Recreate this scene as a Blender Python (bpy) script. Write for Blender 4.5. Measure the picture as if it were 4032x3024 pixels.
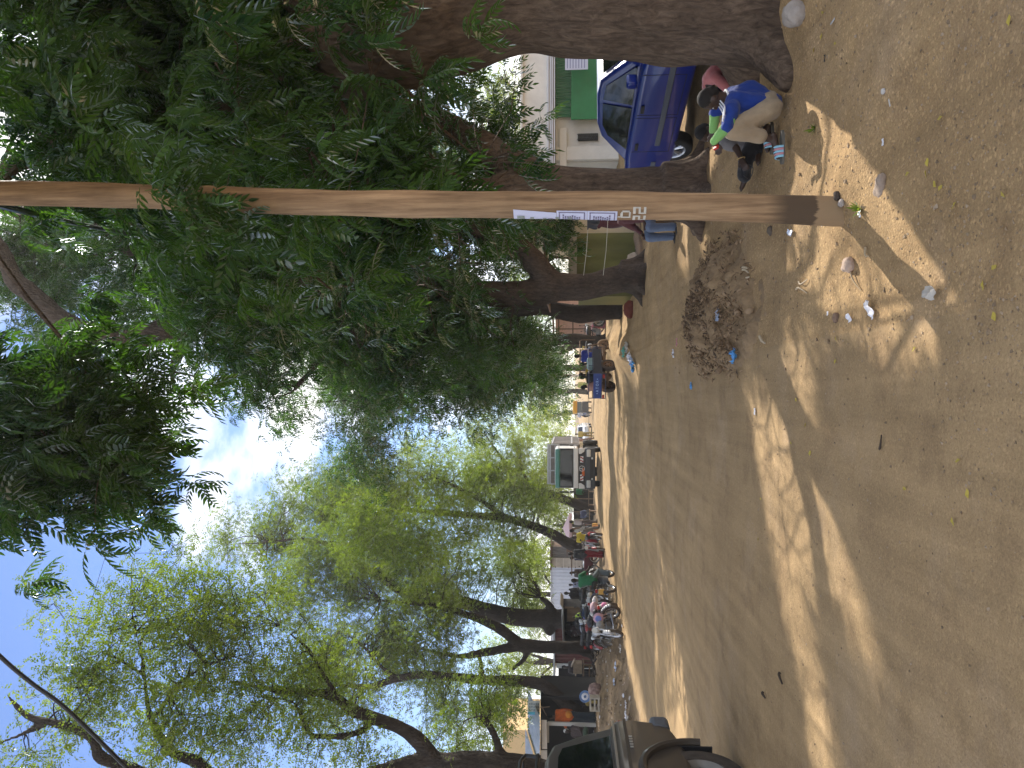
import bpy, bmesh, math, random
import numpy as np
from mathutils import Vector, Matrix, Euler, noise as mnoise

for _o in list(bpy.data.objects):
    bpy.data.objects.remove(_o)
SC = bpy.context.scene
COL = SC.collection
R = math.radians

# ------------------------------------------------------------------ camera
EYE = Vector((0.0, 0.0, 1.6))
PITCH = math.atan(234.0 / 3000.0)
FPX = 3000.0
cam_d = bpy.data.cameras.new("camera")
cam_d.sensor_fit = 'HORIZONTAL'
cam_d.sensor_width = 36.0
cam_d.lens = FPX / 4032.0 * 36.0
cam_d.clip_start = 0.05
cam_d.clip_end = 3000
cam = bpy.data.objects.new("camera", cam_d)
COL.objects.link(cam)
fw = Vector((0, math.cos(PITCH), math.sin(PITCH)))
up = Vector((0, -math.sin(PITCH), math.cos(PITCH)))
rt = Vector((1, 0, 0))
# the phone was held on its side: world up points to the left of the picture
mx, my, mz = -up, rt, -fw
M3 = Matrix((mx, my, mz)).transposed()
cam.matrix_world = Matrix.Translation(EYE) @ M3.to_4x4()
SC.camera = cam

# ------------------------------------------------------------------ light
SUN_AZ = R(35)      # to the right of straight ahead
SUN_EL = R(38)
SUN_DIR = Vector((math.sin(SUN_AZ) * math.cos(SUN_EL), math.cos(SUN_AZ) * math.cos(SUN_EL), math.sin(SUN_EL)))
world = bpy.data.worlds.new("World")
SC.world = world
world.use_nodes = True
wn, wl = world.node_tree.nodes, world.node_tree.links
wn.clear()
wo = wn.new('ShaderNodeOutputWorld')
sky = wn.new('ShaderNodeTexSky')
sky.sky_type = 'NISHITA'
sky.sun_disc = False
sky.sun_elevation = SUN_EL
sky.sun_rotation = SUN_AZ
sky.dust_density = 0.35
sky.ozone_density = 2.2
bg = wn.new('ShaderNodeBackground')
bg.inputs[1].default_value = 0.1
hue = wn.new('ShaderNodeMixRGB'); hue.blend_type = 'MULTIPLY'; hue.inputs[0].default_value = 1
hue.inputs[2].default_value = (0.82, 0.9, 1.12, 1)
wl.new(sky.outputs[0], hue.inputs[1]); wl.new(hue.outputs[0], bg.inputs[0])
# white cumulus drawn on the sky by direction
tc = wn.new('ShaderNodeTexCoord')
mp = wn.new('ShaderNodeMapping')
mp.inputs['Scale'].default_value = (1.0, 1.0, 2.2)
mp.inputs['Location'].default_value = (0.35, 0.1, 0.55)
wl.new(tc.outputs['Generated'], mp.inputs[0])
nz = wn.new('ShaderNodeTexNoise')
nz.inputs['Scale'].default_value = 2.6
nz.inputs['Detail'].default_value = 8
nz.inputs['Roughness'].default_value = 0.52
nz.inputs['Distortion'].default_value = 0.25
wl.new(mp.outputs[0], nz.inputs[0])
cr = wn.new('ShaderNodeValToRGB')
cr.color_ramp.elements[0].position = 0.455
cr.color_ramp.elements[1].position = 0.575
wl.new(nz.outputs['Fac'], cr.inputs[0])
bgc = wn.new('ShaderNodeBackground')
bgc.inputs[0].default_value = (1.0, 1.0, 1.0, 1)
bgc.inputs[1].default_value = 1.05
mixw = wn.new('ShaderNodeMixShader')
wl.new(cr.outputs[0], mixw.inputs[0])
wl.new(bg.outputs[0], mixw.inputs[1])
wl.new(bgc.outputs[0], mixw.inputs[2])
wl.new(mixw.outputs[0], wo.inputs[0])

sun_d = bpy.data.lights.new("sun", 'SUN')
sun_d.energy = 4.0
sun_d.angle = R(0.53)
sun_d.color = (1.0, 0.94, 0.85)
sun = bpy.data.objects.new("sun", sun_d)
COL.objects.link(sun)
sun.rotation_euler = SUN_DIR.to_track_quat('Z', 'Y').to_euler()
sun.location = (20, 30, 40)

SC.view_settings.view_transform = 'Standard'
SC.view_settings.look = 'None'
SC.view_settings.gamma = 1
SC.view_settings.exposure = 1.08
SC.cycles.max_bounces = 8
SC.cycles.diffuse_bounces = 4
SC.cycles.transmission_bounces = 6
SC.cycles.transparent_max_bounces = 8
SC.cycles.sample_clamp_indirect = 6
SC.cycles.use_denoising = True

# ------------------------------------------------------------------ pixel helpers
def P(u, v, y):
    """Point of the world seen at upright photo pixel (u, v) on the plane Y = y."""
    d = rt * ((u - 1512) / FPX) + up * ((2016 - v) / FPX) + fw
    return EYE + d * (y / d.y)

def sm(t):
    t = max(0.0, min(1.0, t))
    return t * t * (3 - 2 * t)

def H(x, y):
    """Height of the ground."""
    z = 0.0
    ln = 0.5 * math.sin(y * 0.31) + 0.3 * math.sin(y * 0.73 + 1)
    near = sm((y - 9) / 6) * (1 - sm((y - 33) / 7))
    k = -x - 7.9 + 0.25 * ln
    z += near * (0.42 * sm(k / 1.7) + 0.26 * sm((k - 1.9) / 1.0))
    n1 = mnoise.noise(Vector((x * 0.35, y * 0.3, 3.1)))
    z += 0.035 * n1
    if y < 60:
        n2 = mnoise.noise(Vector((x * 1.7, y * 1.5, 7.7)))
        w = 0.018
        if k > 0:
            w += 0.07 * near
        w += 0.045 * sm((x - 0.2) / 0.5) * sm((y - 3.2) / 0.8)
        z += w * n2
    if y < 16:
        n3 = mnoise.noise(Vector((x * 6.1, y * 5.3, 1.7)))
        z += (0.006 + 0.02 * sm((x + 0.1) / 0.5) * sm((y - 3.2) / 0.8)) * n3
    # ruts along the road
    if -7.6 < x < 0.8:
        z += 0.03 * math.sin(x * 1.9 + 0.2 * math.sin(y * 0.2)) * sm((y - 5) / 5)
    # spoil ridge on the right edge of the road
    rx = 1.15 + 0.35 * math.sin(y * 0.5) + 0.01 * (y - 20)
    rd = math.exp(-((x - rx) / 0.55) ** 2)
    z += rd * sm((y - 18.5) / 2) * (1 - sm((y - 40) / 5)) * (0.24 + 0.09 * math.sin(y * 1.3) + 0.12 * mnoise.noise(Vector((x * 2.4, y * 2.1, 0))))
    # the forecourt where the blue car is parked lies lower
    z -= 0.1 * sm((x - 2.7) / 0.8) * sm((y - 7) / 2)
    # far stretch of the road sags a little
    z -= 0.38 * sm((y - 52) / 16) * (1 - sm((y - 100) / 40)) 
    # worn step round the pole
    z += 0.05 * math.exp(-(((x - 1.35) / 0.5) ** 2 + ((y - 4.3) / 0.45) ** 2))
    # root flare soil of the nearest tree
    z += 0.16 * math.exp(-(((x - 3.0) / 0.75) ** 2 + ((y - 5.7) / 0.75) ** 2))
    return z

def G(u, v):
    """Point of the ground seen at upright photo pixel (u, v)."""
    d = (rt * ((u - 1512) / FPX) + up * ((2016 - v) / FPX) + fw)
    t = 1.0
    p = EYE + d * t
    step = 0.25
    while t < 400:
        p = EYE + d * t
        if p.z < H(p.x, p.y):
            break
        t += max(step, t * 0.01)
    a, b = t - max(step, t * 0.01), t
    for _ in range(24):
        m = (a + b) / 2
        p = EYE + d * m
        if p.z < H(p.x, p.y):
            b = m
        else:
            a = m
    return EYE + d * ((a + b) / 2)

# ------------------------------------------------------------------ materials
MATS = {}
def mat(name, col, rough=0.8, metal=0.0, var=0.0, vscale=6.0, bump=0.0, bscale=40.0, coat=0.0, spec=0.4, col2=None, stretch=None, sheen=0.0, trans=0.0, emis=None):
    if name in MATS:
        return MATS[name]
    m = bpy.data.materials.new(name)
    MATS[name] = m
    m.use_nodes = True
    n, l = m.node_tree.nodes, m.node_tree.links
    b = n["Principled BSDF"]
    b.inputs['Base Color'].default_value = (*col, 1)
    b.inputs['Roughness'].default_value = rough
    b.inputs['Metallic'].default_value = metal
    b.inputs['Specular IOR Level'].default_value = spec
    if coat:
        b.inputs['Coat Weight'].default_value = coat
        b.inputs['Coat Roughness'].default_value = 0.06
    if sheen:
        b.inputs['Sheen Weight'].default_value = sheen
    if trans:
        b.inputs['Transmission Weight'].default_value = trans
    if var or bump or col2:
        t = n.new('ShaderNodeTexCoord')
        mpn = n.new('ShaderNodeMapping')
        if stretch:
            mpn.inputs['Scale'].default_value = stretch
        l.new(t.outputs['Object'], mpn.inputs[0])
    if var or col2:
        x = n.new('ShaderNodeTexNoise')
        x.inputs['Scale'].default_value = vscale
        x.inputs['Detail'].default_value = 6
        x.inputs['Roughness'].default_value = 0.65
        l.new(mpn.outputs[0], x.inputs[0])
        r = n.new('ShaderNodeValToRGB')
        r.color_ramp.elements[0].position = 0.3
        r.color_ramp.elements[1].position = 0.72
        c2 = col2 if col2 else tuple(min(1, c * (1 + var)) for c in col)
        c1 = tuple(c * (1 - var) for c in col) if var else col
        r.color_ramp.elements[0].color = (*c1, 1)
        r.color_ramp.elements[1].color = (*c2, 1)
        l.new(x.outputs['Fac'], r.inputs[0])
        l.new(r.outputs[0], b.inputs['Base Color'])
    if bump:
        x2 = n.new('ShaderNodeTexNoise')
        x2.inputs['Scale'].default_value = bscale
        x2.inputs['Detail'].default_value = 5
        l.new(mpn.outputs[0], x2.inputs[0])
        bp = n.new('ShaderNodeBump')
        bp.inputs['Strength'].default_value = bump
        bp.inputs['Distance'].default_value = 0.02
        l.new(x2.outputs['Fac'], bp.inputs['Height'])
        l.new(bp.outputs[0], b.inputs['Normal'])
    return m

def dirt_mat(name, c_lo, c_hi, gravel=0.5, scale=1.0):
    m = bpy.data.materials.new(name)
    m.use_nodes = True
    n, l = m.node_tree.nodes, m.node_tree.links
    b = n["Principled BSDF"]
    b.inputs['Roughness'].default_value = 0.95
    b.inputs['Specular IOR Level'].default_value = 0.15
    t = n.new('ShaderNodeTexCoord')
    def noise(sc, det, rough=0.6, st=None):
        x = n.new('ShaderNodeTexNoise')
        x.inputs['Scale'].default_value = sc
        x.inputs['Detail'].default_value = det
        x.inputs['Roughness'].default_value = rough
        if st:
            q = n.new('ShaderNodeMapping')
            q.inputs['Scale'].default_value = st
            l.new(t.outputs['Object'], q.inputs[0])
            l.new(q.outputs[0], x.inputs[0])
        else:
            l.new(t.outputs['Object'], x.inputs[0])
        return x
    big = noise(0.55 * scale, 6)
    ramp = n.new('ShaderNodeValToRGB')
    ramp.color_ramp.elements[0].position = 0.32
    ramp.color_ramp.elements[1].position = 0.68
    ramp.color_ramp.elements[0].color = (*c_lo, 1)
    ramp.color_ramp.elements[1].color = (*c_hi, 1)
    l.new(big.outputs['Fac'], ramp.inputs[0])
    # damp darker and grey dusty patches
    pat = noise(1.9 * scale, 7, 0.68)
    pr = n.new('ShaderNodeMapRange'); pr.inputs['From Min'].default_value = 0.5; pr.inputs['From Max'].default_value = 0.72; pr.inputs['To Max'].default_value = 0.62
    l.new(pat.outputs['Fac'], pr.inputs[0])
    mixp = n.new('ShaderNodeMixRGB'); mixp.inputs[2].default_value = (c_lo[0] * .66, c_lo[1] * .64, c_lo[2] * .68, 1)
    l.new(pr.outputs[0], mixp.inputs[0]); l.new(ramp.outputs[0], mixp.inputs[1])
    gp2 = noise(0.8, 6, 0.7)
    pg = n.new('ShaderNodeMapRange'); pg.inputs['From Min'].default_value = 0.52; pg.inputs['From Max'].default_value = 0.7; pg.inputs['To Max'].default_value = 0.5
    l.new(gp2.outputs['Fac'], pg.inputs[0])
    mixg = n.new('ShaderNodeMixRGB'); mixg.inputs[2].default_value = (c_hi[0] * 1.0, c_hi[1] * 1.06, c_hi[2] * 1.3, 1)
    l.new(pg.outputs[0], mixg.inputs[0]); l.new(mixp.outputs[0], mixg.inputs[1])
    # tyre streaks along the road and fine grain
    st = noise(3.0, 4, 0.6, (2.2, 0.12, 1))
    fine = noise(90, 4, 0.7)
    mixa = n.new('ShaderNodeMixRGB'); mixa.blend_type = 'OVERLAY'; mixa.inputs[0].default_value = 0.35
    l.new(mixg.outputs[0], mixa.inputs[1]); l.new(st.outputs['Fac'], mixa.inputs[2])
    mixb = n.new('ShaderNodeMixRGB'); mixb.blend_type = 'OVERLAY'; mixb.inputs[0].default_value = 0.45
    l.new(mixa.outputs[0], mixb.inputs[1]); l.new(fine.outputs['Fac'], mixb.inputs[2])
    vor = n.new('ShaderNodeTexVoronoi')
    vor.inputs['Scale'].default_value = 75
    l.new(t.outputs['Object'], vor.inputs[0])
    # scattered pale and dark grit
    vr = n.new('ShaderNodeValToRGB')
    vr.color_ramp.interpolation = 'CONSTANT'
    vr.color_ramp.elements[0].color = (0.45, 0.42, 0.40, 1)
    e = vr.color_ramp.elements.new(0.14); e.color = (0.5, 0.5, 0.5, 1)
    vr.color_ramp.elements[1].position = 0.14
    vr.color_ramp.elements[-1].position = 0.88
    vr.color_ramp.elements[-1].color = (0.85, 0.84, 0.82, 1)
    sep = n.new('ShaderNodeSeparateColor')
    l.new(vor.outputs['Color'], sep.inputs[0])
    l.new(sep.outputs[0], vr.inputs[0])
    mixc = n.new('ShaderNodeMixRGB'); mixc.blend_type = 'OVERLAY'; mixc.inputs[0].default_value = 0.55 * gravel
    l.new(mixb.outputs[0], mixc.inputs[1]); l.new(vr.outputs[0], mixc.inputs[2])
    l.new(mixc.outputs[0], b.inputs['Base Color'])
    b1 = n.new('ShaderNodeBump'); b1.inputs['Strength'].default_value = 0.55; b1.inputs['Distance'].default_value = 0.03
    mid = noise(14, 6, 0.7)
    l.new(mid.outputs['Fac'], b1.inputs['Height'])
    b2 = n.new('ShaderNodeBump'); b2.inputs['Strength'].default_value = 0.5 * gravel + 0.1; b2.inputs['Distance'].default_value = 0.008
    b2.invert = True
    l.new(vor.outputs['Distance'], b2.inputs['Height'])
    l.new(b1.outputs[0], b2.inputs['Normal'])
    b3 = n.new('ShaderNodeBump'); b3.inputs['Strength'].default_value = 0.4; b3.inputs['Distance'].default_value = 0.004
    l.new(fine.outputs['Fac'], b3.inputs['Height'])
    l.new(b2.outputs[0], b3.inputs['Normal'])
    l.new(b3.outputs[0], b.inputs['Normal'])
    return m

def bark_mat(name, c1, c2):
    m = bpy.data.materials.new(name)
    m.use_nodes = True
    n, l = m.node_tree.nodes, m.node_tree.links
    b = n["Principled BSDF"]
    b.inputs['Roughness'].default_value = 0.9
    b.inputs['Specular IOR Level'].default_value = 0.2
    t = n.new('ShaderNodeTexCoord')
    q = n.new('ShaderNodeMapping'); q.inputs['Scale'].default_value = (1, 1, 0.35)
    l.new(t.outputs['Object'], q.inputs[0])
    a = n.new('ShaderNodeTexNoise'); a.inputs['Scale'].default_value = 22; a.inputs['Detail'].default_value = 8; a.inputs['Roughness'].default_value = 0.7; a.inputs['Distortion'].default_value = 0.6
    l.new(q.outputs[0], a.inputs[0])
    c = n.new('ShaderNodeTexNoise'); c.inputs['Scale'].default_value = 2.2; c.inputs['Detail'].default_value = 5
    l.new(t.outputs['Object'], c.inputs[0])
    r = n.new('ShaderNodeValToRGB'); r.color_ramp.elements[0].position = 0.35; r.color_ramp.elements[1].position = 0.7
    r.color_ramp.elements[0].color = (*c1, 1); r.color_ramp.elements[1].color = (*c2, 1)
    l.new(a.outputs['Fac'], r.inputs[0])
    mx_ = n.new('ShaderNodeMixRGB'); mx_.blend_type = 'OVERLAY'; mx_.inputs[0].default_value = 0.6
    l.new(r.outputs[0], mx_.inputs[1]); l.new(c.outputs['Fac'], mx_.inputs[2])
    l.new(mx_.outputs[0], b.inputs['Base Color'])
    v = n.new('ShaderNodeTexVoronoi'); v.inputs['Scale'].default_value = 26
    q2 = n.new('ShaderNodeMapping'); q2.inputs['Scale'].default_value = (1, 1, 0.28)
    l.new(t.outputs['Object'], q2.inputs[0]); l.new(q2.outputs[0], v.inputs[0])
    b1 = n.new('ShaderNodeBump'); b1.inputs['Strength'].default_value = 0.6; b1.inputs['Distance'].default_value = 0.03
    l.new(v.outputs['Distance'], b1.inputs['Height'])
    b2 = n.new('ShaderNodeBump'); b2.inputs['Strength'].default_value = 0.8; b2.inputs['Distance'].default_value = 0.03
    l.new(a.outputs['Fac'], b2.inputs['Height']); l.new(b1.outputs[0], b2.inputs['Normal'])
    l.new(b2.outputs[0], b.inputs['Normal'])
    return m

def leaf_mat(name, c1, c2, tr, gloss=0.35, shine=0.5):
    """Leaves: each leaflet its own green; thin, so light shines through."""
    m = bpy.data.materials.new(name)
    m.use_nodes = True
    n, l = m.node_tree.nodes, m.node_tree.links
    n.clear()
    o = n.new('ShaderNodeOutputMaterial')
    g = n.new('ShaderNodeNewGeometry')
    r = n.new('ShaderNodeValToRGB')
    r.color_ramp.elements[0].color = (*c1, 1); r.color_ramp.elements[1].color = (*c2, 1)
    t = n.new('ShaderNodeTexCoord')
    x = n.new('ShaderNodeTexNoise'); x.inputs['Scale'].default_value = 0.9; x.inputs['Detail'].default_value = 2
    l.new(t.outputs['Object'], x.inputs[0])
    mth = n.new('ShaderNodeMath'); mth.operation = 'MULTIPLY_ADD'; mth.inputs[1].default_value = 0.45
    l.new(g.outputs['Random Per Island'], mth.inputs[0])
    m2 = n.new('ShaderNodeMath'); m2.operation = 'MULTIPLY_ADD'; m2.inputs[1].default_value = 1.6; m2.inputs[2].default_value = -0.52
    l.new(x.outputs['Fac'], m2.inputs[0]); l.new(m2.outputs[0], mth.inputs[2])
    l.new(mth.outputs[0], r.inputs[0])
    d = n.new('ShaderNodeBsdfDiffuse')
    l.new(r.outputs[0], d.inputs[0])
    tl = n.new('ShaderNodeBsdfTranslucent')
    hs = n.new('ShaderNodeMixRGB'); hs.blend_type = 'MULTIPLY'; hs.inputs[0].default_value = 1
    hs.inputs[2].default_value = (*tr, 1)
    l.new(r.outputs[0], hs.inputs[1]); l.new(hs.outputs[0], tl.inputs[0])
    a = n.new('ShaderNodeAddShader')
    l.new(d.outputs[0], a.inputs[0]); l.new(tl.outputs[0], a.inputs[1])
    gl = n.new('ShaderNodeBsdfGlossy'); gl.inputs['Roughness'].default_value = gloss
    gl.inputs[0].default_value = (0.9, 0.95, 1, 1)
    f = n.new('ShaderNodeLayerWeight'); f.inputs[0].default_value = 0.22
    fm = n.new('ShaderNodeMath'); fm.operation = 'MULTIPLY'; fm.inputs[1].default_value = shine
    l.new(f.outputs['Fresnel'], fm.inputs[0])
    ms = n.new('ShaderNodeMixShader')
    l.new(fm.outputs[0], ms.inputs[0]); l.new(a.outputs[0], ms.inputs[1]); l.new(gl.outputs[0], ms.inputs[2])
    l.new(ms.outputs[0], o.inputs[0])
    return m

# ------------------------------------------------------------------ mesh helpers
def rotm(rx=0, ry=0, rz=0):
    return Euler((rx, ry, rz)).to_matrix().to_4x4()

class MB:
    """Collects shapes; build() links them as one mesh object."""
    def __init__(s):
        s.v = []; s.f = []; s.m = []
    def add(s, vs, fs, m=0, M=None):
        o = len(s.v)
        if M is not None:
            vs = [M @ Vector(p) for p in vs]
        s.v += [tuple(p) for p in vs]
        s.f += [tuple(i + o for i in f) for f in fs]
        s.m += [m] * len(fs)
        return s
    def box(s, c, d, m=0, M=None, rz=0, ry=0, rx=0):
        x, y, z = d[0] / 2, d[1] / 2, d[2] / 2
        vs = [Vector((a * x, b * y, e * z)) for a in (-1, 1) for b in (-1, 1) for e in (-1, 1)]
        q = Matrix.Translation(c) @ rotm(rx, ry, rz)
        if M is not None:
            q = M @ q
        return s.add(vs, [(0, 1, 3, 2), (4, 6, 7, 5), (0, 4, 5, 1), (2, 3, 7, 6), (0, 2, 6, 4), (1, 5, 7, 3)], m, q)
    def tube(s, pts, r, n=8, m=0, cap=True, M=None):
        pts = [Vector(p) for p in pts]
        rs = r if isinstance(r, (list, tuple)) else [r] * len(pts)
        vs = []; fs = []
        t0 = (pts[1] - pts[0]).normalized()
        a = Vector((0, 0, 1)) if abs(t0.z) < 0.9 else Vector((1, 0, 0))
        nx = t0.cross(a).normalized()
        for i, p in enumerate(pts):
            if i == 0: t = t0
            elif i == len(pts) - 1: t = (pts[i] - pts[i - 1]).normalized()
            else: t = ((pts[i + 1] - pts[i]).normalized() + (pts[i] - pts[i - 1]).normalized())
            if t.length < 1e-6: t = t0
            t = t.normalized()
            nx = (nx - t * nx.dot(t))
            if nx.length < 1e-6: nx = t.orthogonal()
            nx.normalize()
            ny = t.cross(nx)
            for k in range(n):
                an = 2 * math.pi * k / n
                vs.append(p + (nx * math.cos(an) + ny * math.sin(an)) * rs[i])
        for i in range(len(pts) - 1):
            for k in range(n):
                fs.append((i * n + k, i * n + (k + 1) % n, (i + 1) * n + (k + 1) % n, (i + 1) * n + k))
        if cap:
            fs.append(tuple(range(n - 1, -1, -1)))
            fs.append(tuple(range((len(pts) - 1) * n, len(pts) * n)))
        return s.add(vs, fs, m, M)
    def lathe(s, prof, n=24, m=0, M=None, axis='Z'):
        """prof: (radius, height) pairs turned about the axis."""
        vs = []; fs = []
        for (r, h) in prof:
            for k in range(n):
                a = 2 * math.pi * k / n
                c, d = r * math.cos(a), r * math.sin(a)
                vs.append((c, d, h) if axis == 'Z' else ((c, h, d) if axis == 'Y' else (h, c, d)))
        for i in range(len(prof) - 1):
            for k in range(n):
                fs.append((i * n + k, i * n + (k + 1) % n, (i + 1) * n + (k + 1) % n, (i + 1) * n + k))
        return s.add(vs, fs, m, M)
    def prism(s, poly, d0, d1, plane='XZ', m=0, M=None, inset=None):
        """Extrude a 2D polygon between d0 and d1 along the missing axis."""
        def w(p, d):
            return (p[0], d, p[1]) if plane == 'XZ' else ((d, p[0], p[1]) if plane == 'YZ' else (p[0], p[1], d))
        n = len(poly)
        vs = [w(p, d0) for p in poly] + [w(p, d1) for p in poly]
        fs = [tuple(range(n - 1, -1, -1)), tuple(range(n, 2 * n))]
        fs += [(i, (i + 1) % n, n + (i + 1) % n, n + i) for i in range(n)]
        return s.add(vs, fs, m, M)
    def ell(s, c, r, m=0, M=None, rot=None, nu=14, nv=9):
        vs = [(0, 0, -1)]; fs = []
        for j in range(1, nv):
            th = math.pi * j / nv
            for i in range(nu):
                a = 2 * math.pi * i / nu
                vs.append((math.sin(th) * math.cos(a), math.sin(th) * math.sin(a), -math.cos(th)))
        vs.append((0, 0, 1))
        for i in range(nu):
            fs.append((0, 1 + (i + 1) % nu, 1 + i))
        for j in range(nv - 2):
            for i in range(nu):
                a = 1 + j * nu
                fs.append((a + i, a + (i + 1) % nu, a + nu + (i + 1) % nu, a + nu + i))
        t = len(vs) - 1; a = 1 + (nv - 2) * nu
        for i in range(nu):
            fs.append((a + i, a + (i + 1) % nu, t))
        if not isinstance(r, (tuple, list, Vector)): r = (r, r, r)
        q = Matrix.Translation(c) @ (rot.to_4x4() if rot is not None else Matrix.Identity(4)) @ Matrix.Diagonal((r[0], r[1], r[2], 1))
        if M is not None: q = M @ q
        return s.add(vs, fs, m, q)
    def cap(s, p0, p1, r0, r1=None, m=0, n=10, M=None):
        """A limb: a round-ended tapered capsule."""
        r1 = r0 if r1 is None else r1
        p0, p1 = Vector(p0), Vector(p1)
        if (p1 - p0).length < 1e-4:
            return s.ell(p0, r0, m, M)
        d = (p1 - p0).normalized()
        pts = []; rs = []
        for a in (-80, -50, -22): 
            pts.append(p0 + d * (r0 * math.sin(R(a)))); rs.append(r0 * math.cos(R(a)))
        pts.append(p0); rs.append(r0)
        pts.append(p1); rs.append(r1)
        for a in (22, 50, 80):
            pts.append(p1 + d * (r1 * math.sin(R(a)))); rs.append(r1 * math.cos(R(a)))
        return s.tube(pts, rs, n, m, True, M)
    def mesh(s, name, mats, smooth=40):
        me = bpy.data.meshes.new(name)
        me.from_pydata(s.v, [], s.f)
        for mt in (mats if isinstance(mats, (list, tuple)) else [mats]):
            me.materials.append(mt)
        if any(s.m):
            me.polygons.foreach_set('material_index', s.m)
        bm = bmesh.new(); bm.from_mesh(me)
        bmesh.ops.recalc_face_normals(bm, faces=bm.faces)
        bm.to_mesh(me); bm.free()
        if smooth:
            me.polygons.foreach_set('use_smooth', [True] * len(me.polygons))
            me.set_sharp_from_angle(angle=R(smooth))
        me.update()
        return me
    def build(s, name, mats, parent=None, smooth=40, bevel=0, seg=2):
        o = bpy.data.objects.new(name, s.mesh(name, mats, smooth))
        COL.objects.link(o)
        if parent is not None: o.parent = parent
        if bevel:
            b = o.modifiers.new('bevel', 'BEVEL'); b.width = bevel; b.segments = seg; b.limit_method = 'ANGLE'; b.angle_limit = R(30)
            b.harden_normals = False
        return o

def tag(o, label, cat, group=None, kind=None):
    if label: o['label'] = label
    if cat: o['category'] = cat
    if group: o['group'] = group
    if kind: o['kind'] = kind
    return o

def thing(name, label, cat, loc=(0, 0, 0), rz=0.0, group=None):
    o = bpy.data.objects.new(name, None)
    o.empty_display_size = 0.2
    COL.objects.link(o)
    o.location = loc
    o.rotation_euler = (0, 0, rz)
    return tag(o, label, cat, group)

def copy_tree(o, parent=None, **kw):
    c = o.copy(); COL.objects.link(c)
    if parent is not None: c.parent = parent
    for ch in list(o.children): copy_tree(ch, c)
    for k, val in kw.items(): c[k] = val
    return c

def np_mesh(name, V, F, mats, smooth=False):
    """Mesh from numpy: V (n,3), F (m,4) or list of such index arrays."""
    me = bpy.data.meshes.new(name)
    V = np.asarray(V, dtype=np.float32); F = np.asarray(F, dtype=np.int32)
    k = F.shape[1]
    me.vertices.add(len(V)); me.vertices.foreach_set('co', V.ravel())
    me.loops.add(F.size); me.loops.foreach_set('vertex_index', F.ravel())
    me.polygons.add(len(F))
    me.polygons.foreach_set('loop_start', np.arange(0, F.size, k, dtype=np.int32))
    me.polygons.foreach_set('loop_total', np.full(len(F), k, dtype=np.int32))
    me.polygons.foreach_set('use_smooth', np.full(len(F), smooth))
    for mt in (mats if isinstance(mats, (list, tuple)) else [mats]): me.materials.append(mt)
    me.update(calc_edges=True)
    return me

def remesh(name, mb, voxel, mats, parent=None, smooth_it=4, disp=None):
    """Union of overlapping closed shapes -> one continuous skin."""
    me = mb.mesh(name, mats, 0)
    o = bpy.data.objects.new(name, me)
    COL.objects.link(o)
    r = o.modifiers.new('skin', 'REMESH'); r.mode = 'VOXEL'; r.voxel_size = voxel; r.use_smooth_shade = True
    if smooth_it:
        s_ = o.modifiers.new('relax', 'SMOOTH'); s_.factor = 0.5; s_.iterations = smooth_it
    dg = bpy.context.evaluated_depsgraph_get()
    ev = bpy.data.meshes.new_from_object(o.evaluated_get(dg), depsgraph=dg)
    o.modifiers.clear()
    o.data = ev
    bpy.data.meshes.remove(me)
    ev.name = name
    if len(ev.materials) == 0:
        for mt in (mats if isinstance(mats, (list, tuple)) else [mats]): ev.materials.append(mt)
    if disp:
        amp, sc = disp
        n = len(ev.vertices)
        co = np.empty(n * 3, np.float32); ev.vertices.foreach_get('co', co); co = co.reshape(-1, 3)
        no = np.empty(n * 3, np.float32); ev.vertex_normals.foreach_get('vector', no); no = no.reshape(-1, 3)
        d = np.array([mnoise.noise(Vector((float(a) * sc, float(b) * sc, float(c) * sc * 0.6))) + 0.5 * mnoise.noise(Vector((float(a) * sc * 2.3, float(b) * sc * 2.3, float(c) * sc * 1.2 + 9))) for a, b, c in co], np.float32)
        co = co + no * (d * amp)[:, None]
        ev.vertices.foreach_set('co', co.ravel())
    ev.polygons.foreach_set('use_smooth', [True] * len(ev.polygons))
    ev.update()
    if parent is not None: o.parent = parent
    return o
# ------------------------------------------------------------------ the ground
rng = random.Random(7)
M_ROAD = dirt_mat('road_dirt', (0.3, 0.202, 0.104), (0.395, 0.27, 0.14), 0.35)
M_GROUND = dirt_mat('verge_dirt', (0.295, 0.192, 0.094), (0.41, 0.277, 0.14), 0.8)
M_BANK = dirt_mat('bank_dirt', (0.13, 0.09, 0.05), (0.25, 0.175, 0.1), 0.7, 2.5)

def spaced(a, b, first, growth):
    out = [a]; st = first
    while out[-1] < b:
        out.append(out[-1] + st); st *= growth
    out[-1] = b
    return out

YS = [-30, -12, -5, 0] + spaced(1.2, 340, 0.055, 1.0155)
def ground_sheet(name, xs, material, kind='structure'):
    V = np.array([(x, y, H(x, y)) for y in YS for x in xs], np.float32)
    nx = len(xs); ny = len(YS)
    i = np.arange(nx * ny).reshape(ny, nx)
    F = np.stack([i[:-1, :-1], i[:-1, 1:], i[1:, 1:], i[1:, :-1]], -1).reshape(-1, 4)
    o = bpy.data.objects.new(name, np_mesh(name, V, F, material, True))
    COL.objects.link(o)
    tag(o, None, None, None, kind)
    return o
road_x = list(np.linspace(-7.9, 0.3, 105))
right_x = list(np.linspace(0.3, 4.6, 100)) + spaced(4.6, 300, 0.12, 1.09)[1:]
left_x = [-7.9 - q for q in spaced(0, 300, 0.07, 1.05)][::-1]
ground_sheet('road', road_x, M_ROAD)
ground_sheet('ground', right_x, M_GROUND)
ground_sheet('bank_ground', left_x, M_BANK)
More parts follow.
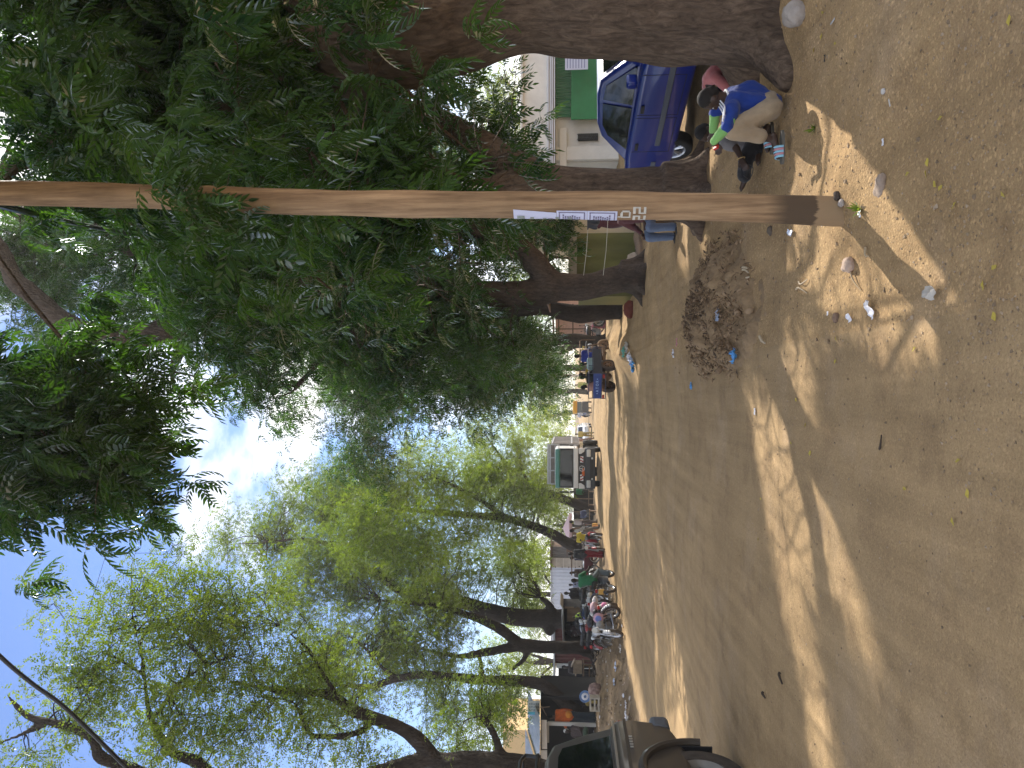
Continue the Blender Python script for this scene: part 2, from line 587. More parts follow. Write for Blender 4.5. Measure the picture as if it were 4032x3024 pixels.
# ------------------------------------------------------------------ trees
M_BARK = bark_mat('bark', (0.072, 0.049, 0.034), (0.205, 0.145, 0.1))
M_BARKD = bark_mat('bark_shaded', (0.022, 0.017, 0.014), (0.062, 0.048, 0.038))  # shade of the backlit trunks put into a darker bark colour
M_BARKM = bark_mat('bark_half_shaded', (0.042, 0.031, 0.024), (0.12, 0.088, 0.064))  # part of the backlit limb's darkness put into the bark colour
M_LEAF_R = leaf_mat('leaf_shade', (0.008, 0.024, 0.01), (0.05, 0.088, 0.021), (1.0, 1.3, 0.3), 0.42, .36)  # crowns seen from their shaded side: shade put into the leaf colour
M_LEAF_L = leaf_mat('leaf_light', (0.034, 0.06, 0.009), (0.16, 0.2, 0.03), (0.95, 1.05, 0.32), 0.5, .22)  # side-lit crowns: sun put into a lighter copy of the leaf
M_LEAF_Y = leaf_mat('leaf_yellow', (0.06, 0.1, 0.01), (0.24, 0.28, 0.035), (1, 1.05, 0.25), 0.5, .22)  # sunlit backdrop crowns: sun put into a brighter, yellower leaf

def leaflet(L, W, curve, lod):
    """A sickle-shaped pointed leaflet along +x, flat in xy, folded on its midrib."""
    if lod >= 2:
        V = [(0, 0, 0), (0.42 * L, W / 2, 0.0), (L, curve * L, -0.12 * L), (0.42 * L, -W / 2, 0.0)]
        return np.array(V), np.array([(0, 3, 2, 1)])
    f = 0.16 * W
    def c(t): return curve * L * t * t
    B = (0, 0, 0); M = (0.45 * L, c(.45), -f); T = (L, c(1), -0.1 * L)
    V = [B, M, T]
    for sgn in (1, -1):
        V += [(0.1 * L, c(.1) + sgn * W * 0.26, f * 0.6), (0.36 * L, c(.36) + sgn * W * 0.5, f), (0.72 * L, c(.72) + sgn * W * 0.3, -0.03 * L)]
    F = [(0, 1, 4, 3), (1, 2, 5, 4), (0, 6, 7, 1), (1, 7, 8, 2)]
    return np.array(V), np.array(F)

def frond(r, az, el, L, droop, pairs, lod, wid=1.0):
    """One compound leaf: a drooping rachis with leaflets in pairs."""
    V = []; F = []; off = 0
    pos = np.zeros(3); n = pairs + 1
    st = L / n
    e = el
    horiz = np.array([math.cos(az), math.sin(az), 0.0])
    sidev = np.array([-math.sin(az), math.cos(az), 0.0])
    pts = [pos.copy()]
    for k in range(n):
        tan = horiz * math.cos(e) + np.array([0, 0, 1]) * math.sin(e)
        nor = -horiz * math.sin(e) + np.array([0, 0, 1]) * math.cos(e)
        pos = pos + tan * st
        pts.append(pos.copy())
        t = (k + 1) / n
        for s in (1, -1) if k < n - 1 else (0,):
            if k == 0 and lod >= 1: continue
            a = R(62 - 22 * t) * s
            d = tan * math.cos(a) + sidev * math.sin(a) - nor * 0.28
            d /= np.linalg.norm(d)
            sv = np.cross(nor, d); sv /= np.linalg.norm(sv)
            nv = np.cross(d, sv)
            ll = L * (0.30 - 0.08 * abs(t - 0.45)) * r.uniform(.85, 1.1)
            lv, lf = leaflet(ll, ll * (0.27 if lod < 2 else 0.36) * wid, -0.18 * s if s else 0, lod)
            w = pos - tan * (st * 0.25 * (s > 0)) + lv[:, :1] * d + lv[:, 1:2] * sv + lv[:, 2:3] * nv
            V.append(w); F.append(lf + off); off += len(w)
        e -= droop / n
    if lod < 2:      # rachis as a thin ribbon
        w = 0.0022
        for a, b in zip(pts[:-1], pts[1:]):
            q = np.array([a - sidev * w, a + sidev * w, b + sidev * w, b - sidev * w])
            V.append(q); F.append(np.array([(0, 1, 2, 3)]) + off); off += 4
    return np.concatenate(V), np.concatenate(F)

def sprig(seed, lod, hang=0.0):
    """A shoot tip with its rosette of compound leaves."""
    r = random.Random(seed)
    nf = {0: 9, 1: 8, 2: 8, 3: 6, 4: 8}[lod]
    pairs = {0: 6, 1: 5, 2: 4, 3: 3, 4: 3}[lod]
    V = []; F = []; off = 0
    for k in range(nf):
        az = 2 * math.pi * (k * 0.381 + r.uniform(-.06, .06)) * 1.0
        el = R(r.uniform(-30, 55)) - hang
        L = r.uniform(0.24, 0.36)
        if lod in (2, 3): L *= 1.1
        dr = r.uniform(35, 80)
        if lod == 4: L *= .8; el = R(r.uniform(-35, 70)); dr = r.uniform(15, 45)
        v, f = frond(r, az, el, L, R(dr), pairs, lod, 1.22 if lod < 2 else (1.0 if lod == 2 else 1.55))
        base = np.array([r.uniform(-.03, .03), r.uniform(-.03, .03), -0.16 * k / nf + 0.08])
        V.append(v + base); F.append(f + off); off += len(v)
    return np.concatenate(V), np.concatenate(F)

TEMPL = {(l, h): [sprig(100 * l + 10 * h + k, l, R(35) * h) for k in range(6)] for l in (0, 1, 2, 3, 4) for h in (0, 1)}

# Places where the sun comes through the canopy: (p0, p1, half width at p0, at p1) on the ground
STREAKS = []
def streak_px(a, b, w0, w1):
    A, B = G(*a), G(*b)
    STREAKS.append((A.x, A.y, B.x, B.y, w0, w1))
def streak_line(pts, ws):
    for (a, b), (w0, w1) in zip(zip(pts[:-1], pts[1:]), zip(ws[:-1], ws[1:])):
        streak_px(a, b, w0, w1)
streak_line([(1432, 2967), (1248, 3013), (1065, 3059), (835, 3100), (651, 3133), (468, 3169), (238, 3215), (9, 3261)], [-.05, .04, .09, .1, .1, .08, .06, .06])
streak_line([(1506, 3087), (1340, 3151), (1175, 3197), (1019, 3270), (808, 3307), (624, 3362), (468, 3417), (312, 3473)], [-.04, -.05, -.07, -.08, -.09, -.08, -.1, -.2])
streak_line([(2655, 3190), (2560, 3330), (2480, 3450)], [.14, .3, .12])
streak_line([(2440, 3230), (2330, 3330), (2240, 3420)], [.25, .36, .3])
streak_line([(2240, 3500), (2050, 3600), (1850, 3680)], [.2, .25, .15])
streak_line([(2040, 3330), (1880, 3480), (1760, 3540)], [.1, .12, .08])
streak_line([(1950, 3130), (1800, 3230), (1700, 3250)], [0, .05, 0])
streak_line([(2150, 2680), (2050, 2700)], [.05, .2])
for p0, p1, w0, w1 in (((-7.55, 9), (-7.65, 30), .12, .25), ((-7.7, 30), (-7.9, 48), .45, .6),
                       ((1.0, 18.5), (1.5, 36), .7, .8), ((-5.5, 21.5), (-1.5, 22.6), -.15, -.05), ((-2.5, 27.5), (2.0, 28.5), .5, .9),
                       ((-6.5, 14.0), (-4.2, 15.2), -.2, -.15),
                       ((-6.0, 33), (0.5, 35), .4, .6), ((-8, 50), (1, 52), 2.5, 3), ((-12, 76), (3, 76), 9, 9), ((-15, 110), (8, 110), 14, 14),
                       ((1.9, 9.3), (3.4, 8.6), .1, .25), ((-12, 42), (-8.5, 46), 1.2, 1.5)):
    STREAKS.append((*p0, *p1, w0, w1))
STK = np.array(STREAKS)

def in_streak(p, margin):
    """p (n,3): True where the point would shade one of the sunlit places."""
    g = p[:, :2] - np.array(SUN_DIR)[None, :2] * (p[:, 2:3] / SUN_DIR.z)
    hit = np.zeros(len(p), bool)
    for x0, y0, x1, y1, w0, w1 in STK:
        d = np.array([x1 - x0, y1 - y0]); L2 = d @ d
        t = np.clip(((g - (x0, y0)) @ d) / L2, 0, 1)
        q = g - (np.array([x0, y0]) + t[:, None] * d)
        hit |= np.hypot(q[:, 0], q[:, 1]) < (w0 + (w1 - w0) * t + margin)
    return hit

def leaf_cloud(pts, lod, seed, scale=(0.85, 1.25), tilt=28, hang=0):
    r = np.random.RandomState(seed)
    n = len(pts)
    which = r.randint(0, 6, n)
    Vs = []; Fs = []; off = 0
    for k in range(6):
        tv, tf = TEMPL[(lod, hang)][k]
        p = pts[which == k]
        if not len(p): continue
        m = len(p)
        s = r.uniform(scale[0], scale[1], m)
        az = r.uniform(0, 2 * np.pi, m)
        tl = np.radians(np.abs(r.normal(0, tilt, m)).clip(0, 75)); td = r.uniform(0, 2 * np.pi, m)
        ca, sa = np.cos(az), np.sin(az)
        Rz = np.zeros((m, 3, 3)); Rz[:, 0, 0] = ca; Rz[:, 0, 1] = -sa; Rz[:, 1, 0] = sa; Rz[:, 1, 1] = ca; Rz[:, 2, 2] = 1
        ax = np.stack([np.cos(td), np.sin(td), np.zeros(m)], 1)
        K = np.zeros((m, 3, 3)); K[:, 0, 2] = ax[:, 1]; K[:, 1, 2] = -ax[:, 0]; K[:, 2, 0] = -ax[:, 1]; K[:, 2, 1] = ax[:, 0]
        I = np.eye(3)[None]
        Rt = I + np.sin(tl)[:, None, None] * K + (1 - np.cos(tl))[:, None, None] * (K @ K)
        M = Rt @ Rz * s[:, None, None]
        V = np.einsum('mij,vj->mvi', M, tv) + p[:, None, :]
        F = tf[None] + (np.arange(m) * len(tv))[:, None, None] + off
        Vs.append(V.reshape(-1, 3)); Fs.append(F.reshape(-1, 4)); off += m * len(tv)
    return np.concatenate(Vs), np.concatenate(Fs)

def BL(u, v, y, ru, rv, ry=None, dens=1.0):
    """A foliage mass: centre and radii read off the photo at distance y."""
    k = y / FPX
    return (P(u, v, y), (ru * k, ry if ry else 0.5 * (ru + rv) * k, rv * k), dens)
def BW(x, y, z, rx, ry, rz, dens=1.0):
    return (Vector((x, y, z)), (rx, ry, rz), dens)

TREE_STATS = []
def tree(name, label, base, limbs, blobs, lod, leafm, barkm, layers=4.0, seed=1, voxel=0.05, group=None, rs=0.34, scale=(0.85, 1.25), clump=0.55, twigs=True, disp=(0.03, 3.0), cull=True, extra=None, hang=0, tilt=28):
    """limbs: [(points, radii)] in world space; blobs: foliage masses."""
    T = thing(name, label, 'tree', base, 0, group)
    B = Vector(base)
    r = np.random.RandomState(seed)
    mb = MB()
    nodes = []
    for pts, rad in limbs:
        p2, r2 = smooth_path(pts, rad)
        mb.tube([p - B for p in p2], r2, 12)
        nodes += list(zip(p2, r2))
    NP = np.array([tuple(p) for p, _ in nodes])
    allp = []
    tw = MB()
    for c, rad, dens in blobs:
        n = int(layers * dens * max(0.3, (rad[0] * rad[2] + rad[0] * rad[1] + rad[1] * rad[2]) / 3) / (rs * rs * 0.8)) + 2
        nc = max(2, int(n / 16))
        def ball(m, pw):
            d = r.normal(size=(m, 3)); d /= np.linalg.norm(d, axis=1)[:, None]
            return d * (r.uniform(0, 1, m) ** pw)[:, None]
        cc = ball(nc, 0.45) * np.array(rad) * 0.92 + np.array(c)
        pick = r.randint(0, nc, n)
        sp = cc[pick] + r.normal(size=(n, 3)) * clump * np.array([1, 1, 0.75])
        allp.append(sp)
        if twigs and len(NP):
            for q in range(nc):
                d = np.linalg.norm(NP - cc[q], axis=1)
                j = int(np.argmin(d + np.where(NP[:, 2] > cc[q][2] + 1.0, 1.5, 0)))
                a = Vector(NP[j]); e = Vector(cc[q])
                L = (e - a).length
                if 0.2 < L < 2.6:
                    mid = a.lerp(e, 0.5) + Vector((r.normal(), r.normal(), abs(r.normal()) + .3)) * 0.13 * L
                    r0 = min(nodes[j][1] * 0.55, 0.012 + 0.011 * L)
                    pp, rr = smooth_path([a, a.lerp(mid, .5) + Vector(r.normal(size=3)) * .05 * L, mid, mid.lerp(e, .5) + Vector(r.normal(size=3)) * .05 * L, e], [r0, r0 * .8, r0 * .6, r0 * .45, 0.007], 2)
                    tw.tube([p - B for p in pp], rr, 5)
                idx = np.where(pick == q)[0][:6]
                for i in idx:
                    b = Vector(sp[i])
                    tw.tube([e - B, e.lerp(b, .5) - B + Vector(r.normal(size=3)) * .05, b - B], [0.007, 0.005, 0.003], 3, cap=False)
    pts = np.concatenate(allp) if allp else np.zeros((0, 3))
    if extra is not None:
        pts = np.concatenate([pts, np.array([tuple(p) for p in extra])])
    if cull:
        pts = pts[~in_streak(pts, 0.5)]
    pts = pts[pts[:, 2] > 0.4]
    V, F = leaf_cloud(pts, lod, seed, scale, tilt, hang)
    V = V - np.array(base)
    if len(mb.v):
        o = remesh('trunk', mb, voxel, barkm, T, 3, disp)
        if len(tw.v):
            t2 = tw.mesh('twigs', barkm, 60)
            bm = bmesh.new(); bm.from_mesh(o.data); bm.from_mesh(t2); bm.to_mesh(o.data); bm.free()
            bpy.data.meshes.remove(t2)
    c_ = bpy.data.objects.new('crown', np_mesh('crown', V, F, leafm))
    COL.objects.link(c_); c_.parent = T
    TREE_STATS.append((name, len(pts), len(F)))
    return T

def smooth_path(pts, rad, sub=4):
    """Catmull-Rom through the points, radii interpolated."""
    pts = [Vector(p) for p in pts]
    if len(pts) < 3: return pts, list(rad)
    o = []; q = []
    n = len(pts)
    for i in range(n - 1):
        p0 = pts[max(0, i - 1)]; p1 = pts[i]; p2 = pts[i + 1]; p3 = pts[min(n - 1, i + 2)]
        for k in range(sub):
            t = k / sub
            o.append(0.5 * ((2 * p1) + (p2 - p0) * t + (2 * p0 - 5 * p1 + 4 * p2 - p3) * t * t + (3 * p1 - p0 - 3 * p2 + p3) * t ** 3))
            q.append(rad[i] * (1 - t) + rad[i + 1] * t)
    o.append(pts[-1]); q.append(rad[-1])
    return o, q

def limb_px(seq, ws):
    """Limb through photo points (u, v, y); ws: widths in photo pixels."""
    return [P(u, v, y) for u, v, y in seq], [w * 0.5 * s[2] / FPX for w, s in zip(ws, seq)]

def roots(base, r, n, seed, lift=0.35):
    rr = random.Random(seed); out = []
    for k in range(n):
        a = 2 * math.pi * k / n + rr.uniform(-.3, .3)
        d = Vector((math.cos(a), math.sin(a), 0))
        L = r * rr.uniform(1.35, 1.9)
        p2 = base + d * L
        out.append(([base + Vector((0, 0, lift * 1.9)) + d * r * .45, base + Vector((0, 0, lift * .55)) + d * r * .8, Vector((p2.x, p2.y, H(p2.x, p2.y) - .04))], [r * .5, r * .36, r * .14]))
    return out

# --- the nearest tree, its trunk running out of the right edge
b1 = Vector((3.2, 6.0, 0.0))
near_limbs = [([b1 + Vector((0, 0, -.3)), b1 + Vector((-.02, 0, .5)), b1 + Vector((0.02, 0, 1.4)), b1 + Vector((0.04, .05, 2.1)), Vector((3.0, 6.1, 2.9)), Vector((2.85, 6.3, 3.6))], [.8, .68, .62, .6, .56, .46]),
              ([Vector((2.95, 6.1, 3.2)), Vector((2.7, 6.3, 4.0)), Vector((2.5, 6.7, 5.0)), Vector((2.45, 6.9, 6.2)), Vector((1.7, 6.9, 7.6))], [.3, .22, .15, .1, .05]),
              ([Vector((2.9, 6.2, 3.2)), Vector((3.5, 6.0, 4.2)), Vector((3.9, 5.2, 5.4)), Vector((3.4, 4.0, 6.6))], [.34, .2, .12, .06]),
              ([Vector((3.2, 6.2, 3.2)), Vector((4.4, 6.8, 4.2)), Vector((5.6, 7.6, 5.4))], [.34, .24, .12])]
near_limbs += roots(b1, .72, 7, 3)
near_blobs = [BL(2480, 1420, 5.6, 260, 230, .5, .8), BL(2700, 1050, 5.6, 260, 240, .5, .8), BL(2230, 1680, 7.0, 170, 170, .5, .8), BL(2150, 1350, 6.4, 180, 200, .5, .7), BL(2330, 1880, 7.4, 150, 110, .4, .7), BL(2750, 350, 6.2, 420, 380), BL(2520, 260, 6.6, 260, 300), BL(1380, 120, 6.6, 180, 190), BL(1360, 130, 6.6, 200, 190), BL(1150, 110, 6.6, 150, 110),
              BL(1230, 380, 6.6, 150, 150, .7), BL(1290, 400, 6.8, 170, 190, .8), BL(2820, 900, 6.6, 330, 330), BL(2500, 700, 7.2, 300, 260),
              BL(2900, 1250, 6.6, 180, 230), BL(2600, 1250, 7.6, 280, 260), BL(2590, 1640, 7.4, 150, 140, .7), BL(2380, 1050, 7.8, 250, 220),
              BW(4.8, 6.5, 6.0, 2.2, 2.6, 1.6, .8), BW(4.2, 9.5, 7.0, 2.2, 2.0, 1.5, .7), BW(5.8, 11, 7.5, 2.4, 2.4, 1.5, .7), BW(2.6, 3.2, 6.0, 1.7, 1.5, .9, .7),
              BW(0.8, 2.6, 6.2, 1.6, 1.4, .7, .6), BW(3.6, 1.2, 5.6, 1.8, 1.8, .9, .5)]
hang_near = [P(u, v, y) for u, v, y in ((2290, 600, 4.2), (2240, 690, 4.2), (2310, 730, 4.3), (2225, 800, 4.25), (2120, 830, 4.4), (2080, 930, 4.6), (2010, 700, 4.8), (2450, 560, 4.6), (2560, 700, 4.8), (2520, 420, 4.8), (2680, 250, 4.6), (2820, 200, 4.4), (2600, 300, 4.4),
             (2420, 1600, 5.6), (2390, 1500, 5.8), (2690, 1690, 5.2), (2880, 1480, 5.0), (2430, 1930, 7.6), (2380, 2020, 8.0), (2340, 2040, 7.9))]
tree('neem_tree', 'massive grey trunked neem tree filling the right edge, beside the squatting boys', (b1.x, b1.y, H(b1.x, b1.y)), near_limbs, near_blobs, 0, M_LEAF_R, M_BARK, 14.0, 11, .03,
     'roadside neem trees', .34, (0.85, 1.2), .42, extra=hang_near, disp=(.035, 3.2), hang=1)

# --- second tree, half behind the pole
b2 = G(2300, 2772); b2 = Vector((2.36, 9.4, H(2.36, 9.4)))
l2 = [([b2 + Vector((0, 0, -.2)), P(2268, 2600, 9.4), P(2272, 2350, 9.4), P(2285, 2180, 9.4), P(2305, 2080, 9.4)], [.38, .3, .275, .28, .29]),
      ([P(2310, 2100, 9.4), P(2390, 1980, 9.5), P(2450, 1890, 9.7), P(2560, 1700, 10), P(2650, 1400, 10.3)], [.26, .22, .2, .15, .08]),
      ([P(2310, 2110, 9.4), P(2260, 1950, 9.3), P(2240, 1700, 9.2), P(2300, 1350, 9.3), P(2280, 900, 9.5)], [.27, .22, .2, .16, .08]),
      ([P(2240, 1700, 9.2), P(2130, 1500, 9.4), P(2020, 1300, 9.8), P(1900, 1180, 10)], [.15, .12, .1, .05])] + roots(b2, .38, 6, 5, .25)
tree('neem_tree', 'forked neem tree standing directly behind the wooden pole, beside the blue car', tuple(b2), l2,
     [BL(2450, 1750, 9.6, 330, 200), BL(2200, 1600, 9.4, 300, 260), BL(2600, 1300, 10, 300, 330), BL(2250, 1200, 9.6, 320, 280), BL(1980, 1350, 9.8, 260, 280), BL(2050, 1750, 9.6, 230, 200),
      BL(2120, 2000, 19.5, 150, 110), BL(2420, 1900, 10.4, 130, 80, .6), BL(2350, 800, 10, 330, 280), BL(2000, 950, 10, 260, 260), BL(2720, 850, 10.5, 330, 330), BL(2100, 2140, 19.5, 110, 80, .5),
      BW(4.6, 11.5, 5.0, 1.6, 1.8, 1.3, .8), BW(6.4, 13.5, 5.5, 2.0, 2, 1.4, .8), BW(5.2, 10, 4.4, 1.2, 1.3, .8, .6)], 1, M_LEAF_R, M_BARK, 12, 12, .03, 'roadside neem trees', .34, (0.85, 1.25), .45, disp=(.025, 3.5))

# --- third tree, the one that forks into two thick limbs
b3 = Vector((2.42, 17.2, H(2.42, 17.2)))
l3 = [([b3 + Vector((0, 0, -.2)), P(1925, 2440, 17.2), P(1898, 2330, 17.2), P(1893, 2240, 17.2), P(1900, 2150, 17.2)], [.42, .36, .33, .36, .4]),
      ([P(1910, 2170, 17.2), P(1972, 2120, 17.1), P(2040, 2060, 17), P(2090, 1980, 16.9), P(2120, 1870, 16.8), P(2160, 1700, 16.6), P(2260, 1500, 16.4)], [.33, .31, .27, .24, .21, .15, .08]),
      ([P(1890, 2180, 17.2), P(1868, 2080, 17.2), P(1865, 1950, 17.2), P(1880, 1800, 17), P(1870, 1500, 16.5), P(1840, 1200, 16), P(1800, 950, 15.5), P(1785, 800, 15), P(1735, 690, 14.6), P(1703, 560, 14.4), P(1703, 434, 14.2), P(1714, 325, 14), P(1779, 217, 14), P(1855, 136, 14), P(1926, 54, 14), P(2045, 0, 14), P(2200, -120, 14)],
       [.34, .3, .28, .26, .24, .23, .22, .22, .24, .23, .22, .21, .2, .18, .16, .15, .1]),
      ([P(1785, 800, 15), P(1690, 740, 15), P(1600, 690, 15.2), P(1545, 680, 15.4), P(1470, 690, 15.5)], [.16, .15, .12, .07, .04]),
      ([P(1703, 540, 14.4), P(1660, 560, 14.3), P(1630, 520, 14.2)], [.14, .1, .05]),
      ([P(1850, 1250, 16), P(1960, 1000, 15.6), P(2000, 800, 15.4), P(2012, 722, 15.2), P(2020, 590, 15), P(2030, 515, 15), P(2080, 477, 15), P(2180, 480, 15), P(2300, 500, 15)], [.18, .16, .15, .15, .15, .15, .14, .13, .08]),
      ([P(2060, 490, 15), P(2130, 400, 15), P(2220, 310, 15), P(2330, 200, 15)], [.12, .1, .09, .06]),
      ([P(1870, 1500, 16.5), P(1740, 1350, 16.5), P(1600, 1250, 16.8), P(1480, 1150, 17)], [.16, .13, .09, .05])] + roots(b3, .42, 6, 7, .25)
tree('neem_tree', 'thick neem tree forking into two heavy limbs, in front of the olive kiosk wall', tuple(b3), [(p_, [q_ * (.88 if i_ != 2 else 1.05) for q_ in r_]) for i_, (p_, r_) in enumerate(l3)],
     [BL(1700, 1250, 16.5, 260, 260), BL(1900, 1550, 17, 280, 260), BL(1650, 1600, 17, 240, 260), BL(1980, 1100, 16, 260, 260), BL(1560, 1000, 16.5, 170, 150, None, .9), BL(1800, 1000, 16, 200, 160), BL(1760, 1880, 17, 220, 170),
      BL(2150, 1850, 17, 170, 170), BL(1990, 1990, 18, 120, 100, None, .6), BL(1640, 1950, 17.5, 150, 130), BL(2130, 1400, 16.6, 220, 240), BL(1860, 800, 15.4, 100, 90, None, .8),
      BL(1830, 420, 15.5, 230, 260, None, .3), BL(2080, 250, 15, 210, 250, None, .35), BL(2120, 600, 15.5, 200, 200, None, .7), BL(1600, 380, 15, 130, 200, None, .35), BL(1900, 660, 16, 160, 110, None, .5), BL(1800, 80, 14.5, 250, 130, None, .25), BL(2100, 2150, 19, 130, 80, 1.0, .5),
      BL(2030, 200, 16.6, 170, 170, 1.2, .8), BL(1950, 40, 17, 200, 140, 1.2, .8), BL(1860, 480, 17.5, 130, 150, 1.0, .55), BW(2.9, 17.5, 14.5, 1.8, 1.8, 1.2, .8),  # foliage masses added toward the sun to darken the long limb
     BW(2.5, 14.8, 8.3, 2.4, 2.0, 1.6, .8), BW(4.8, 17.5, 9.5, 3, 2.5, 2, .9), BW(3.4, 12.2, 6.4, 1.8, 1.8, 1.3, .8), BW(7.5, 17, 10.5, 3, 3, 2, .8),  # foliage masses added to thicken the shade on the road
      BW(5.5, 19, 8, 2.6, 2.6, 2.2, .9), BW(8, 20, 8.5, 2.8, 2.6, 2.4, .9), BW(6.5, 16.5, 7, 2, 2, 1.6, .8), BW(7.5, 24, 9.5, 3, 2.6, 2.4, .9), BW(4.5, 15, 10, 2.4, 2.4, 2, .7)],
     1, M_LEAF_R, M_BARKM, 10.5, 13, .045, 'roadside neem trees', .34, (0.9, 1.35), .5, disp=(.03, 3))

# --- fourth and fifth, further along the right side
b4 = Vector((2.45, 24.6, H(2.45, 24.6)))
l4 = [([b4 + Vector((0, 0, -.2)), P(1800, 2380, 24.6), P(1788, 2280, 24.6), P(1800, 2200, 24.6), P(1815, 2130, 24.6), P(1790, 1950, 24.5), P(1740, 1750, 24), P(1700, 1500, 24)], [.36, .31, .3, .27, .26, .23, .18, .1]),
      ([P(1790, 1950, 24.5), P(1690, 1800, 24), P(1590, 1650, 24), P(1500, 1500, 24)], [.16, .13, .1, .05])] + roots(b4, .36, 5, 9, .2)
tree('neem_tree', 'dark leaning neem trunk just behind the forked tree, brown cloth at its foot', tuple(b4), l4,
     [BL(1560, 1450, 24, 170, 170), BL(1480, 1700, 24.5, 150, 170), BL(1650, 1750, 24.5, 180, 180), BL(1420, 1350, 24, 110, 130, None, .7), BL(1500, 1950, 25, 130, 140), BL(1640, 2030, 25, 150, 130), BL(1450, 1130, 24, 100, 110, None, .5), BL(1740, 2080, 26, 90, 70, None, .7), BL(1560, 2130, 26, 110, 70, None, .9),
      BL(1560, 1180, 24, 110, 130, None, .7), BW(0, 30, 9.5, 2.5, 3, 1.6, .9), BW(-1.6, 28, 9.2, 1.8, 2.2, 1.3, .8), BW(1.5, 34, 12, 3, 3, 2, .9), BW(3, 31, 13, 3, 3, 2, .9), BW(4.5, 27, 10, 3, 3, 3, 1), BW(7, 29, 9, 3, 3, 3, 1), BW(2.5, 27, 12, 2.5, 3, 2, .8)], 2, M_LEAF_R, M_BARKD, 10, 14, .05, 'roadside neem trees', .36, (1.0, 1.5), .6)  # masses near the road added to shade its left part
b5 = Vector((2.0, 36, H(2.0, 36)))
l5 = [([b5 + Vector((0, 0, -.2)), P(1680, 2330, 36), P(1690, 2260, 36), P(1680, 2180, 36), P(1640, 2050, 36), P(1600, 1900, 36)], [.32, .27, .27, .25, .2, .1])] + roots(b5, .3, 5, 4, .2)
tree('neem_tree', 'shadowy neem tree beyond the cargo tricycle, its crown drooping over it', tuple(b5), l5,
     [BL(1600, 2120, 36, 150, 90), BL(1700, 2000, 36, 170, 140), BL(1500, 2030, 36, 90, 120), BL(1480, 2180, 38, 50, 70, None, .5), BL(1560, 1850, 36, 140, 140), BL(1480, 1880, 36, 70, 110), BL(1650, 2170, 38, 90, 50), BW(0, 40, 12, 3, 3, 2.2, .9), BW(3, 44, 14, 4, 4, 2.5, .9), BW(6, 39, 9, 3.5, 4, 3, 1), BW(9, 36, 8, 3.5, 4, 3, 1)], 2, M_LEAF_R, M_BARKD, 10, 15, .06, 'roadside neem trees', .4, (1.2, 1.8), .7)  # some masses here are also added to shade the road

# --- left side
bL = Vector((-8.9, 16, H(-8.9, 16)))
lL = [([bL + Vector((0.2, 0, -.2)), P(-30, 2160, 16), P(0, 1990, 16), P(20, 1850, 16), P(8, 1760, 16)], [.6, .5, .46, .42, .42]),
      ([P(8, 1790, 16), P(30, 1710, 16), P(89, 1668, 16), P(144, 1601, 16), P(180, 1520, 16), P(206, 1445, 16), P(234, 1379, 16), P(267, 1334, 16), P(295, 1267, 16), P(300, 1139, 16), P(320, 1020, 16), P(340, 900, 16)], [.36, .3, .27, .24, .22, .2, .19, .17, .15, .14, .1, .05]),
      ([P(206, 1445, 16), P(156, 1440, 15.8), P(128, 1362, 15.6), P(126, 1290, 15.6), P(133, 1223, 15.6), P(200, 1189, 15.6), P(261, 1150, 15.6), P(280, 1050, 15.6)], [.13, .13, .11, .11, .1, .1, .08, .04]),
      ([P(40, 1700, 16), P(-60, 1300, 15.5), P(-80, 1000, 15), P(-40, 850, 14.8), P(22, 780, 14.5), P(72, 668, 14.5), P(189, 596, 14.5), P(312, 573, 14.5), P(423, 562, 14.5), P(534, 535, 14.5), P(640, 515, 14.5)], [.28, .24, .22, .2, .17, .15, .11, .09, .08, .06, .03]),
      ([P(189, 596, 14.5), P(240, 640, 14.5), P(330, 700, 14.5), P(390, 790, 14.5), P(430, 890, 14.6), P(450, 1000, 14.8)], [.08, .07, .07, .06, .06, .03]),
      ([P(-80, 1000, 15), P(-60, 700, 14), P(0, 520, 13.5), P(39, 401, 13), P(128, 345, 13), P(184, 195, 13), P(210, 100, 13), P(300, 20, 13)], [.22, .19, .17, .16, .14, .11, .09, .04]),
      ([P(184, 195, 13), P(122, 60, 13), P(80, -60, 13)], [.1, .09, .05]),
      ([P(370, 560, 14.5), P(440, 450, 14.5), P(480, 360, 14.5), P(520, 300, 14.5)], [.06, .05, .04, .02]),
      ([P(0, 1990, 16), P(120, 1950, 16.2), P(184, 1913, 16.4), P(200, 1870, 16.4)], [.18, .15, .13, .1]),
      ([P(267, 1334, 16), P(400, 1255, 16), P(480, 1200, 16), P(560, 1100, 16)], [.1, .09, .07, .03])]
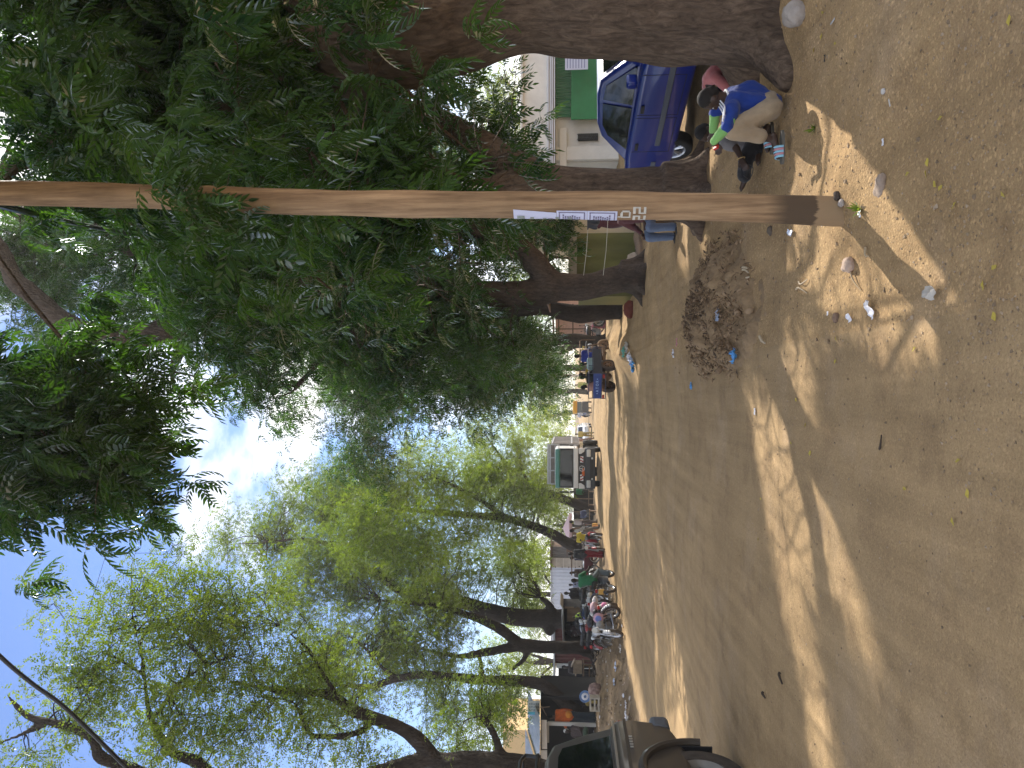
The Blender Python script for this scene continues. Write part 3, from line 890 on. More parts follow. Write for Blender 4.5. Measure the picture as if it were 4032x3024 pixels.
tree('neem_tree', 'tall open neem tree with bare black limbs leaning in from the left edge', tuple(bL), [(p_, [q_ * .62 for q_ in r_]) for p_, r_ in lL],
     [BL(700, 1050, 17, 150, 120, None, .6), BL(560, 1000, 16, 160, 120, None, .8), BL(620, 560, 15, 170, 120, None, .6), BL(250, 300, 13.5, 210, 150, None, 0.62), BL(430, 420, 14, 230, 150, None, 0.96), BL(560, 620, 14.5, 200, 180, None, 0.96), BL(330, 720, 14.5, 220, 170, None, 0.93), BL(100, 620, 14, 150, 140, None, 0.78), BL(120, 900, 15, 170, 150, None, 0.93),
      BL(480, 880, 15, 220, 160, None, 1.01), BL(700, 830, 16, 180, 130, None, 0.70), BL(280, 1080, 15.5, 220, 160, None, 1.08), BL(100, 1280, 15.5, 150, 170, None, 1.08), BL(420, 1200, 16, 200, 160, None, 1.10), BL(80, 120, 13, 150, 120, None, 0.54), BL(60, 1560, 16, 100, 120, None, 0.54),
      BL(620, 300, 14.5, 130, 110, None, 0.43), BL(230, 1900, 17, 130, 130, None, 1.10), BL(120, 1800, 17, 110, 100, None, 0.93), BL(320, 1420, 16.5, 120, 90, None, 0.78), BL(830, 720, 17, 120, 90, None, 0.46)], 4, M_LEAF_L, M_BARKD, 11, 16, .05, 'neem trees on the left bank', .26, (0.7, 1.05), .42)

bA = Vector((-12.2, 28.3, H(-12.2, 28.3)))
lA = [([bA + Vector((0, 0, -.3)), P(208, 2310, 28.3), P(238, 2248, 28), P(297, 2178, 28), P(332, 2123, 28), P(342, 2049, 28), P(345, 1946, 28), P(350, 1850, 28), P(365, 1720, 28), P(368, 1650, 28), P(345, 1540, 28), P(320, 1450, 28), P(330, 1300, 28)], [.42, .4, .4, .38, .36, .34, .3, .28, .26, .25, .23, .18, .08]),
      ([P(350, 1570, 28), P(400, 1500, 28), P(480, 1430, 28), P(540, 1340, 28)], [.16, .12, .09, .04]),
      ([P(345, 1900, 28), P(430, 1890, 28), P(455, 1870, 28), P(450, 1845, 28)], [.16, .14, .13, .1])] + roots(bA, .4, 5, 2, .2)
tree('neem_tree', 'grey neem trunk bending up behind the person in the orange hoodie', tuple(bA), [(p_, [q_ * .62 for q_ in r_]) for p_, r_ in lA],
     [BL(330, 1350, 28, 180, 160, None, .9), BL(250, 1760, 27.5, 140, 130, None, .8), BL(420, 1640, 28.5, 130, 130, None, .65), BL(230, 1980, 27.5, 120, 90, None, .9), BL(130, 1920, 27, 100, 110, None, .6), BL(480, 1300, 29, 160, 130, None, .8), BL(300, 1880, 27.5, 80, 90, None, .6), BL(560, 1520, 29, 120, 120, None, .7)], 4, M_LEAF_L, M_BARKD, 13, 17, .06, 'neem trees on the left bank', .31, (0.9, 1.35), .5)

bB = Vector((-10.7, 31.2, H(-10.7, 31.2)))
lB = [([bB + Vector((0, 0, -.3)), P(474, 2290, 31), P(476, 2169, 31), P(480, 2080, 31), P(486, 2040, 31)], [.36, .3, .28, .3, .3]),
      ([P(486, 2050, 31), P(545, 1974, 31), P(573, 1919, 31), P(600, 1850, 31), P(640, 1700, 31), P(660, 1500, 31)], [.26, .23, .2, .17, .14, .06]),
      ([P(482, 2050, 31), P(468, 1974, 31), P(451, 1891, 31), P(440, 1800, 31), P(470, 1650, 31)], [.24, .2, .18, .12, .05]),
      ([P(478, 2090, 31), P(425, 2060, 31), P(400, 2030, 31), P(385, 2020, 31)], [.14, .12, .1, .08])] + roots(bB, .42, 7, 6, .25)
tree('neem_tree', 'dark straight neem trunk on the root bank, between red shed and parked motorbikes', tuple(bB), [(p_, [q_ * .92 for q_ in r_]) for p_, r_ in lB],
     [BL(600, 1700, 31, 150, 160), BL(480, 1560, 31, 140, 140), BL(700, 1400, 32, 170, 170), BL(540, 1800, 30.5, 110, 80, None, .7), BL(660, 1160, 32, 160, 150, None, .9), BL(450, 1720, 30.5, 110, 90, None, .7), BL(820, 1250, 33, 130, 150, None, .9), BL(880, 1620, 29, 160, 140, None, .8), BL(980, 1450, 30, 150, 160, None, .8), BL(950, 1780, 31, 150, 120, None, .8)], 4, M_LEAF_L, M_BARKD, 12.5, 18, .06, 'neem trees on the left bank', .31, (0.95, 1.4), .5)

bC = Vector((-10.9, 35.5, H(-10.9, 35.5)))
lC = [([bC + Vector((0, 0, -.3)), P(588, 2290, 35.5), P(588, 2169, 35.5), P(594, 2030, 35.5), P(620, 1920, 35.5), P(646, 1835, 35.5), P(662, 1724, 35.5), P(679, 1640, 35.5), P(690, 1585, 35.5), P(752, 1501, 35.5), P(807, 1390, 35.5), P(868, 1323, 35.5), P(900, 1200, 35.5), P(890, 1050, 35.5)], [.62, .58, .52, .5, .42, .36, .32, .3, .27, .24, .2, .18, .12, .06]),
      ([P(575, 2175, 35.5), P(546, 2162, 35.3), P(530, 2150, 35.2)], [.4, .36, .22]),
      ([P(600, 2180, 35.5), P(645, 2160, 35.3), P(672, 2128, 35.2)], [.3, .2, .1]),
      ([P(868, 1323, 35.5), P(930, 1290, 35.5), P(985, 1270, 35.5)], [.1, .08, .03])] + roots(bC, .55, 5, 8, .25)
tree('neem_tree', 'stout burled neem trunk rising behind the small flat-roofed kiosk', tuple(bC), [(p_, [q_ * .84 for q_ in r_]) for p_, r_ in lC],
     [BL(780, 1750, 36, 170, 180), BL(880, 1450, 36.5, 180, 180), BL(760, 1980, 36, 160, 130), BL(900, 1120, 37, 160, 160, None, .85), BL(760, 1600, 36, 140, 140), BL(680, 2080, 37, 120, 70, None, .8), BL(900, 900, 37, 130, 120, None, .5), BL(1000, 1280, 37, 110, 130, None, .8), BL(1090, 1500, 38, 150, 150, None, .9), BL(1120, 1330, 38, 100, 120, None, .7), BL(1000, 1120, 37, 90, 90, None, .6)], 4, M_LEAF_L, M_BARKD, 12.5, 19, .07, 'neem trees on the left bank', .34, (1.0, 1.5), .55)

bD = Vector((-9.6, 45, H(-9.6, 45)))
lD = [([bD + Vector((0, 0, -.2)), P(872, 2276, 45), P(888, 2231, 45), P(915, 2186, 45), P(945, 2120, 45), P(980, 2000, 45), P(1000, 1800, 45), P(1020, 1550, 45)], [.42, .38, .34, .3, .27, .24, .2, .1]),
      ([P(980, 2000, 45), P(1080, 1850, 45), P(1150, 1700, 45)], [.18, .14, .06])]
tree('neem_tree', 'neem tree with slanting trunk behind the riders in yellow and red', tuple(bD), lD,
     [BL(1000, 1950, 45, 170, 170), BL(900, 2080, 45, 140, 90), BL(1080, 1700, 46, 170, 190), BL(1150, 1950, 47, 130, 150), BL(980, 1500, 46, 170, 180), BL(1080, 1350, 46, 140, 170, None, .8), BL(1040, 2120, 46, 120, 80), BL(1120, 1180, 46, 80, 100, None, .5)], 4, M_LEAF_L, M_BARKD, 13, 20, .08, 'neem trees on the left bank', .42, (1.2, 1.8), .7)

def simple_tree(label, u, vb, y, blobs, leafm, seed, layers=4, lod=2, rs=.45, scale=(1.4, 2.2), trunk_r=.28, group=None, clump=.8):
    x = (u - 1512) * y / FPX
    b = Vector((x, y, H(x, y)))
    top = blobs[0][0]
    limbs = [([b + Vector((0, 0, -.2)), b.lerp(top, .4) + Vector((.15, 0, 0)), b.lerp(top, .75) + Vector((-.1, 0, 0)), top], [trunk_r * 1.15, trunk_r, trunk_r * .75, trunk_r * .3])]
    for q in blobs[1:4]:
        limbs.append(([b.lerp(top, .5), b.lerp(top, .5).lerp(q[0], .5) + Vector((0, 0, .3)), q[0]], [trunk_r * .6, trunk_r * .4, .05]))
    return tree('neem_tree', label, tuple(b), limbs, blobs, lod, leafm, M_BARKD, layers, seed, .1, group, rs, scale, clump, cull=False)

simple_tree('bright sunlit neem tree just left of the oncoming truck', 1012, 2290, 60,
            [BL(1180, 1850, 60, 150, 140), BL(1250, 2050, 60, 130, 130), BL(1100, 2100, 60, 140, 110), BL(1330, 1900, 62, 80, 120), BL(1060, 2190, 60, 90, 50), BL(1270, 1700, 62, 90, 110, None, .8), BL(1350, 2080, 63, 60, 100)], M_LEAF_Y, 31, 5, group='neem trees on the left bank', trunk_r=.35)
far_g = 'hazy trees at the far end of the road'
for k, (lab, u, y, bl, lm) in enumerate((
        ('pale hazy tree above the far white car', 1400, 105, [BL(1390, 2150, 105, 55, 70), BL(1350, 2060, 105, 40, 60), BL(1420, 2220, 105, 50, 30)], M_LEAF_Y),
        ('misty dark green tree above the yellow three-wheeled taxi', 1480, 92, [BL(1480, 2120, 92, 60, 70), BL(1460, 2210, 92, 55, 40), BL(1530, 2180, 92, 45, 60)], M_LEAF_R),
        ('grey-green tree in dust right of the hazy pair', 1570, 72, [BL(1570, 2090, 72, 75, 80), BL(1540, 2190, 72, 60, 50), BL(1620, 2170, 72, 60, 60)], M_LEAF_R),
        ('yellow-green tree in dust beside the truck box', 1290, 112, [BL(1310, 2130, 112, 55, 60), BL(1320, 2210, 112, 55, 45)], M_LEAF_Y))):
    simple_tree(lab, u, 2300, y, bl, lm, 40 + k, 4.5, 3, .7, (2.2, 3.4), .3, far_g, 1.0)
back_g = 'sunlit trees behind the left stalls'
for k, (lab, u, y, bl) in enumerate((
        ('sunlit tree seen between the burled trunk and the white container', 660, 74, [BL(700, 2080, 74, 140, 90), BL(820, 2120, 74, 110, 70), BL(560, 2090, 74, 110, 85)]),
        ('bright yellow-green tree seen over the red shed', 420, 70, [BL(420, 2060, 70, 100, 95), BL(340, 2120, 70, 70, 60), BL(480, 1990, 70, 80, 70)]))):
    simple_tree(lab, u, 2300, y, bl, M_LEAF_Y, 50 + k, 5, 3, .6, (1.8, 2.6), .3, back_g)
simple_tree('leafy tree rising over the roof of the white shop', 2560, 2300, 36,
            [BL(2560, 1960, 36, 170, 110), BL(2400, 2020, 36, 120, 80), BL(2720, 1980, 36, 130, 100), BL(2300, 1950, 36, 120, 130)], M_LEAF_L, 61, 4.5, 2, .42, (1.2, 1.8))
simple_tree('leafy tree rising behind the olive kiosk and cream wall', 2060, 2300, 34,
            [BL(2040, 2080, 34, 130, 110), BL(1920, 2100, 34, 90, 100), BL(2160, 2060, 34, 110, 120)], M_LEAF_L, 62, 4.0, 2, .42, (1.2, 1.8))

for k, (lab, u, y, bl, lm) in enumerate((
        ('olive tree mass behind the pink umbrella, far left of the road', 950, 88, [BL(960, 2170, 88, 130, 75), BL(840, 2120, 88, 100, 90), BL(1060, 2110, 88, 90, 90)], M_LEAF_L),
        ('tall olive tree between truck and slanting trunk, far back', 1120, 92, [BL(1130, 2130, 92, 110, 100), BL(1230, 2190, 92, 90, 60), BL(1080, 2000, 92, 80, 90)], M_LEAF_L),
        ('dark tree behind the cargo tricycle and pink stall', 1660, 62, [BL(1660, 2190, 62, 110, 60), BL(1740, 2130, 62, 90, 70), BL(1580, 2130, 62, 90, 80)], M_LEAF_R),
        ('leafy tree between forked trunk and leaning trunk, far back', 1860, 52, [BL(1850, 2170, 52, 90, 70), BL(1900, 2080, 52, 90, 80), BL(1780, 2090, 52, 80, 80)], M_LEAF_R),
        ('leafy tree behind the yellow house end, far left', 80, 75, [BL(200, 2020, 75, 130, 80), BL(330, 2000, 75, 90, 80)], M_LEAF_L))):
    simple_tree(lab, u, 2300, y, bl, lm, 70 + k, 5.5, 3, .65, (1.9, 2.8), .3, None, .9)
print('STATS', TREE_STATS, sum(t[2] for t in TREE_STATS))
# ------------------------------------------------------------------ buildings and stalls
M_WHITE = mat('white_plaster', (0.72, 0.7, 0.66), 0.85, var=.12, vscale=1.3, bump=.15)
M_CREAM = mat('cream_plaster', (0.62, 0.52, 0.36), 0.85, var=.12, vscale=1.5, bump=.12)
M_GREENM = mat('green_metal', (0.03, 0.16, 0.07), 0.5, var=.2, vscale=3)
M_GREENT = mat('green_tarp', (0.012, 0.2, 0.06), 0.55, var=.15, vscale=2)
M_OLIVE = mat('olive_sheet', (0.11, 0.105, 0.022), 0.5, var=.3, vscale=2.0, stretch=(1, 1, .3))
M_PALEB = mat('pale_board', (0.36, 0.31, 0.24), 0.8, var=.2)
M_STRIP = mat('grey_strip', (0.5, 0.5, 0.55), 0.35, metal=.5)
M_GRILLE = mat('iron_grille', (0.03, 0.035, 0.04), 0.5)
M_DARK = mat('inside_shade', (0.012, 0.011, 0.011), 0.9)  # near-black stands in for the shade of interiors and undersides
M_SHEETW = mat('white_sheet', (0.66, 0.68, 0.75), 0.5, var=.08, vscale=2)
M_SHEETR = mat('red_sheet', (0.12, 0.035, 0.026), 0.6, var=.35, vscale=2.5, stretch=(1, 1, .3))
M_RUST = mat('rusty_sheet', (0.19, 0.12, 0.085), 0.75, var=.35, vscale=3)
M_BEIGE = mat('beige_board', (0.5, 0.42, 0.33), 0.8, var=.2, vscale=3)
M_ZINC = mat('zinc_roof', (0.42, 0.43, 0.42), 0.45, metal=.3, var=.25, vscale=1.6, stretch=(1, .3, 1))
M_WOOD = mat('old_wood', (0.2, 0.135, 0.085), 0.85, var=.35, vscale=5, stretch=(1, 1, .25), bump=.2)
M_WOODD = mat('dark_wood', (0.085, 0.055, 0.035), 0.85, var=.35, vscale=5)
M_CARD = mat('cardboard', (0.44, 0.34, 0.24), 0.85, var=.15)
M_ROPE = mat('rope', (0.6, 0.56, 0.46), 0.9)
M_PINKW = mat('pink_wall', (0.55, 0.36, 0.3), 0.85, var=.12)
M_YELW = mat('yellow_wall', (0.66, 0.46, 0.22), 0.85, var=.1)
M_GLASS = mat('window_glass', (0.12, 0.16, 0.18), 0.08, spec=.7)
M_BLACK = mat('black_metal', (0.014, 0.014, 0.015), 0.42)
M_PINKT = mat('pink_canvas', (0.6, 0.42, 0.42), 0.8, var=.1)

def corrug(mb, x0, x1, y, z0, z1, pitch=0.12, amp=0.018, m=0, M=None, along='x'):
    """A corrugated sheet standing in the xz plane (ribs vertical), 2 mm thick."""
    n = max(6, int(abs(x1 - x0) / pitch * 4))
    for sgn in (0,):
        vs = []
        for i in range(n + 1):
            x = x0 + (x1 - x0) * i / n
            o = amp * math.sin(2 * math.pi * (x - x0) / pitch)
            vs += [(x, y + o, z0), (x, y + o, z1), (x, y + o + .004, z0), (x, y + o + .004, z1)]
        fs = []
        for i in range(n):
            a, b = 4 * i, 4 * i + 4
            fs += [(a, b, b + 1, a + 1), (a + 2, a + 3, b + 3, b + 2), (a, a + 2, b + 2, b), (a + 1, b + 1, b + 3, a + 3)]
        fs += [(0, 1, 3, 2), (4 * n, 4 * n + 2, 4 * n + 3, 4 * n + 1)]
        mb.add(vs, fs, m, M)
    return mb

# white shop behind the blue car
t = thing('shop_building', 'white plastered shop with deep roof slab and green shutter, behind the blue car', 'building', (8.1, 28, 0))
MB().box((3.4, 3, 1.04), (6.8, 5.9, 2.3)).build('wall', M_WHITE, t)
MB().box((0.3, -.1, 1.02), (.5, .2, 2.3)).box((.5, -.12, 1.9), (1.4, .3, .26)).build('pilaster', M_WHITE, t, bevel=.02)
MB().box((3.4, 2.6, 2.78), (7.6, 7.2, 1.06)).box((3.4, 2.55, 3.35), (7.8, 7.4, .1)).build('roof', M_WHITE, t, bevel=.02)
s_ = MB()
for k, z in enumerate((2.2, 2.27, 2.33, 2.42)):
    s_.box((3.4, -1.05, z), (7.6 - k * .01, .12 + .03 * (k % 2), .035))
s_.build('edge_trim', M_STRIP, t)
corrug(MB(), 1.62, 6.6, -.16, 1.55, 2.18, .11, .02).build('shutter', M_GREENM, t, smooth=60)
aw = MB().prism([(1.45, 1.62), (3.2, 1.6), (6.6, 1.62), (6.6, .5), (1.45, .5)], -.42, -.36, 'XZ')
aw.build('awning', M_GREENT, t)
g = MB().box((.92, -.03, 1.0), (.26, .05, .74))
gw = g.build('window', M_DARK, t)
gb = MB()
for k in range(4): gb.box((.83 + .06 * k, -.08, 1.0), (.012, .03, .74))
for k in range(5):
    gb.tube([(.8, -.08, .66 + .15 * k), (1.04, -.08, .8 + .15 * k)], .008, 5); gb.tube([(1.04, -.08, .66 + .15 * k), (.8, -.08, .8 + .15 * k)], .008, 5)
gb.build('grille', M_GRILLE, gw)
nb = MB().box((0, 0, 0), (.9, .02, .8)).build('notice_board', mat('pale_blue_paper', (.55, .58, .72), .7), None)
nb.location = P(2800, 2270, 26.8); tag(nb, 'pale blue printed sheet at the trunk edge beside the green shutter', 'notice')
nl = MB()
for k in range(7): nl.box((-.05, -.013, .32 - .1 * k), (.7, .004, .03))
nl.build('print', mat('blue_print', (.2, .22, .4), .8), nb)

# cream house and olive kiosk behind the forked tree
t = thing('cream_house', 'cream plastered wall half hidden by leaves, right of the olive kiosk', 'building', (3.95, 20.2, 0))
MB().box((.8, 1.9, 1.3), (1.6, 3.6, 2.7)).build('wall', M_CREAM, t)
MB().box((.8, 1.9, 2.7), (1.8, 4.0, .1)).build('roof', M_ZINC, t)
MB().box((0.02, .06, 1.85), (.12, .1, .1)).box((.6, .07, 2.3), (1.0, .05, .12)).build('trim', M_PALEB, t)
t = thing('kiosk', 'olive sheet metal kiosk with pale top board, behind the forked tree', 'kiosk', (2.3, 20.0, 0))
corrug(MB(), 0, 1.64, 0, -.05, 1.46, .4, .012).box((.8, 1.2, .7), (1.6, 2.2, 1.4)).build('wall', M_OLIVE, t, smooth=60)
MB().box((.82, -.03, 1.57), (1.7, .05, .22)).build('top_board', M_PALEB, t)
for x in (.05, 1.0, 1.6): MB().tube([(x, .05, 1.6), (x + .05, .1, 2.2)], .03, 6).build('post', M_WOOD, t)
MB().prism([(-.2, 2.2), (1.9, 2.32), (1.9, 2.36), (-.2, 2.24)], -.3, 2.4, 'XZ').build('roof', M_RUST, t)
MB().tube([(.3, -.06, 1.7), (.9, -.08, 2.1)], .025, 6).build('brace', M_WOOD, t)
for z, dz, u0 in ((1.30, .02, 2310), (.885, .01, 2387)):
    a, b = P(1940, u0 - 12, 16.9), P(2240, u0 + 6, 15.2)
    ln = MB().tube([a, a.lerp(b, .35) - Vector((0, 0, .03)), a.lerp(b, .7) - Vector((0, 0, .03)), b], .006, 5)
    o = ln.build('clothesline', M_ROPE); tag(o, 'upper thin clothesline crossing in front of the olive kiosk' if dz > .015 else 'lower knotted clothesline crossing in front of the olive kiosk', 'clothesline')

def hung_cloth(u0, u1, v0, v1, y, m, label, seed):
    r = random.Random(seed); V = []; F = []
    nx, nz = 12, 12
    for j in range(nz + 1):
        for i in range(nx + 1):
            a, b = i / nx, j / nz
            p = P(u0 + (u1 - u0) * (a if b < .1 else .08 + .84 * a + .05 * math.sin(5 * b + seed)), v0 + (v1 - v0) * b * (1 - .12 * math.sin(6 * a + seed)), y)
            V.append((p.x, p.y + .05 * b * math.sin(a * 14 + seed) , p.z))
    for j in range(nz):
        for i in range(nx):
            k = j * (nx + 1) + i
            F.append((k, k + 1, k + nx + 2, k + nx + 1))
    mb = MB(); mb.add(V, F)
    o = mb.build('hanging_cloth', m, None, 80)
    so = o.modifiers.new('thick', 'SOLIDIFY'); so.thickness = .01
    return tag(o, label, 'cloth')
hung_cloth(2119, 2175, 2312, 2356, 15.6, mat('grey_cloth', (.05, .05, .055), .9, sheen=.3), 'dark grey cloth hanging on the upper clothesline beside the pole', 1)
hung_cloth(2124, 2200, 2352, 2462, 15.9, mat('maroon_cloth', (.075, .022, .026), .9, sheen=.3), 'long maroon cloth hanging behind the pole', 2)

def bundle(name, label, cat, c, r, m, seed, squash=.75, group=None, parent=None, bumps=7):
    """A soft lumpy heap of cloth or a sack."""
    rr = random.Random(seed); mb = MB()
    mb.ell((0, 0, r[2] * squash), r)
    for k in range(bumps):
        a = rr.uniform(0, 6.28); q = rr.uniform(.3, .75)
        mb.ell((math.cos(a) * r[0] * q, math.sin(a) * r[1] * q, r[2] * rr.uniform(.35, 1.25) * squash), (r[0] * rr.uniform(.3, .55), r[1] * rr.uniform(.3, .55), r[2] * rr.uniform(.3, .55)))
    o = remesh(name, mb, max(.012, min(r) * .1), m, parent, 3, (min(r) * .12, 3.2 / max(r)))
    o.location = c
    return tag(o, label, cat, group)
cg = 'cloth and sacks heaped under the kiosk'
for u, v, y, r, m, lab, sd in ((1998, 2518, 17.9, (.2, .2, .19), mat('sack', (.42, .33, .25), .9, var=.2), 'beige lumpy sack at the foot of the forked tree', 3),
                               (2030, 2500, 18.4, (.26, .2, .22), mat('white_cloth', (.55, .5, .46), .9, var=.15), 'crumpled off-white cloth behind the beige sack', 4),
                               (1986, 2460, 18.9, (.28, .22, .3), mat('navy_cloth', (.03, .036, .05), .9), 'dark navy cloth heap leaning at the olive wall', 5),
                               (2088, 2490, 18.6, (.26, .24, .24), mat('bluegrey_cloth', (.2, .25, .3), .85, var=.2), 'grey-blue stuffed bundle left of the pole', 6),
                               (2068, 2440, 19.2, (.24, .2, .3), mat('blue_tarp', (.03, .13, .32), .6, var=.3), 'bright blue tarpaulin bundle behind the grey-blue one', 7),
                               (2130, 2470, 19.0, (.25, .2, .3), mat('tan_cloth', (.34, .24, .17), .9), 'tan cloth pile partly behind the pole', 8)):
    p = G(u, v); bundle('cloth_bundle', lab, 'bundle', (p.x, p.y, H(p.x, p.y) - .02), r, m, sd, group=cg)
lg = MB().tube([G(2150, 2520), G(2085, 2522) + Vector((0, 0, .06)), G(2010, 2528) + Vector((0, 0, .04))], [.1, .12, .07], 8)
o = lg.build('log', M_WOOD); tag(o, 'pale fallen log in front of the cloth bundles', 'log')

# pink stall and clutter further along the right side
t = thing('stall', 'pale pink stall with dark frame, beyond the brown-clothed trunk', 'stall', (2.75, 46, H(2.75, 46)))
MB().box((1.2, 1.5, 1.3), (2.6, 2.6, 2.5)).build('wall', M_PINKW, t)
fr = MB()
for x in (0, .55, 1.15, 1.9): fr.box((x, -.2, 1.3), (.06, .06, 2.6))
for z in (1.5, 2.35): fr.box((1.0, -.24, z), (2.1, .05, .07))
fr.build('frame', M_WOODD, t)
MB().prism([(-.3, 2.62), (2.8, 2.75), (2.8, 2.8), (-.3, 2.67)], -.9, 2.9, 'XZ').build('roof', M_RUST, t)
p = G(1752, 2385)
cb = thing('cabinet', 'small pink framed cabinet with glass, in front of the pink stall', 'cabinet', (p.x, p.y, H(p.x, p.y)))
MB().box((0, 0, .32), (.5, .4, .64)).build('case', mat('pink_paint', (.6, .2, .26), .5), cb)
MB().box((0, -.21, .36), (.36, .02, .42)).build('pane', M_GLASS, cb)
p = G(1658, 2365)
for k, (c, lab) in enumerate((((.6, .46, .05), 'yellow drinks crate, topmost of the stack beyond the tricycle'), ((.5, .5, .52), 'grey-white drinks crate in the middle of the stack'), ((.4, .06, .05), 'red drinks crate at the bottom of the stack'))):
    cr_ = MB().box((0, 0, .15), (.42, .32, .03)).box((0, 0, .28), (.44, .34, .03)).box((0, 0, .02), (.42, .32, .03))
    for sx in (-.2, 0, .2):
        for sy in (-.15, .15): cr_.box((sx, sy, .15), (.03, .03, .28))
    for sx in (-.2, .2): cr_.box((sx, 0, .15), (.03, .05, .28))
    o = cr_.build('drinks_crate', mat('crate%d' % k, c, .5), None, bevel=.004); o.location = (p.x, p.y, H(p.x, p.y) + .3 * (2 - k)); tag(o, lab, 'crate', 'stack of drinks crates')
pp = P(1545, 2400, 52); gz = H(pp.x, 52)
t = thing('street_post', 'slim brown post with white painted band beyond the tricycle', 'post', (pp.x, 52, gz))
MB().lathe([(.0, 0), (.09, 0), (.075, 2.4)], 10).build('shaft', M_RUST, t)
MB().lathe([(.094, 1.05), (.094, 1.6)], 10).build('painted_band', mat('band_white', (.8, .78, .75), .7), t)

# ---- left side
t = thing('container', 'white corrugated container standing behind the three people in robes', 'container', (-19.8, 58, H(-16, 58)))
corrug(MB(), 0, 5.9, 0, .55, 3.22, .26, .02).box((2.95, 1.35, 1.9), (5.86, 2.6, 2.66)).build('wall', M_SHEETW, t, smooth=60)
MB().box((2.95, 1.3, 3.25), (6.0, 2.8, .06)).box((2.1, -.06, 1.9), (.05, .05, 2.6)).build('frame', M_SHEETW, t)
MB().box((2.95, 0.9, .27), (5.7, 1.6, .5)).build('base', M_DARK, t)
t = thing('shed', 'rusty shed with beige barred front and brown roof edge, right of the white container', 'shed', (-13.75, 57.5, H(-13, 57)))
MB().box((.7, 1.2, 1.65), (1.5, 2, 3.1)).build('wall', M_RUST, t)
b_ = MB()
for k in range(5): b_.box((-.02 + .0, -.12, .9 + .5 * k), (.1, .04, .06))
corrug(b_, .68, 1.5, -.02, .6, 3.1, .12, .02)
b_.build('sheet', mat('grey_rust', (.16, .14, .12), .6, var=.3, stretch=(1, 1, .2)), t, smooth=60)
MB().box((.3, -.04, 1.85), (.72, .06, 2.6)).build('board', M_BEIGE, t)
for k in range(5): MB().box((.3, -.09, .8 + .5 * k), (.72, .03, .05)).build('batten', mat('slat_pale', (.62, .55, .46), .8), t)
MB().box((.7, .9, 3.24), (1.75, 2.8, .1)).build('roof', mat('brown_edge', (.11, .055, .03), .8), t)

t = thing('kiosk', 'small flat-roofed wooden kiosk with dark inside, between the two dark trunks', 'kiosk', (-10.6, 33.6, H(-10.2, 33.6)))
x0 = -1.05
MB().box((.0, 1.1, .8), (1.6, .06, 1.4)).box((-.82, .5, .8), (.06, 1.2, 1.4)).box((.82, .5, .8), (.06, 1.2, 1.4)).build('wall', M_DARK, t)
MB().box((.5, -.05, .95), (.62, .04, .75)).build('board', M_WOOD, t)
MB().box((0, -.1, .42), (1.6, .1, .7)).build('counter', M_WOODD, t)
rf = MB().prism([(-1.0, 1.42), (.9, 1.5), (1.05, 1.62), (1.05, 1.64), (.88, 1.54), (-1.0, 1.46)], -.5, 1.4, 'XZ')
rf.prism([(-.9, 1.47), (.6, 1.54), (.6, 1.57), (-.9, 1.5)], -.62, 1.1, 'XZ')
rf.build('roof', M_ZINC, t)
for x in (-.8, .8): MB().box((x, -.12, .72), (.07, .07, 1.44)).build('post', M_WOOD, t)

t = thing('shed', 'dark red corrugated shed with whitish door edge, behind the cardboard table', 'shed', (-14.3, 37.6, H(-14, 37)))
corrug(MB(), 0.55, 2.3, 0, -.1, 2.15, .16, .02).box((1.4, 1.3, 1.0), (1.7, 2.4, 2.2)).build('wall', M_SHEETR, t, smooth=60)
MB().box((.44, -.03, 1.05), (.22, .06, 2.1)).build('door_edge', mat('chalky_white', (.55, .55, .52), .8, var=.25), t)
MB().box((0, .6, .9), (.6, .1, 2.2)).build('doorway_shade', M_DARK, t)  # dark panel standing in for the unlit opening
MB().box((1.0, 1.2, 2.2), (3.0, 2.8, .08)).build('roof', M_ZINC, t)

t = thing('shop_shack', 'long dark open shack under a ragged pale metal roof, behind the beige vehicle', 'shack', (-16.5, 27.5, .6))
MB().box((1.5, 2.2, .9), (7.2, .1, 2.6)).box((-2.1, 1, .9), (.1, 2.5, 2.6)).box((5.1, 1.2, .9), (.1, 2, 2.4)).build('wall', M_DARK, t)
MB().box((4.35, -.2, .85), (.12, .08, 2.0)).box((4.0, -.15, 1.85), (.7, .08, .1)).build('post', mat('pale_post', (.5, .47, .42), .8), t)
for x in (3.0, 1.2, -.6): MB().box((x, -.3, .9), (.1, .1, 2.1)).build('post', M_WOOD, t)
rf = MB()
rr = random.Random(4)
for k in range(9):
    xx = -2.4 + k * .85
    zz = 2.42 - .045 * k + rr.uniform(-.04, .04)
    tl = rr.uniform(-.05, .05)
    corrug(rf, -.48, .48, 0, 0, 2.8 + rr.uniform(-.3, .2), .12, .014, 0, Matrix.Translation((xx, -.9 - rr.uniform(0, .25), zz)) @ rotm(R(-78), 0, tl))
rf.build('roof', M_ZINC, t, smooth=60)
fa = MB()
for k in range(7): fa.box((-2.1 + k * 1.05, -.75, 2.2 - .05 * k + rr.uniform(-.05, .05)), (1.0, .04, rr.uniform(.16, .3)), ry=rr.uniform(-.08, .08))
fa.build('fascia', M_BEIGE, t)
MB().box((1.2, .6, .55), (3.0, .5, .08)).build('shelf', M_WOODD, t)
t = thing('sign_board', 'grey notice board with blue band standing on the shack roof edge', 'sign', (P(238, 2105, 27.6)))
MB().box((0, 0, .02), (.48, .03, .42)).build('panel', mat('sign_grey', (.42, .45, .42), .7, var=.1), t)
MB().box((-.2, -.02, .02), (.1, .012, .42)).build('blue_band', mat('sign_blue', (.05, .3, .42), .6), t)
wr = MB(); rr = random.Random(8)
for k in range(5):
    for q in range(3): wr.box((-.08 + .11 * q + rr.uniform(-.01, .01), -.02, .17 - .075 * k), (rr.uniform(.05, .1), .006, .035))
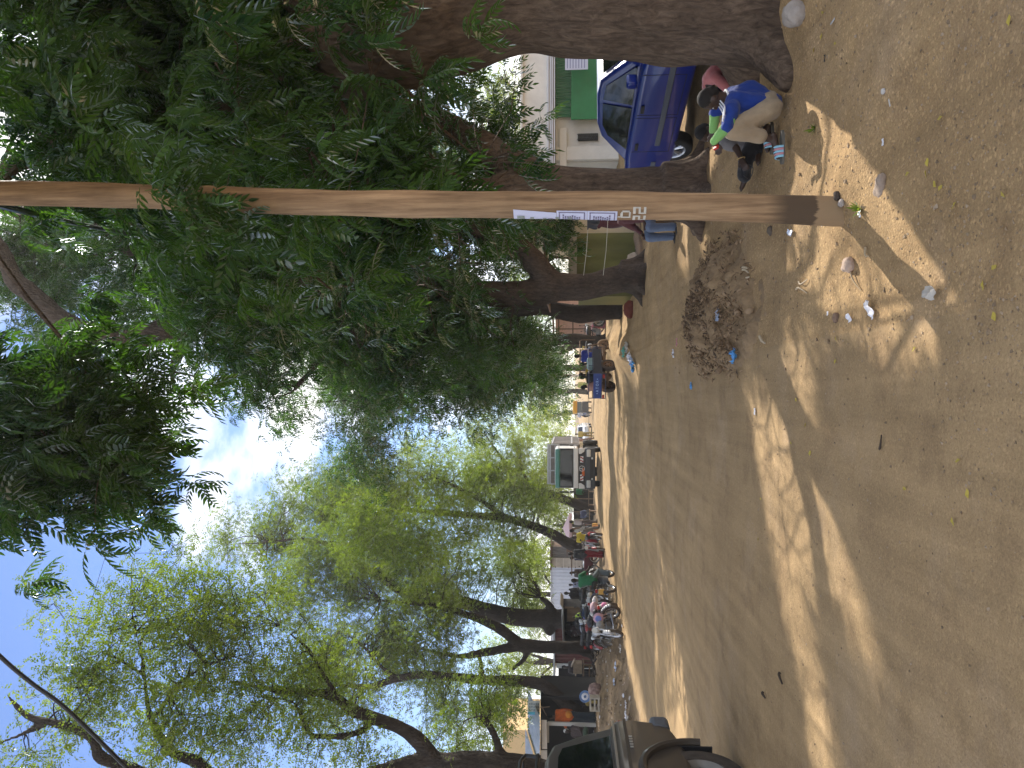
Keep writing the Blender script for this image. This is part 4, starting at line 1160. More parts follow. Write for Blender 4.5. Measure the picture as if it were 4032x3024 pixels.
wr.build('writing', mat('sign_ink', (.1, .13, .14), .8), t)
MB().tube([(0, 0, -.2), (.05, 0, -.55)], .02, 6).tube([(.1, -.1, -.25), (-.1, -.4, -.45)], .02, 6).build('bracket', M_WOOD, t)

t = thing('storey_house', 'yellow and pink two-storey house with balcony columns, seen over the shack roof', 'building', (-36.3, 60, 0))
MB().box((4, 3, 3), (10, 6, 8)).build('wall', M_YELW, t)
MB().box((0, -.1, 5.0), (6.9, .1, 3.4)).box((1.4, -.1, 1.5), (9.6, .1, 3)).build('wall_panel', M_PINKW, t)
for z in (3.3, 5.1, 6.9): MB().box((.6, -.5, z), (8.4, 1, .16)).build('balcony_slab', M_YELW, t)
for x in (-3.2, -1.4, .4, 2.2, 4.0): MB().box((x, -.95, 5.0), (.2, .2, 3.7)).build('column', mat('column_cream', (.7, .58, .4), .8), t)
for x, z in ((-2.4, 4.2), (-.5, 4.2), (1.3, 4.2), (3.1, 4.2), (-2.4, 6.0), (-.5, 6.0), (1.3, 6.0), (3.1, 6.0)):
    w_ = MB().box((x, -.17, z), (.75, .05, 1.1)).build('window', M_GLASS, t)
    MB().box((x + .2, -.21, z), (.3, .03, 1.1)).build('shutter', M_SHEETW, w_)

t = thing('market_umbrella', 'faded pink market umbrella on posts beyond the riders', 'umbrella', (-10.2, 54, H(-10, 54)))
cv = MB()
nrm = 8
ring = [(1.05 * math.cos(2 * math.pi * k / nrm), .9 * math.sin(2 * math.pi * k / nrm), 1.78 + .04 * (k % 2)) for k in range(nrm)]
cv.add([(0, 0, 2.25)] + ring + [(x, y, z - .2) for x, y, z in ring], [(0, 1 + k, 1 + (k + 1) % nrm) for k in range(nrm)] + [(1 + k, 1 + nrm + k, 1 + nrm + (k + 1) % nrm, 1 + (k + 1) % nrm) for k in range(nrm)])
cvo = cv.build('canopy', M_PINKT, t, 20); so = cvo.modifiers.new('thick', 'SOLIDIFY'); so.thickness = .012
MB().tube([(0, 0, 0), (0, 0, 2.25)], .03, 8).build('pole', M_WOOD, t)

t = thing('hut', 'small brown hut with white panel beyond the slanting trunk', 'hut', (-11.6, 56, H(-11, 56)))
MB().box((.0, 1, 1.0), (1.5, 1.6, 2.0)).build('wall', mat('brown_board', (.22, .13, .08), .85, var=.2), t)
MB().box((.25, .17, 1.3), (.5, .04, .5)).build('panel', M_WHITE, t)
MB().prism([(-1.0, 1.95), (1.0, 2.1), (1.0, 2.15), (-1.0, 2.0)], -.3, 2, 'XZ').build('roof', M_RUST, t)
t = thing('stall', 'dark stall frame hung with goods, beside the oncoming truck', 'stall', (-10.2, 64, H(-10, 64)))
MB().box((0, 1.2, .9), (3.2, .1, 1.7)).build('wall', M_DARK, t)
for x in (-1.5, -.5, .6, 1.6): MB().box((x, 0, .95), (.07, .07, 1.9)).build('post', M_WOOD, t)
MB().prism([(-1.8, 1.9), (1.9, 1.98), (1.9, 2.03), (-1.8, 1.95)], -.4, 1.6, 'XZ').build('roof', M_SHEETW, t)

# table of cartons on the bank
tb = P(360, 2330, 31.5); tz = H(tb.x, tb.y)
t = thing('table', 'rough wooden table loaded with flattened cartons, in front of the red shed', 'table', (tb.x, tb.y, tz))
MB().box((0, 0, .42), (1.25, .6, .06)).build('top', M_WOOD, t)
for sx in (-.55, .55):
    for sy in (-.25, .25): MB().box((sx, sy, .2), (.06, .06, .4)).build('leg', M_WOOD, t)
MB().box((0, -.27, .18), (1.15, .05, .06)).build('stretcher', M_WOOD, t)
cg = 'cartons on the wooden table'
for k, (x, z, d, ry, lab) in enumerate(((-.15, .75, (1.0, .5, .04), .06, 'big flattened brown carton lying across the table load'), (.38, .66, (.42, .45, .36), 0, 'square carton at the right end of the table'),
                                   (-.35, .6, (.5, .42, .26), 0, 'low carton at the left end of the table'), (.55, .84, (.3, .5, .05), .5, 'carton flap hanging over the right table end'), (-.5, .86, (.36, .5, .05), -.55, 'grey carton flap sagging over the left table end'))):
    o = MB().box((0, 0, 0), d).build('carton', M_CARD if k != 4 else M_PALEB, None, bevel=.008); o.location = (tb.x + x, tb.y, tz + z); o.rotation_euler = (0, ry, .05 * k); tag(o, lab, 'carton', cg)
# ------------------------------------------------------------------ vehicles
M_TYRE = mat('tyre', (0.022, 0.021, 0.02), 0.85, var=.3, vscale=9)
M_TYRED = mat('dusty_tyre', (0.075, 0.06, 0.048), 0.95, var=.35, vscale=9)
M_RIM = mat('alloy', (0.55, 0.56, 0.58), 0.3, metal=.8)
M_STEEL = mat('steel', (0.5, 0.5, 0.5), 0.28, metal=.9)
M_BLUE = mat('blue_paint', (0.002, 0.018, 0.19), 0.3, coat=.6, spec=.3)
M_CGLASS = mat('car_glass', (0.006, 0.008, 0.009), 0.04, spec=.45)
M_RUBBER = mat('black_trim', (0.02, 0.02, 0.022), 0.55)
M_GREYTRIM = mat('grey_trim', (0.10, 0.11, 0.13), 0.5)
M_BEIGEP = mat('beige_paint', (0.055, 0.045, 0.037), 0.4, coat=.35, var=.1, vscale=3)
M_RED = mat('red_lens', (0.3, 0.01, 0.01), 0.2, coat=.5)
M_ORANGE = mat('orange_lens', (0.6, 0.16, 0.01), 0.25)
M_LENS = mat('clear_lens', (0.6, 0.62, 0.62), 0.1, spec=.8)
M_WHITEP = mat('white_paint', (0.7, 0.71, 0.72), 0.35, coat=.5, var=.04)
M_TEAL = mat('teal_paint', (0.05, 0.22, 0.2), 0.3, coat=.5)
M_BUMP = mat('grey_bumper', (0.05, 0.056, 0.066), 0.55)

def wheel(parent, c, r, w, rim_r, axis='Y', spokes=5, tyre=None, rimm=None, name='wheel', style='alloy'):
    tyre = tyre or M_TYRE; rimm = rimm or M_RIM
    h = w / 2
    prof = [(rim_r, -h * .8), (rim_r * 1.05, -h * .95), (r * .9, -h), (r * .975, -h * .8), (r, -h * .55), (r, h * .55), (r * .975, h * .8), (r * .9, h), (rim_r * 1.05, h * .95), (rim_r, h * .8), (rim_r, -h * .8)]
    o = MB().lathe(prof, 36, 0, None, axis).build(name, tyre, parent, 50)
    o.location = c
    m = MB()
    m.lathe([(rim_r * .86, h * .3), (rim_r * .97, h * .86), (rim_r * 1.01, h * .9), (rim_r * 1.01, -h * .9), (rim_r * .97, -h * .86), (rim_r * .86, -h * .3), (rim_r * .86, h * .3)], 36, 0, None, axis)
    def PT(a, rr, d):
        return (math.cos(a) * rr, d, math.sin(a) * rr) if axis == 'Y' else (d, math.cos(a) * rr, math.sin(a) * rr)
    if style == 'alloy':
        for sgn in (-1, 1):
            for k in range(spokes):
                a = 2 * math.pi * k / spokes + .3
                for da in (-.16, .16):
                    m.tube([PT(a, rim_r * .12, sgn * h * .55), PT(a + da, rim_r * .92, sgn * h * .66)], [rim_r * .11, rim_r * .07], 6)
            m.ell((0, sgn * h * .5, 0) if axis == 'Y' else (sgn * h * .5, 0, 0), rim_r * .2)
        m.lathe([(0.001, -h * .1), (rim_r * .88, -h * .1), (rim_r * .88, h * .1), (0.001, h * .1)], 24, 1, None, axis)
    elif style == 'steel':
        m.lathe([(0.001, -h * .62), (rim_r * .3, -h * .62), (rim_r * .34, -h * .5), (rim_r * .75, -h * .38), (rim_r * .9, -h * .1), (rim_r * .9, h * .1), (rim_r * .75, h * .38), (rim_r * .34, h * .5), (rim_r * .3, h * .62), (0.001, h * .62)], 30, 0, None, axis)
        for sgn in (-1, 1):
            for k in range(6):
                m.ell(PT(k * math.pi / 3, rim_r * .6, sgn * h * .42), (rim_r * .13,) * 3, 1, None, None, 10, 7)
                m.ell(PT(k * math.pi / 3 + .5, rim_r * .22, sgn * h * .62), (rim_r * .05,) * 3, 0, None, None, 8, 5)
    else:
        for k in range(18):
            a = 2 * math.pi * k / 18
            m.tube([PT(a, rim_r * .1, h * .35 * (1 if k % 2 else -1)), PT(a + .25, rim_r * .95, 0)], max(.003, r * .008), 4)
        m.lathe([(0.001, -h * .9), (rim_r * .17, -h * .9), (rim_r * .17, h * .9), (.001, h * .9)], 12, 0, None, axis)
    m.build('rim', [rimm, M_DARK], o, 50)
    return o

def carve(body, cyls):
    """Cut wheel arches out of a body shell: cyls (x, z, r)."""
    for x, z, r, y0, y1 in cyls:
        c = MB().lathe([(0.0001, y0), (r, y0), (r, y1), (0.0001, y1)], 40, 0, Matrix.Translation((x, 0, z)), 'Y')
        co = c.build('arch_cutter', M_DARK, None, 0)
        b = body.modifiers.new('arch', 'BOOLEAN'); b.operation = 'DIFFERENCE'; b.object = co; b.solver = 'EXACT'
        dg = bpy.context.evaluated_depsgraph_get()
        me = bpy.data.meshes.new_from_object(body.evaluated_get(dg), depsgraph=dg)
        body.modifiers.clear(); body.data = me
        bpy.data.objects.remove(co)
    return body

def apply_mods(o):
    dg = bpy.context.evaluated_depsgraph_get()
    me = bpy.data.meshes.new_from_object(o.evaluated_get(dg), depsgraph=dg)
    o.modifiers.clear(); o.data = me
    return o

def car_shell(t, L_poly, W, house, tumble, paint, arches, belt_z):
    """Lower body from a side outline, plus a narrowing glasshouse. x forward."""
    b = MB().prism(L_poly, -W / 2, W / 2, 'XZ').build('body', paint, t, 40, .07, 3)
    apply_mods(b)
    carve(b, arches)
    b.data.polygons.foreach_set('use_smooth', [True] * len(b.data.polygons)); b.data.set_sharp_from_angle(angle=R(32))
    # glasshouse: outline points (x, z); inward by tumble * (z - belt)
    vs = []; n = len(house)
    for sgn in (-1, 1):
        for x, z in house: vs.append((x, sgn * (W / 2 - .05 - tumble * max(0, z - belt_z)), z))
    mb = MB(); mb.add(vs, [tuple(range(n - 1, -1, -1)), tuple(range(n, 2 * n))] + [(i, (i + 1) % n, n + (i + 1) % n, n + i) for i in range(n)])
    g = mb.build('roof', paint, t, 40, .035, 3)
    return b, g

def side_panel(t, name, poly, W, tumble, belt_z, m, sgn, off=.004, thick=.006):
    """A flat piece following the slope of the glasshouse side."""
    vs = []
    for o in (off, off + thick):
        for x, z in poly: vs.append((x, sgn * (W / 2 - .05 - tumble * max(0, z - belt_z) + o), z))
    n = len(poly)
    return MB().add(vs, [tuple(range(n - 1, -1, -1)), tuple(range(n, 2 * n))] + [(i, (i + 1) % n, n + (i + 1) % n, n + i) for i in range(n)]).build(name, m, t, 30)

def sweep_panel(t, name, a, b, W, tumble, belt_z, m, k=.86, off=.012):
    """Windscreen or rear window between two outline points of the glasshouse."""
    d = Vector((b[0] - a[0], 0, b[1] - a[1])); n = Vector((d.z, 0, -d.x)).normalized()
    if n.z < 0: n = -n
    vs = []
    for o in (off, off + .006):
        for (x, z) in ((a[0] + d.x * .07, a[1] + d.z * .07), (a[0] + d.x * .92, a[1] + d.z * .92)):
            y = (W / 2 - .05 - tumble * max(0, z - belt_z)) * k
            for s in (-1, 1): vs.append((x + n.x * o, s * y, z + n.z * o))
    return MB().add(vs, [(0, 2, 3, 1), (4, 5, 7, 6), (0, 1, 5, 4), (2, 6, 7, 3), (0, 4, 6, 2), (1, 3, 7, 5)]).build(name, m, t, 30)

def sedan(name, label, loc, rz, paint, L=4.2, W=1.66, cat='car'):
    t = thing(name, label, cat, loc, rz)
    s = L / 4.2
    r = .295
    poly = [(-2.0, .24), (-2.08, .5), (-2.05, .8), (-1.98, .9), (-1.4, .93), (.0, .9), (.75, .88), (1.5, .82), (1.95, .7), (2.1, .5), (2.08, .24)]
    poly = [(x * s, z) for x, z in poly]
    belt = .9
    house = [(-1.62 * s, .88), (-1.05 * s, 1.28), (-.75 * s, 1.35), (-.1 * s, 1.37), (.22 * s, 1.33), (1.02 * s, .87)]
    ax = (-1.22 * s, 1.27 * s)
    b, g = car_shell(t, poly, W, house, .32, paint, [(ax[0], r, .36, -W, W), (ax[1], r, .36, -W, W)], belt)
    MB().box((0, 0, .33), (3.9 * s, W - .34, .22)).build('underbody', M_DARK, t)
    for x in ax:
        for sy in (-1, 1): wheel(t, (x, sy * (W / 2 - .1), r), r, .19, .19)
    for sgn in (-1, 1):
        side_panel(t, 'rear_window', [(-1.2 * s, .93), (-.95 * s, 1.2), (-.72 * s, 1.28), (-.22 * s, 1.295), (-.17 * s, .93)], W, .32, belt, M_CGLASS, sgn)
        side_panel(t, 'front_window', [(-.09 * s, .93), (-.13 * s, 1.295), (.17 * s, 1.27), (.72 * s, .93)], W, .32, belt, M_CGLASS, sgn)
        md = MB().box((.0, sgn * (W / 2 + .008), .52), (2.0 * s, .024, .07)).box((-1.72 * s, sgn * (W / 2 - .0), .52), (.5 * s, .024, .07)).build('moulding', M_GREYTRIM, t, bevel=.008)
        for x, nm in ((-.75 * s, 'rear_door'), (.18 * s, 'front_door')):
            d = MB()
            for q in (-.5, .5): d.box((x + q * .86 * s, sgn * (W / 2 + .001), .6), (.008, .004, .52))
            d.box((x, sgn * (W / 2 + .001), .345), (.86 * s, .004, .008))
            do = d.build(nm, M_RUBBER, t)
            MB().box((x - .28 * s, sgn * (W / 2 + .012), .8), (.17, .02, .045)).build('handle', M_RUBBER if nm == 'front_door' else M_RUBBER, do, bevel=.008)
        MB().box((.62 * s, sgn * (W / 2 + .085), .99), (.1, .17, .13), rz=-.25 * sgn).build('mirror', paint, t, bevel=.03, seg=3)
        MB().ell((1.6 * s, sgn * W / 2, .6), (.03, .012, .022)).build('indicator', M_ORANGE, t)
        MB().box((1.95 * s, sgn * .58, .64), (.2, .34, .14)).build('headlight', M_LENS, t, bevel=.03)
        MB().box((-2.03 * s, sgn * .6, .72), (.08, .3, .17)).build('tail_light', M_RED, t, bevel=.02)
    sweep_panel(t, 'windscreen', house[5], house[4], W, .32, belt, M_CGLASS)
    sweep_panel(t, 'rear_screen', house[0], house[1], W, .32, belt, M_CGLASS)
    for x in (2.08 * s, -2.06 * s): MB().box((x, 0, .38), (.12, W - .1, .2)).build('bumper', paint, t, bevel=.04, seg=3)
    return t

bc = Vector((3.36, 10.9, 0)) + Vector((.2079, -.978, 0)) * 1.22 + Vector((.978, .2079, 0)) * .73
sedan('parked_car', 'glossy dark blue car parked between the two nearest tree trunks', (bc.x, bc.y, -.1), R(-78), M_BLUE)

# ---- off-road wagon on the left edge, its back end in view
t = thing('offroad_wagon', 'dusty beige off-road wagon with black roof rack at the left edge', 'car', (-4.46, 7.1, H(-4.5, 7.1)), R(-90))
W = 1.84
# x forward (towards the camera); rear axle at x = 0
poly = [(-.86, .58), (-1.0, .72), (-1.05, 1.0), (-1.02, 1.16), (-.9, 1.21), (1.9, 1.19), (3.0, 1.15), (3.55, 1.02), (3.62, .62), (3.4, .5), (.6, .46), (-.5, .5)]
belt = 1.19
house = [(-.94, 1.17), (-.86, 1.5), (-.74, 1.80), (-.5, 1.86), (1.6, 1.86), (1.85, 1.8), (2.4, 1.17)]
b, g = car_shell(t, poly, W, house, .2, M_BEIGEP, [(0, .42, .5, -W, W), (2.75, .42, .5, -W, W)], belt)
MB().box((1.3, 0, .55), (4.2, W - .5, .2)).build('underbody', M_DARK, t)
for x in (0, 2.75):
    for sy in (-1, 1): wheel(t, (x, sy * (W / 2 - .13), .41), .41, .26, .22, tyre=M_TYRED, rimm=mat('dusty_steel', (.24, .23, .21), .5, metal=.4), style='steel')
for sgn in (-1, 1):
    side_panel(t, 'rear_window', [(-.72, 1.22), (-.62, 1.7), (-.45, 1.74), (.42, 1.74), (.42, 1.22)], W, .2, belt, M_CGLASS, sgn)
    side_panel(t, 'door_window', [(.5, 1.22), (.5, 1.74), (1.2, 1.74), (1.2, 1.22)], W, .2, belt, M_CGLASS, sgn)
    side_panel(t, 'front_window', [(1.28, 1.22), (1.28, 1.74), (1.6, 1.72), (2.1, 1.22)], W, .2, belt, M_CGLASS, sgn)
    MB().box((.2, sgn * (W / 2 + .004), 1.18), (2.3, .012, .022)).build('belt_strip', M_STEEL, t)
    MB().box((.1, sgn * (W / 2 + .004), 1.06), (2.2, .014, .03)).build('side_groove', M_BEIGEP, t)
    ar = MB()
    pr = [(0 + .53 * math.cos(a), .42 + .53 * math.sin(a)) for a in np.linspace(R(-8), R(188), 22)]
    ar.tube([(x, sgn * (W / 2 + .005), z) for x, z in pr], .042, 8)
    ar.build('wheel_arch', M_BEIGEP, t)
    MB().box((-.46, sgn * (W / 2 - .12), .45), (.02, .24, .42)).build('mudflap', M_RUBBER, t)
    MB().box((-.98, sgn * (W / 2 - .07), 1.02), (.1, .12, .26)).build('tail_light', M_RED, t, bevel=.03)
    MB().box((-.72, sgn * (W / 2 - .12), .52), (.07, .06, .09)).build('reflector', M_RED, t, bevel=.015)
    MB().box((-.99, sgn * (W / 2 - .2), .69), (.26, .42, .2)).build('bumper_corner', M_GREYTRIM, t, bevel=.05, seg=3)
    MB().box((3.5, sgn * .62, .86), (.2, .3, .2)).build('headlight', M_LENS, t, bevel=.03)
    MB().box((1.95, sgn * (W / 2 + .1), 1.3), (.12, .2, .18)).build('mirror', M_RUBBER, t, bevel=.03)
    for k in range(5): MB().box((-.62 + .055 * k, sgn * (W / 2 + .004), 1.02), (.032, .008, .036)).build('badge_letter', M_STEEL, t, bevel=.004)
sweep_panel(t, 'windscreen', house[6], house[5], W, .2, belt, M_CGLASS)
sweep_panel(t, 'rear_screen', house[0], house[2], W, .2, belt, M_CGLASS)
MB().box((-1.04, 0, .7), (.14, 1.3, .18)).build('rear_bumper', M_GREYTRIM, t, bevel=.04)
MB().box((3.66, 0, .62), (.16, W - .08, .24)).build('front_bumper', M_GREYTRIM, t, bevel=.04)
MB().box((.5, 0, 1.866), (2.2, 1.3, .02)).build('roof_panel', mat('pale_roof', (.17, .165, .16), .45), t, bevel=.008)
rk = MB()
for sy in (-.66, .66):
    rk.tube([(-.66, sy, 1.92), (-.68, sy, 2.08), (-.56, sy, 2.12), (1.5, sy, 2.12), (1.6, sy, 2.0), (1.6, sy, 1.92)], .02, 8)
    rk.tube([(-.7, sy, 1.95), (1.6, sy, 1.95)], .02, 8)
    for x in (-.1, .5, 1.1): rk.tube([(x, sy, 1.95), (x - .1, sy, 2.12)], .017, 8)
for x in (-.68, -.3, .1, .5, .9, 1.3, 1.6): rk.tube([(x, -.66, 1.95), (x, .66, 1.95)], .016, 6)
rk.tube([(-.66, -.66, 2.1), (-.66, .66, 2.1)], .02, 8)
rk.build('roof_rack', M_BLACK, t)

# ---- the oncoming truck
t = thing('cargo_truck', 'oncoming white and dark grey cargo truck with teal sun visor', 'truck', (-4.6, 41.7, H(-4.6, 42)), 0)
# faces -y
fp = MB().box((0, .9, 1.88), (2.2, 1.7, 1.24)).build('cab', M_WHITEP, t, bevel=.1, seg=3)
MB().box((0, 0.02, 1.9), (2.02, .06, .72)).build('windscreen', M_CGLASS, t, bevel=.05)
MB().box((0, .03, 1.9), (2.14, .05, .84)).build('windscreen_seal', M_BLACK, t, bevel=.08)
MB().box((0, -.1, 2.36), (2.12, .2, .24), rx=-.25).build('sun_visor', M_TEAL, t, bevel=.04)
wp = MB()
for x in (-.45, .35): wp.tube([(x, -.03, 1.56), (x + .4, -.035, 1.68)], .012, 5)
wp.build('wiper', M_BLACK, t)
MB().box((0, .02, 1.38), (2.16, .1, .26)).build('front_panel', M_WHITEP, t, bevel=.03)
MB().box((0, .0, 1.02), (2.0, .1, .42)).build('grille', M_BLACK, t, bevel=.03)
for sx in (-1, 1):
    MB().prism([(sx * 1.1, 1.22), (sx * .8, 1.22), (sx * .8, 1.1), (sx * .92, .92), (sx * 1.1, .9)], -.07, .0, 'XZ').build('corner_panel', M_WHITEP, t, bevel=.015)
    MB().box((sx * .84, -.08, .69), (.4, .1, .22)).build('headlight', M_LENS, t, bevel=.04, seg=3)
    mr = MB().box((sx * 1.28, -.12, 2.0), (.08, .1, .5)).box((sx * 1.27, -.12, 1.62), (.08, .1, .2))
    mr.tube([(sx * 1.08, .05, 2.3), (sx * 1.3, -.1, 2.3), (sx * 1.3, -.1, 1.5), (sx * 1.08, .05, 1.45)], .015, 6)
    mr.build('mirror', M_BLACK, t, bevel=.012)
    hz = MB()
    hz.box((sx * .5, -.062, 1.06), (.34, .012, .17))
    for k in range(2): hz.prism([(sx * .5 + sx * (-.165 + .17 * k), .978), (sx * .5 + sx * (-.095 + .17 * k), .978), (sx * .5 + sx * (-.01 + .17 * k), 1.142), (sx * .5 + sx * (-.08 + .17 * k), 1.142)], -.072, -.069, 'XZ', 1)
    hz.build('hazard_stripe_marking', [M_WHITEP, M_RED], t)
    hg = MB().box((sx * .56, -.1, .5), (.1, .03, .09)).build('fog_light', M_LENS, t, bevel=.02)
MB().box((-.2, -.062, .98), (.42, .012, .13)).build('warning_plate', mat('orange_plate', (.6, .12, .01), .6), t)
st_ = MB().lathe([(.155, -.012), (.155, .012), (.135, .012), (.135, -.012), (.155, -.012)], 32, 0, Matrix.Translation((0, -.075, 1.05)), 'Y')
for k in range(3):
    a = R(90 + 120 * k)
    st_.tube([(0, -.075, 1.05), (.14 * math.cos(a), -.075, 1.05 + .14 * math.sin(a))], [.026, .007], 6)
st_.build('emblem', M_STEEL, t)
MB().box((0, .05, .6), (2.2, .26, .56)).build('bumper', M_BUMP, t, bevel=.06, seg=3)
MB().box((0, -.085, .52), (1.1, .02, .2)).build('bumper_slot', M_BLACK, t)
MB().box((0, 4.4, .85), (.9, 6.8, .22)).build('chassis', M_BLACK, t)
bx = MB().box((0, 4.9, 1.2), (2.26, 5.6, .12)).box((0, 2.14, 2.1), (2.2, .06, 1.7))
for sx in (-1, 1): bx.box((sx * 1.13, 4.9, 1.98), (.06, 5.6, 1.5))
bx.box((0, 7.68, 1.98), (2.26, .06, 1.5))
bx.build('cargo_box', mat('truck_box', (.2, .17, .15), .7, var=.25), t)
fr = MB()
for sx in (-1.12, -.37, .37, 1.12): fr.box((sx, 2.08, 2.1), (.06, .06, 1.76))
for z in (2.96, 2.84): fr.box((0, 2.07, z), (2.3, .07, .09))
fr.box((0, 2.07, 2.56), (2.2, .05, .05))
for k in range(6):
    for sx in (-1, 1): fr.box((sx * 1.18, 2.3 + 1.05 * k, 2.0), (.05, .07, 1.6))
for z in (1.6, 2.72):
    for sx in (-1, 1): fr.box((sx * 1.18, 4.9, z), (.04, 5.6, .07))
fr.build('stake_frame', mat('frame_pale', (.42, .43, .45), .6, var=.15), t)
for y, xs in ((1.0, (-.95, .95)), (5.9, (-.98, -.7, .7, .98))):
    for x in xs: wheel(t, (x, y, .46), .46, .25, .26, 'X', style='steel', rimm=M_BUMP)
MB().box((0, 1.0, .5), (1.7, .14, .14)).box((0, 5.9, .5), (1.7, .16, .16)).build('axle', M_BLACK, t)

# ---- small white car far down the road
sedan('far_car', 'small white car coming through the dust beyond the truck', (-4.9, 77, H(-4.9, 77)), R(-92), M_WHITEP, 4.2, 1.68)

# ---- motorbikes
def motorbike(label, loc, rz, tank, group=None, lean=0.0, dirty=True, steer=0.0, plate=None, name='motorbike'):
    """Facing +x; wheelbase 1.25 m."""
    t = thing(name, label, 'motorbike', loc, rz, group)
    t.rotation_euler = (lean, 0, rz)
    ty = M_TYRED if dirty else M_TYRE
    rw = .3
    wheel(t, (-.62, 0, rw), rw, .1, .22, style='spoke', tyre=ty, rimm=M_STEEL, name='rear_wheel')
    fwh = wheel(t, (.66, 0, rw), rw, .085, .225, style='spoke', tyre=ty, rimm=M_STEEL, name='front_wheel')
    fwh.rotation_euler = (0, 0, steer)
    fr_ = MB()
    fr_.tube([(.42, 0, .86), (.1, 0, .62), (-.3, 0, .6), (-.78, 0, .7)], .022, 8)
    fr_.tube([(.4, 0, .8), (.28, 0, .4), (-.1, 0, .28), (-.35, 0, .34), (-.4, 0, .6)], .02, 8)
    for s in (-.09, .09): fr_.tube([(-.3, s, .34), (-.62, s, .3)], .018, 6); fr_.tube([(-.62, s, .32), (-.52, s, .66)], .025, 8)
    fr_.build('frame', M_BLACK, t)
    en = MB().box((.05, 0, .36), (.3, .2, .2)).lathe([(.085, 0), (.085, .22)], 14, 0, Matrix.Translation((.16, 0, .42)) @ rotm(0, .35, 0))
    for k in range(5): en.lathe([(.11, .03 + .04 * k), (.11, .042 + .04 * k)], 14, 0, Matrix.Translation((.16, 0, .42)) @ rotm(0, .35, 0))
    en.build('engine', mat('cast_metal', (.2, .2, .2), .45, metal=.6), t, bevel=.01)
    tk = MB().ell((.18, 0, .8), (.28, .14, .12)).ell((.05, 0, .78), (.2, .1, .1)).build('fuel_tank', tank, t)
    MB().cap((-.12, 0, .77), (-.68, 0, .82), .1, .08, 0, 12).build('seat', M_RUBBER, t)
    MB().tube([(.22, .1, .38), (.2, .12, .24), (-.2, .14, .24), (-.75, .15, .34)], [.022, .022, .03, .045], 8).build('exhaust', M_STEEL, t)
    fk = MB()
    for s in (-.07, .07): fk.tube([(.66, s, .3), (.4, s, .92)], .02, 8)
    fk.build('fork', M_STEEL, t)
    hb = MB().tube([(.3, -.36, .98), (.38, -.2, 1.0), (.4, 0, .94), (.38, .2, 1.0), (.3, .36, .98)], .014, 8)
    for s in (-1, 1): hb.cap((.3, s * .3, .985), (.29, s * .38, .98), .02)
    hb.build('handlebar', M_BLACK, t)
    MB().lathe([(.001, .1), (.05, .1), (.088, .0), (.09, -.015), (.001, -.015)], 18, 0, Matrix.Translation((.5, 0, .88)) @ rotm(0, R(-90), 0)).build('headlight', M_LENS, t)
    for cx, a0, a1 in ((.66, 20, 140), (-.62, 30, 175)):
        md = MB(); pts = [(cx + .335 * math.cos(R(a)), 0, rw + .335 * math.sin(R(a))) for a in np.linspace(a0, a1, 10)]
        for (p, q) in zip(pts[:-1], pts[1:]):
            md.add([(p[0], -.055, p[2]), (p[0], .055, p[2]), (q[0], .055, q[2]), (q[0], -.055, q[2])], [(0, 1, 2, 3)])
        mo = md.build('mudguard', tank, t, 60); so = mo.modifiers.new('thick', 'SOLIDIFY'); so.thickness = .006
    MB().box((-.86, 0, .72), (.05, .12, .09)).build('tail_light', M_RED, t, bevel=.012)
    if plate: MB().box((-.9, 0, .55), (.012, .2, .2)).build('number_plate', plate, t)
    for s in (-1, 1):
        MB().tube([(.32, s * .26, 1.0), (.3, s * .32, 1.14)], .007, 5).ell((.3, s * .33, 1.18), (.012, .055, .04)).build('mirror', M_BLACK, t)
    return t

M_TK = [mat('tank_%d' % k, c, .3, coat=.6) for k, c in enumerate(((.32, .33, .35), (.03, .03, .035), (.25, .02, .02), (.05, .1, .3), (.4, .38, .34), (.5, .5, .5)))]
def at(u, v):
    p = G(u, v); return (p.x, p.y, H(p.x, p.y) - .01)
bg_ = 'motorbikes parked along the left bank'
motorbike('front motorbike of the parked row, white round headlight facing the road', at(520, 2449), R(-70), M_TK[5], bg_, R(-8), steer=.25)
motorbike('parked motorbike with big dusty rear wheel and bundle load, second from the front', at(562, 2440), R(150), M_TK[0], bg_, R(-6))
motorbike('parked motorbike loaded with pink bundles, third in the row', at(622, 2428), R(120), M_TK[4], bg_, R(-7))
motorbike('parked motorbike seen sideways beside the robed people', at(668, 2366), R(25), M_TK[1], bg_, R(-6))
motorbike('black parked motorbike under the flat-roofed kiosk, white tank', at(560, 2395), R(160), M_TK[5], bg_, R(6))
motorbike('black parked motorbike furthest back under the kiosk roof', at(530, 2382), R(-30), M_TK[1], bg_, R(-6))
yel = mat('yellow_plate', (.62, .36, .08), .6)
motorbike('motorbike ridden by the person in the green shirt, yellow number plate', (-7.25, 28.2, H(-7.25, 28.2)), R(80), M_TK[1], None, 0, plate=yel)
motorbike('motorbike held by the person in dark top and red trousers', at(858, 2379), R(-75), M_TK[2], None, R(-5))
motorbike('motorbike under the seated rider in the yellow shirt', at(912, 2371), R(110), M_TK[1], None, R(-4))
motorbike('red-seated motorbike standing in the sun beyond the pink umbrella', at(995, 2338), R(15), M_TK[2], None, R(-5))
motorbike('black motorbike in the clutter in front of the pink stall', at(1712, 2384), R(20), M_TK[1], None, R(-6))
for k, (u, v, r_, tk, lab) in enumerate(((640, 2412, 95, 3, 'blue-tanked motorbike in the middle of the parked row'), (600, 2405, -40, 0, 'silver motorbike squeezed between the loaded ones'), (545, 2405, 70, 2, 'red-tanked motorbike behind the front one'), (715, 2372, -30, 4, 'pale motorbike at the robed people'),
        (762, 2362, 110, 1, 'black motorbike beyond the green rider'), (880, 2362, -80, 0, 'silver motorbike between the red-trousered person and the yellow shirt'))):
    motorbike(lab, at(u, v), R(r_), M_TK[tk], bg_, R(-6))
